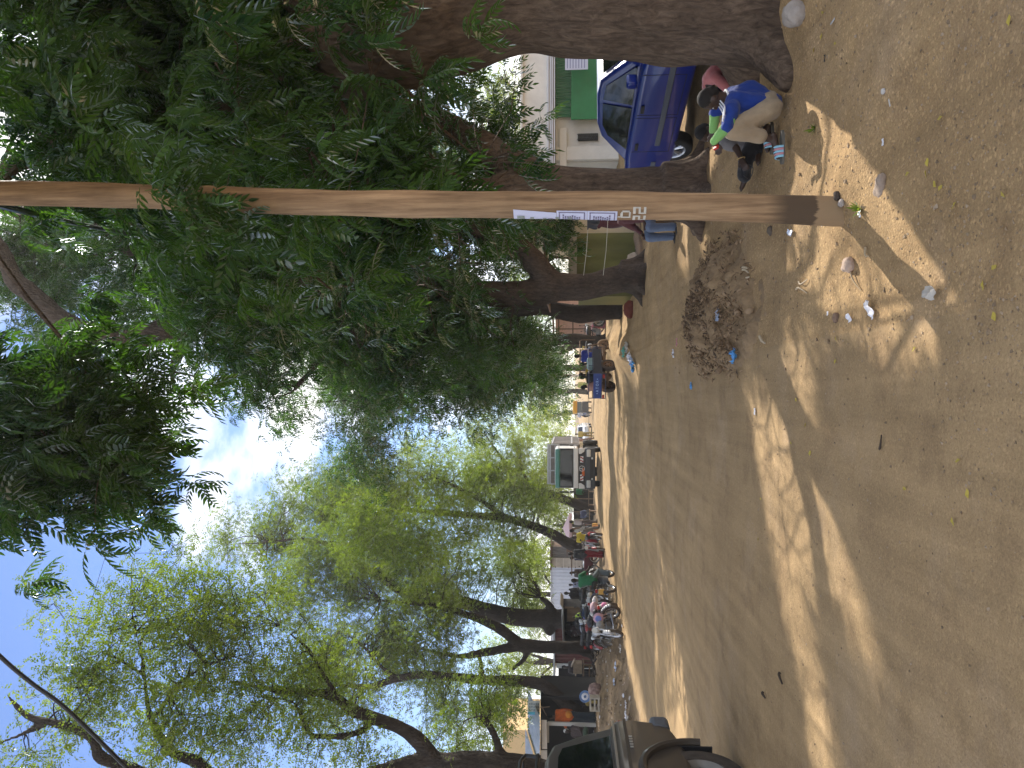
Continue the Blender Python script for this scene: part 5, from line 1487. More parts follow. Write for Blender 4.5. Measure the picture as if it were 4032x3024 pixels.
motorbike('dark motorbike nosing out behind the small kiosk roof post', at(592, 2388), R(40), M_TK[3], bg_, R(-6))
motorbike('dusty motorbike parked between the green rider and the row', at(690, 2398), R(-100), M_TK[4], bg_, R(7))
motorbike('grey motorbike beyond the robed people, by the rusty shed', at(800, 2352), R(60), M_TK[0], bg_, R(-6))
motorbike('motorbike in shade behind the yellow-shirted rider', at(930, 2352), R(-60), M_TK[1], bg_, R(-6))
t = thing('handcart', 'maroon covered handcart standing before the rusty shed', 'cart', (P(806, 2300, 43).x, 43, H(-10, 43)), R(10))
MB().box((0, 0, .62), (1.1, .7, .5)).build('box', mat('maroon_cart', (.12, .02, .03), .6, var=.2), t, bevel=.02)
for sx in (-.5, .5):
    for sy in (-.32, .32): MB().box((sx, sy, 1.05), (.05, .05, 1.0)).build('post', M_WOODD, t)
MB().box((0, 0, 1.56), (1.3, .9, .06)).build('roof', M_RUST, t)
for sx in (-.35, .35): wheel(t, (sx, -.4, .3), .3, .06, .26, style='spoke')
motorbike('far motorbike in the dust left of the white car', (-6.6, 74, H(-6.6, 74)), R(-95), M_TK[5], 'far motorbikes in the dust')
motorbike('far motorbike in the dust right of the white car', (-3.2, 80, H(-3.2, 80)), R(-80), M_TK[3], 'far motorbikes in the dust')

# ---- bicycle wheel clutter: one bicycle leaning by the pink stall
p = G(1700, 2380)
t = thing('bicycle', 'bicycle with pale wheels leaning in front of the pink stall', 'bicycle', (p.x, p.y, H(p.x, p.y)), R(30))
for x in (-.5, .5): wheel(t, (x, 0, .33), .33, .04, .3, style='spoke', tyre=mat('pale_tyre', (.4, .39, .37), .8), rimm=M_STEEL)
MB().tube([(-.5, 0, .33), (-.1, 0, .3), (.35, 0, .75), (-.2, 0, .8), (-.5, 0, .33)], .016, 6).tube([(-.1, 0, .3), (-.22, 0, .9)], .014, 6).tube([(.5, 0, .33), (.35, 0, .95), (.3, .25, .95)], .014, 6).build('frame', M_BLACK, t)
MB().ell((-.23, 0, .92), (.12, .07, .03)).build('saddle', M_RUBBER, t)

# ---- cargo tricycle
M_TRB = mat('tricycle_blue', (0.012, 0.04, 0.2), .45, coat=.3, var=.2)
M_TRR = mat('tricycle_rail', (.05, .055, .09), .5)
M_RUSTY = mat('rusty_dust', (.2, .13, .08), .85, var=.3)
hd = Vector((.58, .81, 0)).normalized(); rz = math.atan2(hd.y, hd.x)
tc_ = Vector((.28, 27.3, 0))
t = thing('cargo_tricycle', 'blue three-wheeled cargo motorcycle carrying passengers away, tailgate lettered', 'tricycle', (tc_.x, tc_.y, H(tc_.x, tc_.y)), rz)
for s in (-1, 1): wheel(t, (0, s * .46, .29), .29, .15, .17, style='steel', tyre=M_TYRED, rimm=M_RUSTY)
wheel(t, (2.1, 0, .3), .3, .12, .2, style='steel', tyre=mat('sandy_tyre', (.3, .2, .12), .9), rimm=M_RUSTY)
MB().tube([(0, -.46, .29), (0, .46, .29)], .05, 8).ell((0, 0, .29), (.14, .12, .14)).build('axle', M_RUSTY, t)
MB().box((.5, .25, .42), (2.0, .06, .08)).box((.5, -.25, .42), (2.0, .06, .08)).box((1.5, 0, .45), (.5, .3, .26)).build('chassis', M_RUSTY, t, bevel=.01)
MB().box((.18, 0, .54), (1.55, 1.06, .05)).build('bed_floor', M_TRR, t)
for s in (-1, 1): MB().box((.18, s * .53, .68), (1.55, .03, .28)).build('side_panel', mat('panel_dark', (.03, .035, .05), .5, var=.2), t, bevel=.008)
tg = MB().box((-.6, 0, .68), (.03, 1.08, .28)).box((-.612, 0, .68), (.02, .98, .2)).build('tailgate', M_TRB, t, bevel=.006)
MB().box((.96, 0, .68), (.03, 1.06, .28)).build('front_panel', M_TRB, t)
rl = MB()
for s in (-1, 1):
    rl.tube([(-.6, s * .53, .52), (-.6, s * .53, .98), (.95, s * .53, .98), (.95, s * .53, .52)], .018, 6)
    rl.tube([(-.6, s * .53, .84), (.95, s * .53, .84)], .014, 6)
    for x in (-.1, .4): rl.tube([(x, s * .53, .82), (x, s * .53, .98)], .012, 6)
rl.tube([(-.6, -.53, .98), (-.6, .53, .98)], .018, 6)
rl.tube([(-.62, -.53, .4), (-.62, .53, .4)], .016, 6)
for s in (-1, 1): rl.tube([(-.62, s * .53, .4), (-.62, s * .53, .56)], .014, 6)
rl.build('rail', M_TRR, t)
cp = MB()
for s in (-1, 1):
    cp.tube([(.95, s * .5, .6), (.95, s * .5, 1.26)], .018, 6); cp.tube([(1.75, s * .42, .7), (1.75, s * .42, 1.2), (1.68, s * .42, 1.27), (.7, s * .5, 1.28)], .018, 6)
cp.tube([(.95, -.5, 1.26), (.95, .5, 1.26)], .02, 6).tube([(.7, -.5, 1.28), (.7, .5, 1.28)], .025, 6)
cp.build('canopy_frame', M_RUSTY, t)
MB().cap((1.12, 0, .72), (1.5, 0, .72), .13, .12).build('seat', M_RUBBER, t)
fk = MB()
for s in (-.08, .08): fk.tube([(2.1, s, .3), (1.86, s, .98)], .025, 8)
fk.build('fork', M_RUSTY, t)
MB().tube([(1.72, -.38, 1.03), (1.84, -.2, 1.05), (1.84, .2, 1.05), (1.72, .38, 1.03)], .016, 8).build('handlebar', M_STEEL, t)
MB().ell((1.7, 0, .78), (.2, .15, .12)).build('fuel_tank', M_RUSTY, t)
for s in (-1, 1): MB().box((-.63, s * .44, .47), (.04, .14, .07)).build('tail_light', M_RED, t)
MB().ell((2.0, 0, .88), (.08, .1, .1)).build('headlight', M_LENS, t)
def letters(txt, size, m, parent, M, name='lettering', depth=.002):
    cu = bpy.data.curves.new(name, 'FONT'); cu.body = txt; cu.size = size; cu.align_x = 'CENTER'; cu.align_y = 'CENTER'; cu.extrude = depth
    o = bpy.data.objects.new(name, cu); COL.objects.link(o)
    dg = bpy.context.evaluated_depsgraph_get()
    me = bpy.data.meshes.new_from_object(o.evaluated_get(dg), depsgraph=dg)
    bpy.data.objects.remove(o); bpy.data.curves.remove(cu)
    me.transform(M); me.materials.clear(); me.materials.append(m)
    q = bpy.data.objects.new(name, me); COL.objects.link(q); q.parent = parent
    return q
# tailgate faces backwards (-x): text right = -y ... seen from behind
Mt = Matrix.Translation((-.6245, 0, .68)) @ Matrix(((0, 0, -1, 0), (-1, 0, 0, 0), (0, 1, 0, 0), (0, 0, 0, 1)))
letters('\u2022 A T O R \u2022', .14, mat('letter_pale', (.35, .5, .75), .5), tg, Mt)
# ---- yellow motor taxi far off
t = thing('motor_taxi', 'far three-wheeled taxi with yellow roof in the dust', 'taxi', (-2.3, 75, H(-2.3, 75)), R(95))
MB().box((0, 0, .62), (1.5, 1.1, .6)).build('body', mat('taxi_dark', (.1, .1, .11), .5), t, bevel=.06)
MB().box((0, 0, 1.2), (1.3, 1.05, .5)).build('screen', M_GLASS, t, bevel=.05)
MB().box((0, 0, 1.6), (1.6, 1.2, .42)).build('roof', mat('taxi_yellow', (.7, .36, .03), .5), t, bevel=.1, seg=3)
for s in (-1, 1): wheel(t, (-.6, s * .5, .22), .22, .12, .13, style='steel')
wheel(t, (.8, 0, .22), .22, .1, .13, style='steel')
# ------------------------------------------------------------------ people
def skin_mat(name, c): return mat(name, c, 0.5, spec=.45, var=.12, vscale=12)
SK1 = skin_mat('skin_deep', (.05, .027, .018)); SK2 = skin_mat('skin_brown', (.085, .045, .03)); SK3 = skin_mat('skin_dark', (.03, .017, .012))
M_HAIR = mat('short_hair', (.012, .01, .009), .85, bump=.5, bscale=160)
def cloth(name, c, var=.12): return mat(name, c, .88, var=var, vscale=9, sheen=.15, bump=.15, bscale=60)
M_EYEW = mat('eye_white', (.6, .57, .52), .3); M_SOLE = mat('sole', (.05, .045, .04), .8)

def V3(*a): return Vector(a)

def pose(kind, loc, rz=0.0, h=1.7, lean=0.0, var=0.0):
    """Joints in world space for a figure facing -y turned by rz."""
    k = h / 1.75
    J = dict(pelvis=V3(0, 0, .95), neck=V3(0, -.01, 1.47), head=V3(0, -.03, 1.64), face=V3(0, -1, -.05))
    for s, n in ((-1, 'R'), (1, 'L')):
        J['sh' + n] = V3(s * .185, 0, 1.41); J['el' + n] = V3(s * .235, .03, 1.13); J['wr' + n] = V3(s * .25, -.06, .88); J['hd' + n] = V3(s * .25, -.08, .78)
        J['hip' + n] = V3(s * .09, 0, .92); J['kn' + n] = V3(s * .1, -.02, .5); J['an' + n] = V3(s * .1, .03, .08); J['to' + n] = V3(s * .12, -.16, .03)
    if kind == 'walk':
        J['knL'] = V3(.1, -.16, .52); J['anL'] = V3(.1, -.22, .09); J['toL'] = V3(.1, -.4, .06)
        J['knR'] = V3(-.1, .08, .5); J['anR'] = V3(-.1, .3, .13); J['toR'] = V3(-.1, .16, .03)
        J['elL'] = V3(.24, .12, 1.15); J['wrL'] = V3(.25, .1, .92); J['hdL'] = V3(.25, .07, .83)
        J['elR'] = V3(-.24, -.1, 1.15); J['wrR'] = V3(-.24, -.25, .98); J['hdR'] = V3(-.24, -.33, .93)
    if kind in ('ride', 'sit', 'ground'):
        z0 = {'ride': .84, 'sit': .5, 'ground': .16}[kind]
        d = z0 - .95
        for q in ('pelvis', 'neck', 'head', 'shL', 'shR', 'elL', 'elR', 'wrL', 'wrR', 'hdL', 'hdR', 'hipL', 'hipR'): J[q] = J[q] + V3(0, 0, d)
        for s, n in ((-1, 'R'), (1, 'L')):
            if kind == 'ride':
                J['kn' + n] = V3(s * .2, -.38, .62); J['an' + n] = V3(s * .19, -.16, .27); J['to' + n] = V3(s * .2, -.34, .25)
                J['el' + n] = V3(s * .27, -.22, 1.06); J['wr' + n] = V3(s * .3, -.42, .98); J['hd' + n] = V3(s * .29, -.5, .98)
            elif kind == 'sit':
                J['kn' + n] = V3(s * .13, -.42, .5); J['an' + n] = V3(s * .13, -.4, .08); J['to' + n] = V3(s * .14, -.58, .03)
                J['el' + n] = V3(s * .25, -.1, .72); J['wr' + n] = V3(s * .15, -.32, .6); J['hd' + n] = V3(s * .12, -.4, .58)
            else:
                J['kn' + n] = V3(s * .2, -.4, .3); J['an' + n] = V3(s * .1, -.62, .07); J['to' + n] = V3(s * .12, -.8, .05)
                J['el' + n] = V3(s * .25, -.12, .38); J['wr' + n] = V3(s * .14, -.34, .34); J['hd' + n] = V3(s * .1, -.42, .32)
    if lean:
        m = Matrix.Rotation(lean, 3, 'X'); pv = J['pelvis']
        for q in ('neck', 'head', 'shL', 'shR', 'elL', 'elR', 'wrL', 'wrR', 'hdL', 'hdR'):
            if kind == 'ride' and q[:2] in ('wr', 'hd'): continue
            J[q] = pv + m @ (J[q] - pv)
    m = Matrix.Rotation(rz, 3, 'Z')
    L = Vector(loc)
    out = {}
    for q, p in J.items(): out[q] = (m @ p) if q == 'face' else L + m @ (p * k)
    out['k'] = k
    return out

def hand(mb, wr, hd, k, palm_n, curl=.6, fr=.0085):
    """Palm, four unequal curled fingers and a thumb."""
    d = (hd - wr)
    if d.length < 1e-4: d = V3(0, 0, -1)
    d.normalize()
    n = (palm_n - d * palm_n.dot(d)); n = n.normalized() if n.length > 1e-4 else d.orthogonal().normalized()
    w = d.cross(n).normalized()
    c = wr + d * .045 * k
    for q in (-1.0, -.3, .3, 1.0): mb.cap(wr + w * q * .014 * k, wr + d * .085 * k + w * q * .027 * k, .0125 * k, .0105 * k, 0, 8)
    for q, L in ((-1, .062), (-.33, .074), (.33, .078), (1, .07)):
        a = wr + d * .088 * k + w * q * .028 * k
        b = a + (d * math.cos(curl * .5) + n * math.sin(curl * .5)) * L * .5 * k + w * q * .004 * k
        e = b + (d * math.cos(curl * 1.4) + n * math.sin(curl * 1.4)) * L * .5 * k
        mb.cap(a, b, fr * k * 1.08, fr * k, 0, 7); mb.cap(b, e, fr * k, fr * k * .85, 0, 7)
    a = wr + d * .03 * k - w * .03 * k
    b = a + (d * .7 - w * .7 + n * .25).normalized() * .036 * k
    e = b + (d * .95 - w * .1 + n * .45).normalized() * .032 * k
    mb.cap(a, b, .0125 * k, .0105 * k, 0, 7); mb.cap(b, e, .0105 * k, .008 * k, 0, 7)

def person(label, J, skin=SK1, top=None, bottom=None, sleeve=.92, shoe=M_SOLE, hair=M_HAIR, robe=None, group=None, vox=.02, fine=False, hat=None, legfrac=.94, loose=1.0, headk=1.0, girth=1.0, shorts=False):
    k = J['k']; B = Vector((J['pelvis'].x, J['pelvis'].y, min(J['anL'].z, J['anR'].z, J['toL'].z) - .03 * k))
    L = {q: (p - B if isinstance(p, Vector) and q != 'face' else p) for q, p in J.items()}
    f = L['face'].normalized()
    hup = (L['head'] - L['neck']).normalized(); 
    fx = f.cross(hup).normalized()          # to the figure's right
    hup = fx.cross(f).normalized()
    HR = Matrix((fx, -f, hup)).transposed()  # local x right, y back, z up
    def hp(x, y, z): return L['head'] + HR @ Vector((x, y, z)) * k * headk
    g = girth
    mb = MB()
    pel, nk = L['pelvis'], L['neck']
    across = (L['shL'] - L['shR']).normalized()
    def torso(m, e, low=0.0):
        p0 = pel + (nk - pel) * low
        if 'back' in L:
            m.cap(p0, L['back'], (.1 * g + e) * k, (.1 * g + e) * k, 0, 14); m.cap(L['back'], nk.lerp(pel, .2), (.1 * g + e) * k, (.085 * g + e) * k, 0, 14)
        m.cap(p0, nk.lerp(pel, .22), (.105 * g + e) * k, (.085 * g + e) * k, 0, 14)
        for s in (-1, 1):
            m.cap(p0 + across * s * .06 * k, nk.lerp(pel, .24) + across * s * .085 * k, (.1 * g + e) * k, (.085 * g + e) * k, 0, 14)
        for n in ('L', 'R'): m.cap(L['sh' + n], nk.lerp(pel, .12), (.058 + e) * k, (.06 + e) * k, 0, 12)
    torso(mb, 0)
    mb.cap(nk.lerp(pel, .1), L['head'] - hup * .05 * k, .055 * k, .05 * k, 0, 12)
    rot = HR
    mb.ell(hp(0, .012, .02), (.074 * k * headk, .094 * k * headk, .1 * k * headk), 0, None, rot, 20, 14)
    mb.ell(hp(0, -.02, -.045), (.055 * k * headk, .066 * k * headk, .066 * k * headk), 0, None, rot, 16, 11)
    mb.cap(hp(0, -.083, .008), hp(0, -.1, -.03), .011 * k * headk, .0155 * k * headk, 0, 8)           # nose
    mb.cap(hp(-.018, -.083, -.064), hp(.018, -.083, -.064), .0105 * k * headk, None, 0, 8)            # lips
    mb.cap(hp(-.015, -.08, -.079), hp(.015, -.08, -.079), .0105 * k * headk, None, 0, 8)
    mb.cap(hp(-.04, -.074, .03), hp(.04, -.074, .03), .012 * k * headk, None, 0, 8)                   # brow
    mb.ell(hp(0, -.068, -.105), (.022 * k * headk,) * 3, 0)                                            # chin
    for s in (-1, 1): mb.ell(hp(s * .076, .012, -.005), (.012 * k * headk, .022 * k * headk, .032 * k * headk), 0, None, rot)
    for n in ('L', 'R'):
        mb.cap(L['sh' + n], L['el' + n], .05 * k * g, .038 * k, 0, 12); mb.cap(L['el' + n], L['wr' + n], .038 * k, .025 * k, 0, 12)
        hand(mb, L['wr' + n], L['hd' + n], k, f if n == 'L' else f, .75, .0088 if fine else .0115)
        mb.cap(L['hip' + n], L['kn' + n], .078 * k * g, .054 * k, 0, 14); mb.cap(L['kn' + n], L['an' + n], .05 * k, .033 * k, 0, 12)
        heel = L['an' + n] + (L['an' + n] - L['to' + n]).normalized() * .03 * k - V3(0, 0, .02 * k)
        mb.cap(heel, L['to' + n], .036 * k, .027 * k, 0, 10)
        sd = (L['to' + n] - heel).normalized().cross(V3(0, 0, 1))
        if fine:
            for q in range(5):
                a = L['to' + n] + sd * (q - 2) * .016 * k; mb.cap(a, a + (L['to' + n] - heel).normalized() * (.034 - .004 * q) * k, .0095 * k, .009 * k, 0, 7)
        else: mb.ell(L['to' + n], (.042 * k, .042 * k, .024 * k))
    body = remesh('person', mb, vox if not fine else .0075, skin, None, 2)
    body.location = B
    tag(body, label, 'person', group)
    if top:
        m = MB(); torso(m, .016 * loose, (-.08 if 'back' in L else -.06) if not robe else -.1)
        for n in ('L', 'R'):
            s2 = min(1, sleeve * 2); m.cap(L['sh' + n], L['sh' + n].lerp(L['el' + n], s2), (.066 + .006 * loose) * k * g, (.052 + .008 * loose) * k, 0, 12)
            if sleeve > .5: m.cap(L['el' + n], L['el' + n].lerp(L['wr' + n], (sleeve - .5) * 2), (.052 + .006 * loose) * k, (.036 + .008 * loose) * k, 0, 12)
        if robe:
            hem = V3(0, 0, 0); av = (L['anL'] + L['anR']) * .5; hem = av + V3(0, 0, .1 * k)
            ax = across * .1 * k
            for s in (-1, 0, 1): m.cap(nk.lerp(pel, .5) + ax * .7 * s, hem + ax * s + V3(0, 0, .08 * k), .13 * k, .15 * k, 0, 14)
        remesh('shirt' if not robe else 'robe', m, vox if not fine else .009, top, body, 2, (.008 * k * (1.5 if fine else 1), 11 / k))
    if bottom:
        m = MB(); m.cap(pel - across * .06 * k, pel + across * .06 * k, .125 * k * g, None, 0, 14)
        for n in ('L', 'R'):
            m.cap(L['hip' + n], L['kn' + n], (.098 + .01 * loose) * k * g, (.07 + .012 * loose) * k, 0, 14)
            if not shorts: m.cap(L['kn' + n], L['kn' + n].lerp(L['an' + n], legfrac), (.07 + .012 * loose) * k, (.052 + .02 * loose) * k, 0, 14)
        remesh('trousers', m, vox if not fine else .009, bottom, body, 2, (.009 * k * (1.5 if fine else 1), 10 / k))
    if hair:
        m = MB(); m.ell(hp(0, .02, .03), (.0755 * k * headk, .092 * k * headk, .0985 * k * headk), 0, None, rot, 20, 14)
        m.ell(hp(0, .05, -.01), (.066 * k * headk, .062 * k * headk, .07 * k * headk), 0, None, rot, 16, 10)
        m.build('hair', hair, body, 80)
    if hat:
        m = MB(); m.ell(hp(0, .01, .07), (.09 * k, .1 * k, .075 * k), 0, None, rot)
        m.build('cap', hat, body, 80)
    if fine:
        for s in (-1, 1):
            MB().ell(hp(s * .03, -.078, .006), (.012 * k * headk, .008 * k * headk, .007 * k * headk), 0, None, rot, 10, 7).ell(hp(s * .03, -.085, .006), (.005 * k * headk,) * 3, 1, None, rot, 8, 6).build('eye', [M_EYEW, M_HAIR], body)
    if shoe and not fine:
        for n in ('L', 'R'):
            m = MB(); heel = L['an' + n] + (L['an' + n] - L['to' + n]).normalized() * .03 * k - V3(0, 0, .03 * k)
            m.cap(heel, L['to' + n] - V3(0, 0, .005), .045 * k, .042 * k, 0, 10); m.build('shoe', shoe, body)
    return body, B

# --- the squatting boy in blue
C_BLUE = cloth('blue_jersey', (.008, .035, .22)); C_GREEN = cloth('light_green', (.2, .42, .12)); C_KHAKI = cloth('khaki', (.33, .25, .16)); C_STRIPE = cloth('white_stripe', (.7, .7, .72), .03)
def q(u, v, y): return P(u, v, y)
gz = H(1.85, 5.75)
J = dict(back=q(2662, 2950, 5.8), k=.80, pelvis=q(2612, 3018, 5.78), neck=q(2640, 2868, 5.74), head=q(2634, 2800, 5.72), face=V3(-.82, .55, -.28),
         shL=q(2588, 2880, 5.6), shR=q(2655, 2885, 5.92), elL=q(2525, 2862, 5.58), elR=q(2578, 2815, 6.0), wrL=q(2462, 2808, 5.66), wrR=q(2508, 2806, 6.05), hdL=q(2442, 2826, 5.72), hdR=q(2480, 2812, 6.05),
         hipL=q(2596, 3034, 5.68), hipR=q(2590, 3026, 5.9), knL=q(2508, 2880, 5.62), knR=q(2528, 2885, 6.0), anL=q(2476, 3040, 5.66), anR=q(2510, 3014, 5.98), toL=q(2408, 3062, 5.66), toR=q(2436, 3022, 5.98))
boy, B = person('squatting boy in a blue jersey with white stripes and green sleeves, khaki trousers', J, SK1, C_BLUE, C_KHAKI, .5, None, mat('shaved_hair', (.011, .008, .006), .8, bump=.4, bscale=200), fine=True, legfrac=.72, loose=.75, headk=1.0)
k = .8
for n in ('L', 'R'):
    m = MB(); a, b, c = J['sh' + n] - B, J['el' + n] - B, J['wr' + n] - B
    m.cap(a.lerp(b, .5), b, .056 * k, .05 * k, 0, 14); m.cap(b, b.lerp(c, .92), .052 * k, .04 * k, 0, 14)
    remesh('sleeve', m, .008, C_GREEN, boy, 2, (.007, 16))
a, b, c = J['neck'] - B, J['shL'] - B, J['elL'] - B
side = V3(-.25, -.6, .75).normalized()
for o in (-1, 0, 1):
    off = V3(-.75, .3, .1) * .026 * o
    pts = [a.lerp(b, .25) + V3(-.02, -.0, .085 * k) + off, b + V3(0, -.035, .078 * k) + off * 1.1, b.lerp(c, .3) + V3(0, -.05, .067 * k) + off * 1.1, b.lerp(c, .62) + V3(0, -.05, .058 * k) + off]
    p2, r2 = smooth_path(pts, [.0058] * 4); MB().tube(p2, r2, 8).build('stripe', C_STRIPE, boy)
cpts = [a + Matrix.Rotation(2 * math.pi * t / 14, 3, 'Z') @ V3(.058, 0, 0) + V3(-.005, 0, .012 + .012 * math.cos(2 * math.pi * t / 14)) for t in range(15)]
MB().tube(cpts, .0085, 6).build('collar', C_STRIPE, boy)
M_SAND = mat('sandal_sole', (.12, .11, .09), .8); stripes = [mat('strap_blue', (.25, .5, .62), .6), mat('strap_pink', (.5, .22, .24), .6)]
for n in ('L', 'R'):
    an, to = J['an' + n] - B, J['to' + n] - B
    d = (to - an); d.z = 0; d.normalize(); w = V3(-d.y, d.x, 0)
    heel = V3(an.x, an.y, to.z) - d * .05
    zz = to.z - .03
    poly = []
    for t in range(18):
        an_ = 2 * math.pi * t / 18
        poly.append((heel + d * .11 + d * .125 * math.cos(an_) + w * (.042 + .006 * math.cos(an_)) * math.sin(an_)))
    mb = MB(); nn = len(poly)
    mb.add([(p.x, p.y, zz - .012) for p in poly] + [(p.x, p.y, zz + .008) for p in poly], [tuple(range(nn - 1, -1, -1)), tuple(range(nn, 2 * nn))] + [(i, (i + 1) % nn, nn + (i + 1) % nn, nn + i) for i in range(nn)])
    so = mb.build('sandal', M_SAND, boy)
    for t in range(5):
        c0 = heel + d * (.115 + .017 * t)
        arc = [c0 + w * .043 * math.cos(an_) + V3(0, 0, zz - heel.z + .058 * math.sin(an_) * (1 - .06 * t)) for an_ in np.linspace(0, math.pi, 9)]
        MB().tube(arc, .0088, 6).build('strap', stripes[t % 2], so)
rd = MB().box((0, 0, 0), (.035, .05, .02)).build('red_packet', mat('red_wrap', (.5, .03, .02), .5), None, bevel=.004); rd.location = q(2445, 2820, 5.68); rd.rotation_euler = (.4, .3, .2)
tag(rd, "small red packet held in the squatting boy's hand", 'packet')

# --- the second boy, sitting on the ground behind him
J = dict(k=.78, pelvis=q(2470, 2968, 6.75), neck=q(2485, 2838, 6.7), head=q(2500, 2779, 6.66), face=V3(-.88, -.1, -.5),
         shL=q(2462, 2860, 6.5), shR=q(2510, 2862, 6.9), elL=q(2440, 2900, 6.4), elR=q(2490, 2930, 6.9), wrL=q(2400, 2918, 6.35), wrR=q(2440, 2940, 6.7), hdL=q(2370, 2930, 6.3), hdR=q(2420, 2946, 6.6),
         hipL=q(2455, 2972, 6.55), hipR=q(2475, 2972, 6.9), knL=q(2392, 2932, 6.5), knR=q(2420, 2930, 6.8), anL=q(2325, 2930, 6.62), anR=q(2415, 2978, 6.5), toL=q(2284, 2920, 6.66), toR=q(2385, 2985, 6.45))
boy2, B = person('boy in a grey shirt sitting on the ground with one dark leg stretched out', J, SK1, cloth('grey_shirt', (.16, .145, .14)), cloth('black_trousers', (.012, .011, .013)), .34, None, M_HAIR, fine=True, loose=.8)
MB().lathe([(.034, -.004), (.034, .004), (.03, .004), (.03, -.004), (.034, -.004)], 20, 0, Matrix.Translation((J['wrL'] - B)) @ rotm(0, R(75), 0)).build('bracelet', mat('bead', (.4, .28, .12), .4), boy2)
rg = MB(); c = q(2350, 2942, 6.3)
rg.tube([(.055 * math.cos(t), .02 * math.sin(2 * t), .045 * math.sin(t)) for t in np.linspace(0, 2 * math.pi, 20)], .004, 6)
o = rg.build('wire_ring', M_BLACK); o.location = c; tag(o, "black wire ring in the sitting boy's fingers", 'ring')

# --- a third, crouched between trunk and blue boy
J = dict(k=.72, pelvis=V3(2.86, 6.78, .19), neck=V3(2.64, 6.8, .43), head=V3(2.55, 6.84, .37), face=V3(-.8, .1, -.6), shL=V3(2.64, 6.68, .36), shR=V3(2.66, 6.94, .38), elL=V3(2.5, 6.62, .24), elR=V3(2.5, 7.0, .26), wrL=V3(2.4, 6.7, .14), wrR=V3(2.4, 6.95, .15), hdL=V3(2.34, 6.72, .1), hdR=V3(2.34, 6.95, .1),
         hipL=V3(2.86, 6.7, .17), hipR=V3(2.88, 6.88, .17), knL=V3(2.62, 6.66, .25), knR=V3(2.64, 6.95, .25), anL=V3(2.72, 6.66, .06), anR=V3(2.74, 6.95, .06), toL=V3(2.6, 6.66, .04), toR=V3(2.62, 6.95, .04))
p3, B = person('crouched person in pink top and dark trousers, mostly hidden behind the blue-shirted boy', J, SK3, cloth('pink_top', (.52, .17, .16)), cloth('dark_skirt', (.018, .012, .016)), .6, M_SOLE, M_HAIR, vox=.014)
# --- the seated one behind the pole, trouser legs showing
gp = G(2150, 2662)
st = thing('stool', 'low stool almost hidden behind the wooden pole', 'stool', (gp.x + .18, gp.y + .35, H(gp.x, gp.y)))
MB().box((0, 0, .36), (.34, .34, .05)).build('seat', M_WOOD, st)
for a, b_ in ((-.13, -.13), (.13, -.13), (-.13, .13), (.13, .13)): MB().box((a, b_, .17), (.04, .04, .34)).build('leg', M_WOOD, st)
J = pose('sit', (gp.x + .2, gp.y + .3, H(gp.x, gp.y) - .06), R(-62), 1.6)
person('person in grey-blue trousers seated behind the pole, only the legs showing', J, SK2, cloth('faded_red', (.1, .03, .03)), cloth('greyblue_trousers', (.13, .17, .25)), .9, M_SOLE, M_HAIR, vox=.016, loose=.9)

# --- left bank
def gp_(u, y):
    x = (u - 1512) * y / FPX; return (x, y, H(x, y))
C_ORANGE = cloth('orange_hoodie', (.5, .1, .012), .3); C_JEAN = cloth('dark_jeans', (.02, .03, .04)); C_DARK = cloth('black_cloth', (.014, .013, .016))
J = pose('stand', gp_(203, 27.6), R(215), 1.72); J['face'] = V3(-.7, .5, -.25); J['elL'] += V3(-.02, .02, .02); J['wrL'] = J['elL'] + V3(-.16, .1, -.06); J['hdL'] = J['wrL'] + V3(-.08, .02, 0)
bo, B = person('person in a fluffy orange hoodie and dark jeans standing by the beige vehicle', J, SK2, C_ORANGE, C_JEAN, .95, M_SOLE, mat('dark_cap', (.02, .025, .03), .8), loose=2.2, girth=1.1, legfrac=1.0)
hm = MB(); hm.cap(J['pelvis'] - B + V3(-.08, 0, .04), J['pelvis'] - B + V3(.08, 0, .04), .155, None); remesh('hem', hm, .02, cloth('yellow_orange', (.55, .2, .02), .2), bo, 2)
J = pose('sit', gp_(270, 28.3)[:2] + (gp_(270, 28.3)[2] - .12,), R(40), 1.62)
person('seated person in a yellow wrap under the dark shack', J, SK3, C_DARK, cloth('yellow_wrap', (.42, .3, .07), .3), .5, M_SOLE, M_HAIR, loose=1.6)
J = pose('sit', gp_(150, 26.9)[:2] + (gp_(150, 26.9)[2] - .02,), R(-20), 1.6)
person('seated person in dark brown with white collar beside the orange hoodie', J, SK3, cloth('dark_brown', (.04, .025, .022)), cloth('green_wrap', (.06, .1, .06), .3), .9, M_SOLE, mat('pale_headband', (.5, .5, .46), .8), loose=1.4)
g3 = 'three people in long robes by the white container'
for u, c, lab, rz_, y in ((723, (.17, .19, .27), 'person in a grey-blue robe, rightmost of the three', 170, 50), (705, (.42, .5, .62), 'person in a pale blue robe, middle of the three', 185, 50.4), (682, (.03, .17, .19), 'person in a teal robe, leftmost of the three', 200, 49.6)):
    J = pose('stand', gp_(u, y), R(rz_), 1.76)
    person(lab + ' before the white container', J, SK2, cloth('robe_' + lab[12:18].strip().replace(' ', '_').replace('-', '_'), c), None, .9, M_SOLE, M_HAIR, robe=True, group=g3, vox=.025)
J = pose('stand', gp_(610, 38), R(150), 1.72)
person('person in off-white shirt with dark bag standing behind the parked motorbikes', J, SK3, cloth('offwhite', (.38, .34, .3)), C_DARK, .9, M_SOLE, M_HAIR, vox=.022)
J = pose('ride', (-7.2, 28.1, H(-7.2, 28.1)), R(170), 1.72, R(-6))
person('rider in a loose green shirt seen from behind on a motorbike', J, SK3, cloth('green_shirt', (.018, .13, .05), .2), cloth('grey_trousers', (.1, .12, .12)), .34, M_SOLE, M_HAIR, loose=2.4, vox=.018)
J = pose('stand', gp_(846, 37.6), R(150), 1.74)
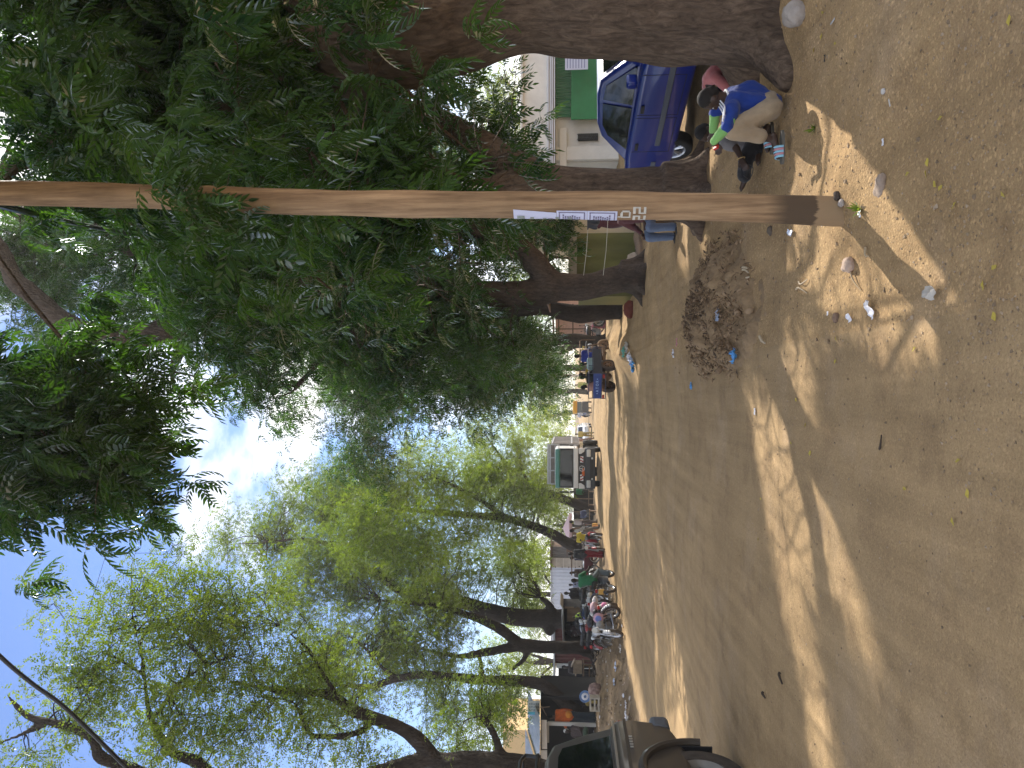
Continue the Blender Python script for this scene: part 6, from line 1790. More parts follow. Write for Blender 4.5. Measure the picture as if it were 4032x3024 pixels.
person('person in dark jacket and deep red trousers standing with a motorbike', J, SK3, cloth('dark_jacket', (.014, .018, .025)), cloth('deep_red', (.2, .008, .02)), .95, M_SOLE, M_HAIR, loose=1.8)
J = pose('ride', at(905, 2369), R(20), 1.7)
person('rider in a bright yellow shirt and red trousers sitting on a motorbike', J, SK3, cloth('yellow_shirt', (.58, .46, .04)), cloth('red_lap', (.3, .015, .03)), .34, M_SOLE, M_HAIR, loose=1.8)
J = pose('walk', at(1025, 2336), R(120), 1.68)
person('person in orange shirt and beige trousers walking beyond the pink umbrella', J, SK2, cloth('orange_shirt', (.7, .2, .015)), cloth('beige_trousers', (.5, .42, .33)), .34, M_SOLE, M_HAIR, loose=1.6)
J = pose('stand', at(1049, 2334), R(160), 1.72)
person('person in a brown robe left of the oncoming truck', J, SK3, cloth('brown_robe', (.13, .07, .045)), None, .9, M_SOLE, M_HAIR, robe=True)
J = pose('sit', at(1080, 2326), R(60), 1.66)
person('person in black seated on a chair close to the truck', J, SK3, C_DARK, C_DARK, .9, M_SOLE, M_HAIR)
J = pose('sit', at(990, 2322), R(20), 1.66)
person('person in tan shirt sitting under the pink umbrella', J, SK3, cloth('tan_shirt', (.3, .22, .17)), C_DARK, .5, M_SOLE, M_HAIR)
for k_, (u, y, ps, rz_, c, c2, lab) in enumerate(((575, 34.5, 'sit', 150, (.02, .02, .025), (.03, .03, .03), 'person in black sitting under the small kiosk roof'), (660, 41, 'stand', 120, (.25, .22, .2), (.05, .05, .07), 'person in a stone-grey shirt behind the row of motorbikes'),
        (640, 44, 'stand', 200, (.1, .04, .04), (.02, .02, .02), 'person in dark maroon shirt behind the row of motorbikes'), (770, 45, 'stand', 170, (.06, .05, .05), (.03, .03, .03), 'person in charcoal clothes beside the maroon cart'), (828, 47, 'walk', 80, (.03, .03, .05), (.06, .05, .05), 'person in navy clothes passing the rusty shed'),
        (880, 44, 'sit', 40, (.35, .3, .28), (.05, .04, .04), 'person in pale grey sitting behind the red-trousered one'), (1090, 60, 'stand', 160, (.05, .2, .1), (.03, .03, .03), 'person in a green top by the dark stall frame'), (970, 47, 'stand', 130, (.4, .35, .33), (.1, .08, .08), 'person in an off-white top by the ochre jerrycan'), (540, 33.5, 'sit', 170, (.05, .03, .03), (.02, .02, .02), 'person in dark brown sitting at the kiosk counter'), (690, 36, 'stand', 190, (.03, .03, .035), (.05, .05, .05), 'person in black standing between the green rider and the row'), (905, 50, 'stand', 150, (.12, .05, .04), (.03, .03, .03), 'person in a rust-brown shirt behind the yellow-shirted rider'), (935, 43, 'walk', 100, (.5, .48, .45), (.2, .18, .16), 'person in white walking between umbrella and yellow rider'), (1000, 52, 'sit', 30, (.05, .06, .12), (.03, .03, .03), 'person in dark blue seated near the pink umbrella'), (400, 33, 'sit', 10, (.06, .05, .05), (.03, .03, .03), 'person in grey-black sitting behind the carton table'))):
    J = pose(ps, gp_(u, y), R(rz_), 1.7)
    person(lab, J, SK3, cloth('spare_top_%d' % k_, c), cloth('extra_low_%d' % k_, c2), .9, M_SOLE, M_HAIR, vox=.026)
# --- riding in the tricycle
Mt = Matrix.Translation((tc_.x, tc_.y, H(tc_.x, tc_.y))) @ rotm(0, 0, rz)
gpn = 'passengers in the cargo tricycle'
def tri(x, y, z): p = Mt @ V3(x, y, z); return (p.x, p.y, p.z)
for (x, y, z, r_, c, b_, lab, hh) in ((-.28, .3, .42, 120, (.45, .24, .19), (.3, .2, .17), 'tricycle passenger in a salmon robe, leftmost', 1.5), (-.2, -.08, .44, 150, (.012, .012, .013), (.02, .02, .02), 'tricycle passenger in black, seen from behind', 1.55),
                                    (.35, -.3, .44, 200, (.42, .58, .58), (.1, .1, .12), 'tricycle passenger in a pale turquoise shirt', 1.5), (.3, .15, .46, 170, (.5, .3, .03), (.15, .1, .05), 'tricycle passenger in mustard yellow', 1.55), (1.28, 0, .28, 150, (.03, .05, .3), (.03, .03, .06), 'tricycle driver in a blue shirt', 1.6)):
    J = pose('ground' if lab[-8:] != 'ue shirt' or 'driver' not in lab else 'sit', tri(x, y, z), R(r_), hh)
    person(lab, J, SK3, cloth('tri_' + lab[21:28].strip().replace(' ', '_'), c), cloth('trib_' + lab[21:28].strip().replace(' ', '_'), b_), .6, M_SOLE, M_HAIR, group=gpn, vox=.018, loose=1.5)
# --- far riders in the dust
for u, y, z, c, lab in ((1345, 74, 0, (.2, .22, .5), 'far rider in blue left of the small white car'), (1425, 80, 0, (.5, .5, .55), 'far rider in pale clothes right of the small white car')):
    x = -6.6 if y == 74 else -3.2
    J = pose('ride', (x, y, H(x, y)), R(0), 1.7)
    person(lab, J, SK3, cloth('far_' + str(y), c), C_DARK, .9, M_SOLE, M_HAIR, vox=.03)
for u, y, c, lab in ((1315, 68, (.55, .42, .12), 'far walker in yellow at the dusty road edge'), (1290, 66, (.35, .2, .15), 'far walker in brown at the dusty road edge'), (1275, 63, (.6, .5, .35), 'far walker in cream close behind the truck box'), (1508, 66, (.5, .5, .2), 'far walker in lime beyond the tricycle')):
    x = (u - 1512) * y / FPX
    J = pose('walk', (x, y, H(x, y)), R(u % 50), 1.7)
    person(lab, J, SK3, cloth('far_' + str(u), c), cloth('farb_' + str(u), tuple(q_ * .5 for q_ in c)), .9, M_SOLE, M_HAIR, vox=.03)
# ------------------------------------------------------------------ the wooden pole and its papers
pb = G(2201, 3318); pb = Vector((pb.x, pb.y + .09, H(pb.x, pb.y) - .15))
ptop = P(2264, -260, pb.y)
pole = thing('utility_pole', 'tall peeled wooden utility pole with dark stained foot and papers, in front', 'pole', tuple(pb))
m = bpy.data.materials.new('pole_wood'); m.use_nodes = True
n, l = m.node_tree.nodes, m.node_tree.links
b = n["Principled BSDF"]; b.inputs['Roughness'].default_value = .75; b.inputs['Specular IOR Level'].default_value = .25
t = n.new('ShaderNodeTexCoord')
mp_ = n.new('ShaderNodeMapping'); mp_.inputs['Scale'].default_value = (14, 14, .9); l.new(t.outputs['Object'], mp_.inputs[0])
nz_ = n.new('ShaderNodeTexNoise'); nz_.inputs['Scale'].default_value = 2.2; nz_.inputs['Detail'].default_value = 8; nz_.inputs['Roughness'].default_value = .65; l.new(mp_.outputs[0], nz_.inputs[0])
cr_ = n.new('ShaderNodeValToRGB'); cr_.color_ramp.elements[0].position = .32; cr_.color_ramp.elements[1].position = .7
cr_.color_ramp.elements[0].color = (.17, .1, .052, 1); cr_.color_ramp.elements[1].color = (.44, .29, .16, 1); l.new(nz_.outputs['Fac'], cr_.inputs[0])
big = n.new('ShaderNodeTexNoise'); big.inputs['Scale'].default_value = 3.2; big.inputs['Detail'].default_value = 5; l.new(t.outputs['Object'], big.inputs[0])
mxx = n.new('ShaderNodeMixRGB'); mxx.blend_type = 'OVERLAY'; mxx.inputs[0].default_value = .5; l.new(cr_.outputs[0], mxx.inputs[1]); l.new(big.outputs['Fac'], mxx.inputs[2])
# creosote stain on the foot, then a sleeve of dried mud below it
sx = n.new('ShaderNodeSeparateXYZ'); l.new(t.outputs['Object'], sx.inputs[0])
ad = n.new('ShaderNodeMath'); ad.operation = 'MULTIPLY_ADD'; ad.inputs[1].default_value = .1; l.new(nz_.outputs['Fac'], ad.inputs[0]); l.new(sx.outputs['Z'], ad.inputs[2])
st1 = n.new('ShaderNodeMapRange'); st1.inputs['From Min'].default_value = .63; st1.inputs['From Max'].default_value = .5; l.new(ad.outputs[0], st1.inputs[0])
st2 = n.new('ShaderNodeMapRange'); st2.inputs['From Min'].default_value = .345; st2.inputs['From Max'].default_value = .33; l.new(ad.outputs[0], st2.inputs[0])
m1 = n.new('ShaderNodeMixRGB'); m1.inputs[2].default_value = (.1, .068, .042, 1); l.new(st1.outputs[0], m1.inputs[0]); l.new(mxx.outputs[0], m1.inputs[1])
m2 = n.new('ShaderNodeMixRGB'); m2.inputs[2].default_value = (.3, .205, .115, 1); l.new(st2.outputs[0], m2.inputs[0]); l.new(m1.outputs[0], m2.inputs[1])
l.new(m2.outputs[0], b.inputs['Base Color'])
bp = n.new('ShaderNodeBump'); bp.inputs['Strength'].default_value = .5; bp.inputs['Distance'].default_value = .01; l.new(nz_.outputs['Fac'], bp.inputs['Height']); l.new(bp.outputs[0], b.inputs['Normal'])
mb = MB(); axis = (ptop - pb)
pts = []; rs = []
for i in range(40):
    tt = i / 39; p = axis * tt
    p = p + V3(.012 * math.sin(tt * 9), .008 * math.cos(tt * 7), 0)
    pts.append(p); rs.append(.083 - .008 * tt + .0025 * math.sin(tt * 31) + .002 * math.sin(tt * 57))
mb.tube(pts, rs, 28); mb.build('shaft', m, pole, 60)

def on_pole(z):
    """Centre and radius of the pole at height z above its base."""
    tt = z / axis.z
    i = min(38, max(0, int(tt * 39))); f_ = tt * 39 - i
    return pts[i].lerp(pts[i + 1], f_), rs[i] * (1 - f_) + rs[i + 1] * f_
def wrap(x, z, off):
    """Point on the pole's skin: x metres round it (0 = facing the camera side), z up."""
    c, r_ = on_pole(z)
    a = -math.pi / 2 - .45 + x / r_
    return c + V3(math.cos(a), math.sin(a), 0) * (r_ + off)
def wrap_patch(name, x0, x1, z0, z1, mt, off=.003, parent=pole, nx=8, nz=10, skew=0.0, sk2=0.0):
    V = []; F = []
    for j in range(nz + 1):
        for i in range(nx + 1):
            zz = z0 + (z1 - z0) * j / nz
            xx = x0 + (x1 - x0) * i / nx + (skew * j / nz if i else 0) * (i / nx)
            V.append(wrap(xx, zz, off + .0008 * math.sin(3 * j + i)))
    for j in range(nz):
        for i in range(nx):
            k = j * (nx + 1) + i; F.append((k, k + 1, k + nx + 2, k + nx + 1))
    return MB().add(V, F).build(name, mt, parent, 80)
def vz(v):   # height above the pole base of photo row v at the pole
    return P(2220, v, pb.y - .09).z - pb.z
M_PAPER = mat('paper', (.62, .63, .78), .8); M_INK = mat('ink', (.2, .18, .26), .8); M_PAINTW = mat('stencil_white', (.6, .57, .5), .85, var=.2, vscale=30); M_FADE = mat('faded_print', (.3, .33, .3), .8, var=.4, vscale=60)
XL = -.107   # left silhouette of the pole
def notice(v0, v1, w0, label, kind):
    z1, z0 = vz(v0), vz(v1)
    o = wrap_patch('notice', XL, XL + w0, z0, z1, M_PAPER, .003, None, skew=(.02 if kind == 'strip' else 0))
    o.data.transform(Matrix.Translation(pb)); tag(o, label, 'notice', 'papers pasted on the pole')
    def pt(nm, a, b_, c, d, mt):
        q_ = wrap_patch(nm, a, b_, c, d, mt, .0048, o, 3, 3); q_.data.transform(Matrix.Translation(pb)); return q_
    H_ = z1 - z0
    r = random.Random(int(v0))
    if kind == 'border':
        pt('border', XL + w0 - .014, XL + w0 - .008, z0 + .012, z1 - .012, M_INK)
        for zc in (z0 + .012, z1 - .02): pt('border', XL + .01, XL + w0 - .008, zc, zc + .007, M_INK)
        mbt = MB()
        for i in range(8):
            zc = z1 - .035 - (H_ - .07) * i / 8; a = XL + .012
            for kk in range(3):
                b_ = a + r.uniform(.012, .026)
                if b_ > XL + w0 - .022: break
                V = [wrap(x_, z_, .0048) + pb for x_, z_ in ((a, zc - .009), (b_, zc - .009), (b_, zc), (a, zc))]
                mbt.add(V, [(0, 1, 2, 3)]); a = b_ + .005
        mbt.build('print', M_INK, o, 0)
    else:
        pt('picture', XL + .02, XL + w0 - .022, z1 - .065, z1 - .02, M_FADE)
        for i in range(4):
            zc = z1 - .12 - .075 * i; pt('print', XL + .012, XL + .04 + r.uniform(-.01, .01), zc, zc + .022, M_FADE)
        pt('print', XL + .008, XL + .028, z0 + .02, z0 + .05, M_INK)
notice(2191, 2312, .092, 'bordered notice on the pole, upper of the two bordered sheets', 'border')
notice(2313, 2432, .092, 'bordered notice on the pole, lower of the two bordered sheets', 'border')
notice(2020, 2190, .078, 'narrow slanted paper strip with faded picture, topmost on the pole', 'strip')
def stencil(strokes, v0, v1, x0, x1):
    z1, z0 = vz(v0), vz(v1); m_ = MB()
    for (a, b_, c, d) in strokes:   # in a unit box, y down
        V = [wrap(x0 + (x1 - x0) * x_, z1 + (z0 - z1) * y_, .0032) for x_, y_ in ((a, b_), (c, b_), (c, d), (a, d))]
        m_.add(V, [(0, 1, 2, 3)])
    m_.build('stencil_lettering', M_PAINTW, pole, 0)
T = .2
stencil([(0, 0, T * 1.3, 1), (0, .8, 1, 1)], 2434, 2446, XL + .05, XL + .08)                                      # L, half under the paper
stencil([(0, 0, T, 1), (1 - T, .12, 1, .88), (0, 0, .85, .18), (0, .82, .85, 1)], 2447, 2485, XL + .047, XL + .097)   # D
two = [(0, 0, 1, .2), (1 - T, 0, 1, .55), (0, .42, 1, .58), (0, .45, T, 1), (0, .82, 1, 1)]
stencil(two, 2494, 2546, XL + .078, XL + .118); stencil(two, 2494, 2546, XL + .022, XL + .066)                           # 22

# overhead cables
def cable(pts_, r_, label):
    p2, r2 = smooth_path(pts_, [r_] * len(pts_), 6)
    o = MB().tube(p2, r2, 8).build('power_cable', M_BLACK); return tag(o, label, 'cable')
cable([P(2256, -120, 4.6), P(2213, 16, 5.4), P(2150, 270, 8.5), P(2099, 521, 14), P(2060, 700, 22), P(1800, 1300, 48)], .03, 'thick black cable running from the pole top into the leaves')
cable([P(640, -200, 7.5), P(440, 0, 7.6), P(330, 130, 7.7), P(234, 260, 7.8), P(0, 500, 8.0), P(-300, 800, 8.3)], .022, 'black cable crossing the open tree at the upper left corner')

# ------------------------------------------------------------------ ground clutter
# heap of dead leaves and muck at the road edge
hc = G(1790, 2850); hcx, hcy = 0.8, 8.45
hp_ = thing('debris_heap', 'dark heap of rotting leaves and muck at the road edge', 'heap', (hcx, hcy, 0))
N = 90; V = []; F = []
r = random.Random(5)
for j in range(N):
    for i in range(N):
        a = -1 + 2 * i / (N - 1); c = -1 + 2 * j / (N - 1)
        x = a * 1.0; y = c * 2.15
        d = math.hypot(a * 1.15, c * 1.1) + .38 * mnoise.noise(V3(a * 2.0 + 3, c * 2.0, 4))
        hgt = .22 * sm(1.1 - d) + sm((1.0 - d) * 3) * (.14 * mnoise.noise(V3(x * 3.3, y * 3.3, 1)) + .1 * mnoise.noise(V3(x * 7, y * 9, 5)) + .05 * mnoise.noise(V3(x * 19, y * 23, 8)))
        V.append((x, y, H(hcx + x, hcy + y) - .03 + hgt))
for j in range(N - 1):
    for i in range(N - 1):
        k = j * N + i; F.append((k, k + 1, k + N + 1, k + N))
M_MUCK = mat('muck', (.19, .124, .066), .95, col2=(.36, .24, .125), vscale=4, bump=.9, bscale=30)
o = bpy.data.objects.new('mound', np_mesh('mound', V, F, M_MUCK, True)); COL.objects.link(o); o.parent = hp_
fl = MB()
for k in range(4200):
    a = r.gauss(0, .42); c = r.gauss(0, .42)
    if a * a + c * c > .6 + .35 * mnoise.noise(V3(a * 3, c * 3, 2)): continue
    x, y = a * 1.0, c * 2.15
    d = math.hypot(a * 1.05, c)
    z = H(hcx + x, hcy + y) + .2 * sm(1.1 - d) + .07 * r.uniform(-.5, 1)
    s = r.uniform(.01, .042)
    Mx = Matrix.Translation((x, y, z)) @ rotm(r.uniform(-1, 1), r.uniform(-1, 1), r.uniform(0, 6.3))
    fl.add([(-s, 0, 0), (0, -s * .3, s * .15), (s, 0, -.1 * s), (0, s * .3, s * .12)], [(0, 1, 2, 3)], r.choice((0, 0, 1, 2)), Mx)
for k in range(70):
    a, c = r.gauss(0, .4), r.gauss(0, .4)
    if a * a + c * c > .7: continue
    x, y = a * 1.0, c * 2.15; d = math.hypot(a * 1.1, c); s = r.uniform(.02, .06)
    fl.ell((x, y, H(hcx + x, hcy + y) + .2 * sm(1.1 - d)), (s, s * r.uniform(.6, 1), s * r.uniform(.4, .8)), r.choice((0, 1, 1)), None, Euler((r.random(), r.random(), r.random() * 6)).to_matrix(), 7, 5)
fo = fl.build('dead_leaves', [mat('leaf_brown', (.2, .127, .068), .9), mat('leaf_tan', (.33, .22, .125), .9), mat('leaf_black', (.1, .066, .04), .9)], hp_, 0); fo['kind'] = 'stuff'

def pebble_field(name, n, area, smin, smax, mats, seed, dens=None):
    """Loose grit lying on the ground; nobody could count it."""
    rs_ = np.random.RandomState(seed); Vs = []; Fs = []; mi = []; off = 0; made = 0
    base = np.array([(-1, -.3, -.4), (1, -.2, -.4), (.2, 1, -.4), (-.5, .7, -.3), (-.6, -.5, .5), (.6, -.4, .55), (.3, .6, .5), (-.4, .4, .6)])
    fq = np.array([(0, 1, 5, 4), (1, 2, 6, 5), (2, 3, 7, 6), (3, 0, 4, 7), (4, 5, 6, 7), (3, 2, 1, 0)])
    while made < n:
        x, y = area(rs_)
        if dens and rs_.rand() > dens(x, y): continue
        s = smin * (smax / smin) ** (rs_.rand() ** 2.2)
        v = base * s * rs_.uniform(.6, 1.3, (8, 3)) * np.array([1, 1, .7])
        a = rs_.rand() * 6.28; ca, sa = math.cos(a), math.sin(a)
        v = np.stack([v[:, 0] * ca - v[:, 1] * sa, v[:, 0] * sa + v[:, 1] * ca, v[:, 2]], 1) + (x, y, H(x, y) + .2 * s)
        Vs.append(v); Fs.append(fq + off); mi += [rs_.randint(len(mats))] * 6; off += 8; made += 1
    me = np_mesh(name, np.concatenate(Vs), np.concatenate(Fs), mats)
    me.polygons.foreach_set('material_index', np.array(mi, np.int32))
    o = bpy.data.objects.new(name, me); COL.objects.link(o); return tag(o, None, None, None, 'stuff')
M_GRIT = [mat('grit_%d' % k, c, .9, var=.2, vscale=30) for k, c in enumerate(((.26, .185, .11), (.32, .23, .14), (.2, .14, .085), (.36, .27, .18)))]
pebble_field('gravel', 8000, lambda r_: (r_.uniform(-2.6, 2.6), 1.9 + 5.5 * r_.rand() ** 1.5), .003, .01, M_GRIT, 3, lambda x, y: min(1, max(.04, .1 + .9 * sm((x + .9) / 1.3) * sm((3.9 - y) / 1.2) + .25 * sm((x + .2) / .8) * (y < 6))))
pebble_field('roadside_grit', 1300, lambda r_: (r_.uniform(.1, 3.4), r_.uniform(3, 12)), .004, .018, M_GRIT, 4, lambda x, y: .5)
pebble_field('bank_rubble', 2600, lambda r_: (r_.uniform(-13.5, -7.9), r_.uniform(12, 34)), .012, .06, [M_GRIT[2], M_GRIT[0], mat('clod', (.13, .085, .055), .95), mat('pale_bit', (.5, .46, .42), .9)], 5, lambda x, y: .8 if x < -8.1 else .15)

def stone(u, v, r_, label, m=None, seed=1, flat=.65, sink=.25):
    p = G(u, v); mb_ = MB(); rr_ = random.Random(seed)
    mb_.ell((0, 0, 0), (r_, r_ * .8, r_ * flat))
    for k in range(4): mb_.ell((rr_.uniform(-.4, .4) * r_, rr_.uniform(-.3, .3) * r_, rr_.uniform(-.1, .3) * r_), (r_ * .6, r_ * .5, r_ * .5 * flat * 1.4))
    o = remesh('stone', mb_, r_ * .12, m or mat('stone_grey', (.36, .31, .27), .9, var=.2, vscale=9, bump=.5, bscale=30), None, 1, (r_ * .16, 1.6 / r_))
    o.location = (p.x, p.y, H(p.x, p.y) + r_ * flat * (.5 - sink)); o.rotation_euler = (0, 0, rr_.uniform(0, 6))
    return tag(o, label, 'stone', None)
stone(2968, 3148, .1, 'pale angular stone at the foot of the nearest trunk', mat('stone_pale', (.36, .31, .265), .9, var=.2, vscale=9, bump=.4), 1, .8, .1)
stone(2285, 3460, .075, 'broad flat brown stone in the sun right of the pole foot', mat('stone_brown', (.33, .25, .19), .9, var=.2, vscale=7, bump=.5), 2, .28, .75)
stone(2225, 3316, .028, 'small rounded stone touching the pole foot', None, 4)
stone(2250, 3300, .03, 'dark small stone right of the pole foot', mat('stone_dark', (.06, .045, .035), .95), 5)
stone(1980, 3350, .055, 'tilted pinkish stone in the cut bank below the pole', mat('stone_pink', (.45, .33, .25), .9, var=.2, bump=.4), 6, .6, .1)
stone(1772, 3295, .035, 'brown clod beside the torn white wrapper', mat('stone_clod', (.2, .13, .09), .95, bump=.6), 7)
stone(2665, 3480, .018, 'small white pebble beside the sunlit patch', mat('pebble_white', (.5, .47, .44), .9), 8)
stone(2115, 3038, .045, 'dark wedge stone left of the pole by the blue wrapper', mat('stone_dk2', (.12, .09, .065), .95), 9)

def scrap(u, v, L, W, m, label, name='wrapper', cat='litter', seed=1, rz=0.0, crumple=.3, group=None, thick=.002, lift=.012):
    """A crumpled scrap of plastic or paper lying on the ground."""
    p = G(u, v); rr_ = random.Random(seed); nx, ny = 9, 7; V = []; F = []
    for j in range(ny + 1):
        for i in range(nx + 1):
            x = (i / nx - .5) * L; y = (j / ny - .5) * W
            e = 1 - .2 * abs(math.sin(3 * i + seed)) * (abs(j - ny / 2) > ny / 2 - 1)
            z = crumple * W * (.5 + mnoise.noise(V3(x * 26 + seed, y * 26, seed)) + .4 * mnoise.noise(V3(x * 60, y * 60 + seed, seed)))
            V.append((x * e, y * e + .1 * W * math.sin(i + seed), max(0, z)))
    for j in range(ny):
        for i in range(nx):
            k = j * (nx + 1) + i; F.append((k, k + 1, k + nx + 2, k + nx + 1))
    o = MB().add(V, F).build(name, m, None, 50)
    so = o.modifiers.new('thick', 'SOLIDIFY'); so.thickness = thick
    o.location = (p.x, p.y, H(p.x, p.y) + lift); o.rotation_euler = (0, 0, rz)
    return tag(o, label, cat, group)
M_PLW = mat('white_plastic', (.75, .73, .76), .35, spec=.5); M_PLB = mat('blue_plastic', (.08, .3, .62), .4, var=.4, vscale=30, spec=.5); M_PLP = mat('pale_blue_plastic', (.45, .52, .66), .4, var=.15, vscale=20); M_PAPW = mat('old_paper', (.5, .46, .4), .9, var=.2); M_PINK = mat('pink_plastic', (.6, .25, .28), .5)
scrap(2108, 3120, .1, .045, M_PLP, 'pale blue printed sachet lying left of the pole', seed=2, rz=1.3)
scrap(1806, 3437, .15, .05, M_PLW, 'long white plastic wrapper shining in the sun', seed=3, rz=1.0, crumple=.45)
scrap(1772, 3355, .05, .035, M_PLW, 'torn white wrapper beside the long white one', seed=4, rz=.4, crumple=.6)
scrap(1870, 3690, .09, .06, M_PAPW, 'crumpled grey paper on the gravel', seed=5, rz=1.2, crumple=.7)
scrap(1624, 2920, .14, .1, M_PLB, 'blue and white bag at the near side of the muck heap', 'plastic_bag', seed=6, rz=.4, crumple=.55, lift=.05)
scrap(1785, 2895, .12, .1, M_PLP, 'faded blue scrap sitting on top of the muck heap', seed=7, crumple=.6, lift=.14)
scrap(1505, 2728, .1, .07, M_PLB, 'bright blue scrap at the road side of the muck heap', seed=8, crumple=.4)
scrap(1952, 2918, .17, .04, M_PLB, 'thin blue strip at the far end of the muck heap', seed=9, rz=.9, crumple=.5, lift=.05)
scrap(1632, 2658, .13, .07, M_PLW, 'white scrap behind the muck heap', seed=10, crumple=.5)
scrap(1676, 2702, .12, .06, M_PINK, 'pink scrap on the muck heap', seed=11, crumple=.5, lift=.12)
scrap(1404, 2977, .06, .055, M_PLW, 'square white paper lying on the sun streak of the road', seed=12, crumple=.05)
scrap(2150, 3250, .05, .05, mat('tin_white', (.6, .54, .48), .5), 'round pale lid left of the pole', seed=13, crumple=.2)
scrap(1790, 3268, .025, .02, M_PLW, 'tiny white corner of paper in the cut bank', seed=14)
scrap(2180, 3397, .03, .025, M_PLW, 'small white bottle-top scrap at the edge of the pole shadow', seed=15, crumple=.5)
scrap(2940, 3288, .075, .016, mat('clear_plastic', (.5, .5, .5), .25), 'clear plastic sliver in front of the nearest trunk', seed=16, rz=1.57)
scrap(2795, 3257, .05, .02, M_BLACK, 'short black strip lying before the squatting boy', seed=17, rz=.1)
scrap(2620, 3512, .04, .012, mat('foil', (.55, .52, .48), .3), 'pale foil sliver below the sunlit patch', seed=18, rz=.2)
scrap(2465, 3487, .035, .02, M_PLW, 'white torn corner in the shade right of the pole', seed=19)
for u, v, s, m_, lab, sd in ((205, 2475, .3, M_PLW, 'white and blue bag at the road edge by the vehicle', 20), (190, 2482, .3, M_PAPW, 'pale board scrap lying at the road edge by the vehicle', 21), (400, 2432, .3, M_PLP, 'triangular pale plastic on the left bank, lower', 22), (340, 2425, .22, M_PLP, 'small pale plastic on the left bank, upper', 23), (285, 2462, .2, M_PLW, 'white scrap at the foot of the left bank', 24), (470, 2450, .25, M_PAPW, 'grey scrap near the front motorbike', 25), (250, 2472, .2, M_PLW, 'white scrap halfway along the left road edge', 26), (560, 2455, .15, M_PLW, 'white scrap under the second motorbike', 27)):
    scrap(u, v, s, s * .5, m_, lab, seed=sd, rz=sd, crumple=.5, lift=.03)
tp = 'trash along the spoil ridge'
for k, (u, v, m_, lab) in enumerate(((1638, 2467, mat('green_plastic', (.15, .4, .3), .5), 'turquoise scrap in the trash by the spoil ridge'), (1600, 2498, M_PLP, 'pale blue scrap in the trash by the spoil ridge'), (1622, 2490, M_PLW, 'white scrap in the trash by the spoil ridge'), (1580, 2505, M_PLB, 'blue scrap in the trash by the spoil ridge'), (1655, 2480, M_PAPW, 'grey scrap in the trash by the spoil ridge'))):
    scrap(u, v, .28, .18, m_, lab, seed=40 + k, rz=k, crumple=.6, group=tp, lift=.03)
# brown cloth at the foot of the fourth tree
p = G(1806, 2490); o = bundle('cloth_bundle', 'dark red-brown cloth lying at the foot of the leaning trunk', 'bundle', (p.x, p.y, H(p.x, p.y) - .05), (.24, .16, .16), mat('redbrown_cloth', (.14, .035, .02), .85), 61)
# dry twigs and husks
def twig(a, b_, r_, label, m=None, bend=.03, seed=0):
    A, B_ = G(*a), G(*b_); rr_ = random.Random(seed)
    A.z = H(A.x, A.y) + r_ * 1.5; B_.z = H(B_.x, B_.y) + r_ * 1.5
    M_ = A.lerp(B_, .5) + V3(rr_.uniform(-bend, bend), rr_.uniform(-bend, bend), .01)
    p2, r2 = smooth_path([A, M_, B_], [r_, r_ * .9, r_ * .5])
    return tag(MB().tube(p2, r2, 6).build('twig', m or mat('pale_twig', (.5, .4, .27), .85)), label, 'twig')
twig((1915, 3150), (1925, 3185), .006, 'pale forked twig on the sunny verge, upper', seed=1)
twig((1885, 3140), (1870, 3182), .006, 'pale twig just below the upper forked one', seed=2)
twig((2050, 3415), (2015, 3428), .006, 'straight dry stalk in the pole shadow', mat('stalk', (.38, .29, .18), .85), seed=3)
twig((1256, 3470), (1312, 3478), .006, 'dark stick on the road among the sun streaks', mat('dark_stick', (.05, .035, .025), .9), seed=4)
twig((297, 3012), (275, 3022), .012, 'dark stick on the road, left of the sun streak', mat('dark_stick', (.05, .035, .025), .9), seed=5)
twig((375, 3080), (330, 3090), .012, 'forked dark stick lying nearer on the road', mat('dark_stick', (.05, .035, .025), .9), seed=6)
twig((1700, 3000), (1672, 3022), .012, 'short pale stick on the near flank of the muck heap', seed=7)
twig((2015, 3350), (1880, 3395), .005, 'long dry stalk along the cut bank', mat('stalk', (.38, .29, .18), .85), seed=8)
for k in range(4): twig((1935 + 8 * k, 2925), (1918 + 16 * k, 2955 + 4 * (k % 2)), .012, 'dry straw husk strand fanning out on the muck heap, %s' % ('first from the left', 'second from the left', 'third from the left', 'rightmost')[k], mat('husk', (.55, .45, .3), .85), seed=20 + k)
# fallen yellow leaves: each a single curled leaf
lg = 'fallen leaves'
ly = [mat('leaf_fallen_yellow', (.42, .32, .05), .7), mat('leaf_fallen_green', (.18, .24, .06), .7)]
spots = [(2385, 3660, 0), (2341, 3580, 0), (2340, 3655, 0), (2284, 3712, 0), (2300, 3690, 0), (2215, 3765, 0), (2260, 3960, 0), (2880, 3240, 0), (2855, 3295, 0), (2825, 3210, 0), (2975, 3245, 0), (2945, 3985, 0), (2560, 3710, 0),
         (1900, 3880, 0), (1970, 3925, 0), (1778, 3925, 0), (1650, 3607, 0), (1690, 3298, 0), (1600, 3295, 0), (1450, 3140, 0), (1350, 3177, 0), (1280, 3120, 0), (1240, 3195, 0), (1060, 3000, 0), (900, 2990, 0), (1100, 3570, 0), (1080, 3820, 0), (1210, 3780, 0), (970, 3760, 0)]
wh = {0: 'yellow', 1: 'greenish'}
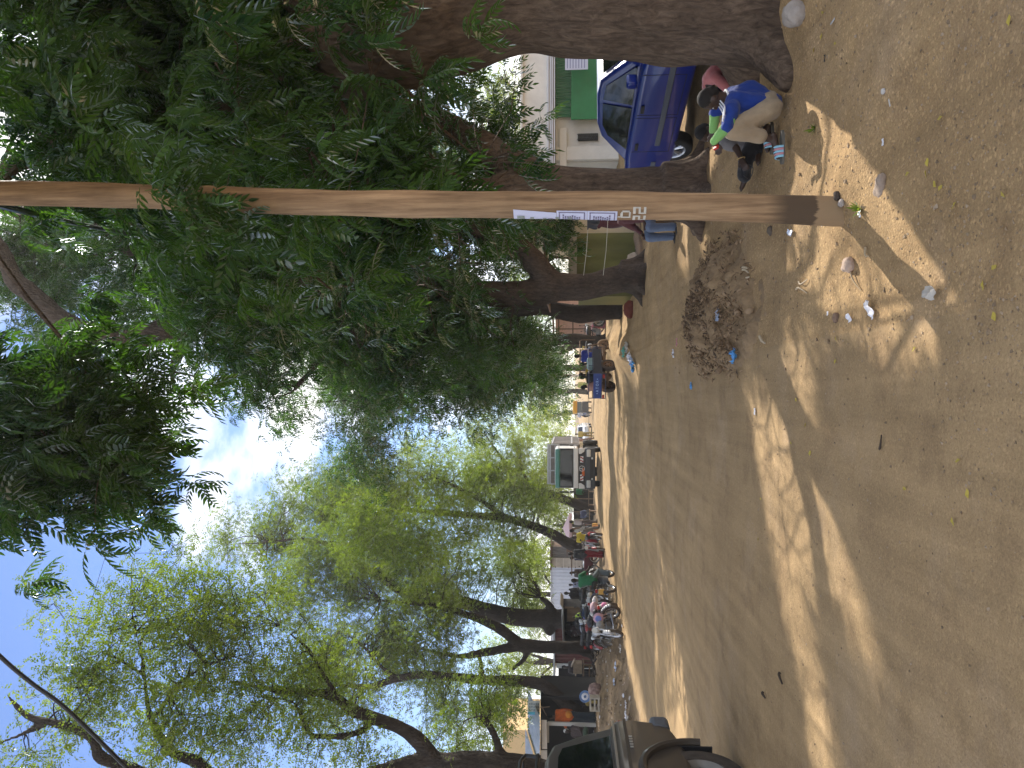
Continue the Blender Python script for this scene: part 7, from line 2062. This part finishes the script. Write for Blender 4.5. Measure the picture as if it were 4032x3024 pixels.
for k, (u, v, c) in enumerate(spots):
    p = G(u, v); s = .02
    mb_ = MB(); mb_.add([(-s, 0, .002), (-.3 * s, -.45 * s, .006), (.5 * s, -.3 * s, .004), (s, 0, .008), (.5 * s, .3 * s, .008), (-.3 * s, .45 * s, .01)], [(0, 1, 2, 3), (0, 3, 4, 5)])
    o = mb_.build('fallen_leaf', ly[c], None, 0); so = o.modifiers.new('thick', 'SOLIDIFY'); so.thickness = .001
    o.location = (p.x, p.y, H(p.x, p.y) + .006); o.rotation_euler = (random.Random(k).uniform(-.3, .3), .1, k * 1.7)
    tag(o, 'small %s fallen leaf lying flat on bare ground' % wh[c], 'leaf', 'fallen %s leaves' % wh[c])
# small green weeds
for k, (u, v, lab, n_) in enumerate(((2518, 3212, "tiny green weed in the head shadow of the squatting boy", 7), (2200, 3390, 'small green tuft at the edge of the pole shadow', 9))):
    p = G(u, v); t_ = thing('weed', lab, 'plant', (p.x, p.y, H(p.x, p.y)))
    mb_ = MB(); rr_ = random.Random(k)
    for q_ in range(n_ * 3):
        a = rr_.uniform(0, 6.28); L_ = rr_.uniform(.02, .06)
        d_ = V3(math.cos(a), math.sin(a), rr_.uniform(.3, 1.2)); w_ = V3(-math.sin(a), math.cos(a), 0) * .006
        mb_.add([(0, 0, 0), d_ * L_ * .6 + w_, d_ * L_, d_ * L_ * .6 - w_], [(0, 1, 2, 3)])
    mb_.build('foliage', M_LEAF_L, t_, 0)
# roots of the left bank
rg_ = 'bare roots on the cut bank'
rr_ = random.Random(12)
for k in range(16):
    u0 = 300 + k * 16 + rr_.uniform(-8, 8); x = (u0 - 1512) * 30.5 / FPX
    y0 = 30.6 + rr_.uniform(-.3, .3)
    pts_ = [V3(x, y0, H(x, y0) + .05)]
    for q_ in range(4):
        x += rr_.uniform(-.12, .3); y0 -= .32
        pts_.append(V3(x, y0, H(x, y0) + .03))
    p2, r2 = smooth_path(pts_, [.06, .05, .04, .03, .015])
    tag(MB().tube(p2, r2, 6).build('bare_root', M_BARKD), 'gnarled bare root on the bank under the dark straight trunk', 'root', rg_)
# goods on and by the motorbikes
lgp = 'loads on the parked motorbikes'
for u, v, y, r_, c, lab in ((630, 2352, 25.2, (.2, .16, .14), (.45, .3, .32), 'pinkish bundle on the third parked motorbike'), (604, 2386, 25, (.14, .12, .12), (.5, .36, .33), 'salmon bundle hanging low on the third motorbike'), (655, 2352, 26, (.2, .12, .1), (.5, .48, .47), 'pale flat bundle at the back of the row'),
                         (560, 2375, 24.6, (.18, .14, .13), (.3, .3, .3), 'grey bundle on the second motorbike'), (575, 2335, 25, (.2, .15, .12), (.03, .03, .035), 'black bag on the second motorbike'), (640, 2388, 25.2, (.1, .1, .1), (.6, .2, .35), 'bright pink bag low on the bikes'), (590, 2290, 33.0, (.22, .15, .16), (.35, .5, .05), 'lime green cloth under the kiosk roof'), (570, 2300, 32.6, (.25, .2, .25), (.02, .02, .022), 'black heap beside the lime cloth')):
    bundle('bundle', lab, 'bundle', P(u, v, y), r_, mat('load_' + str(u), c, .8, var=.2), u, group=lgp)
bs = MB().lathe([(.001, .0), (.09, .0), (.15, .05), (.17, .06), (.165, .07), (.1, .02), (.001, .02)], 24, 0, None, 'Y')
o = bs.build('basin', mat('blue_rim_pink', (.5, .3, .36), .5)); o.location = P(588, 2356, 24.6); tag(o, 'round pink-rimmed dish strapped on the second motorbike', 'dish')
d2 = MB().lathe([(.001, .0), (.1, .0), (.1, .01), (.001, .01)], 24, 0, Matrix.Translation((0, -.02, 0)), 'Y').build('disc', mat('disc_blue', (.15, .2, .5), .5, var=.3, vscale=12), o)
bs = MB().lathe([(.001, .03), (.12, .03), (.2, -.02), (.21, -.03), (.2, -.04), (.12, .0), (.001, .0)], 28, 0, None, 'Y')
o = bs.build('enamel_plate', mat('plate_blue', (.14, .24, .45), .35)); o.location = P(282, 2303, 27.4); o.rotation_euler = (.2, 0, .2); tag(o, 'blue and white round plate beside the seated person in yellow', 'plate')
MB().lathe([(.05, -.045), (.11, -.04), (.13, -.02), (.05, -.02)], 28, 0, None, 'Y').build('pale_ring', M_PLW, o)
p = G(255, 2362); cr_ = thing('wooden_crate', 'upright slatted grey crate between orange hoodie and seated person', 'crate', (p.x, p.y, H(p.x, p.y)))
for x in (-.2, .2): MB().box((x, 0, .17), (.04, .3, .34)).build('side', M_PALEB, cr_)
sl = MB()
for z in (.04, .17, .31): sl.box((0, -.13, z), (.38, .03, .05)).box((0, .13, z), (.38, .03, .05))
sl.build('slat_grating', M_PALEB, cr_)
p = G(305, 2362); bundle('cloth_bundle', 'patterned red-brown cloth heap in front of the seated person in yellow', 'bundle', (p.x, p.y, H(p.x, p.y) - .02), (.26, .18, .24), mat('patterned_cloth', (.11, .05, .04), .9, col2=(.42, .3, .25), vscale=9), 71)
for k, (u, y, c, lab) in enumerate(((950, 46, (.5, .17, .02), 'orange jerrycan beyond the yellow-shirted rider'), (958, 46.6, (.6, .35, .08), 'ochre jerrycan beside the orange one'))):
    x = (u - 1512) * y / FPX
    j = MB().box((0, 0, .15), (.26, .18, .29)).box((0, 0, .32), (.14, .05, .05)).lathe([(.001, .34), (.03, .34), (.03, .28)], 12, 0, Matrix.Translation((.1, 0, 0)))
    o = j.build('jerrycan', mat('can_%d' % k, c, .5), None, bevel=.03); o.location = (x, y, H(x, y)); tag(o, lab, 'jerrycan')
for k, (u, y, lab) in enumerate(((985, 50, 'wooden bench by the pink umbrella'), (1065, 58, 'wooden bench near the truck'))):
    x = (u - 1512) * y / FPX; t_ = thing('bench', lab, 'bench', (x, y, H(x, y)))
    MB().box((0, 0, .42), (1.2, .3, .05)).build('seat', M_WOOD, t_)
    for sx in (-.5, .5): MB().box((sx, 0, .2), (.06, .26, .4)).build('leg', M_WOOD, t_)

# ------------------------------------------------------------------ dust haze
hz = MB().box((0, 155, 12), (620, 380, 28)).build('haze', [], None, 0)
hm_ = bpy.data.materials.new('haze'); hm_.use_nodes = True
hn = hm_.node_tree.nodes; hn.clear()
ho = hn.new('ShaderNodeOutputMaterial'); hv = hn.new('ShaderNodeVolumePrincipled')
hv.inputs['Color'].default_value = (.95, .9, .82, 1); hv.inputs['Density'].default_value = .0011; hv.inputs['Anisotropy'].default_value = .3
hm_.node_tree.links.new(hv.outputs[0], ho.inputs['Volume'])
hz.data.materials.append(hm_)
tag(hz, None, None, None, 'stuff')
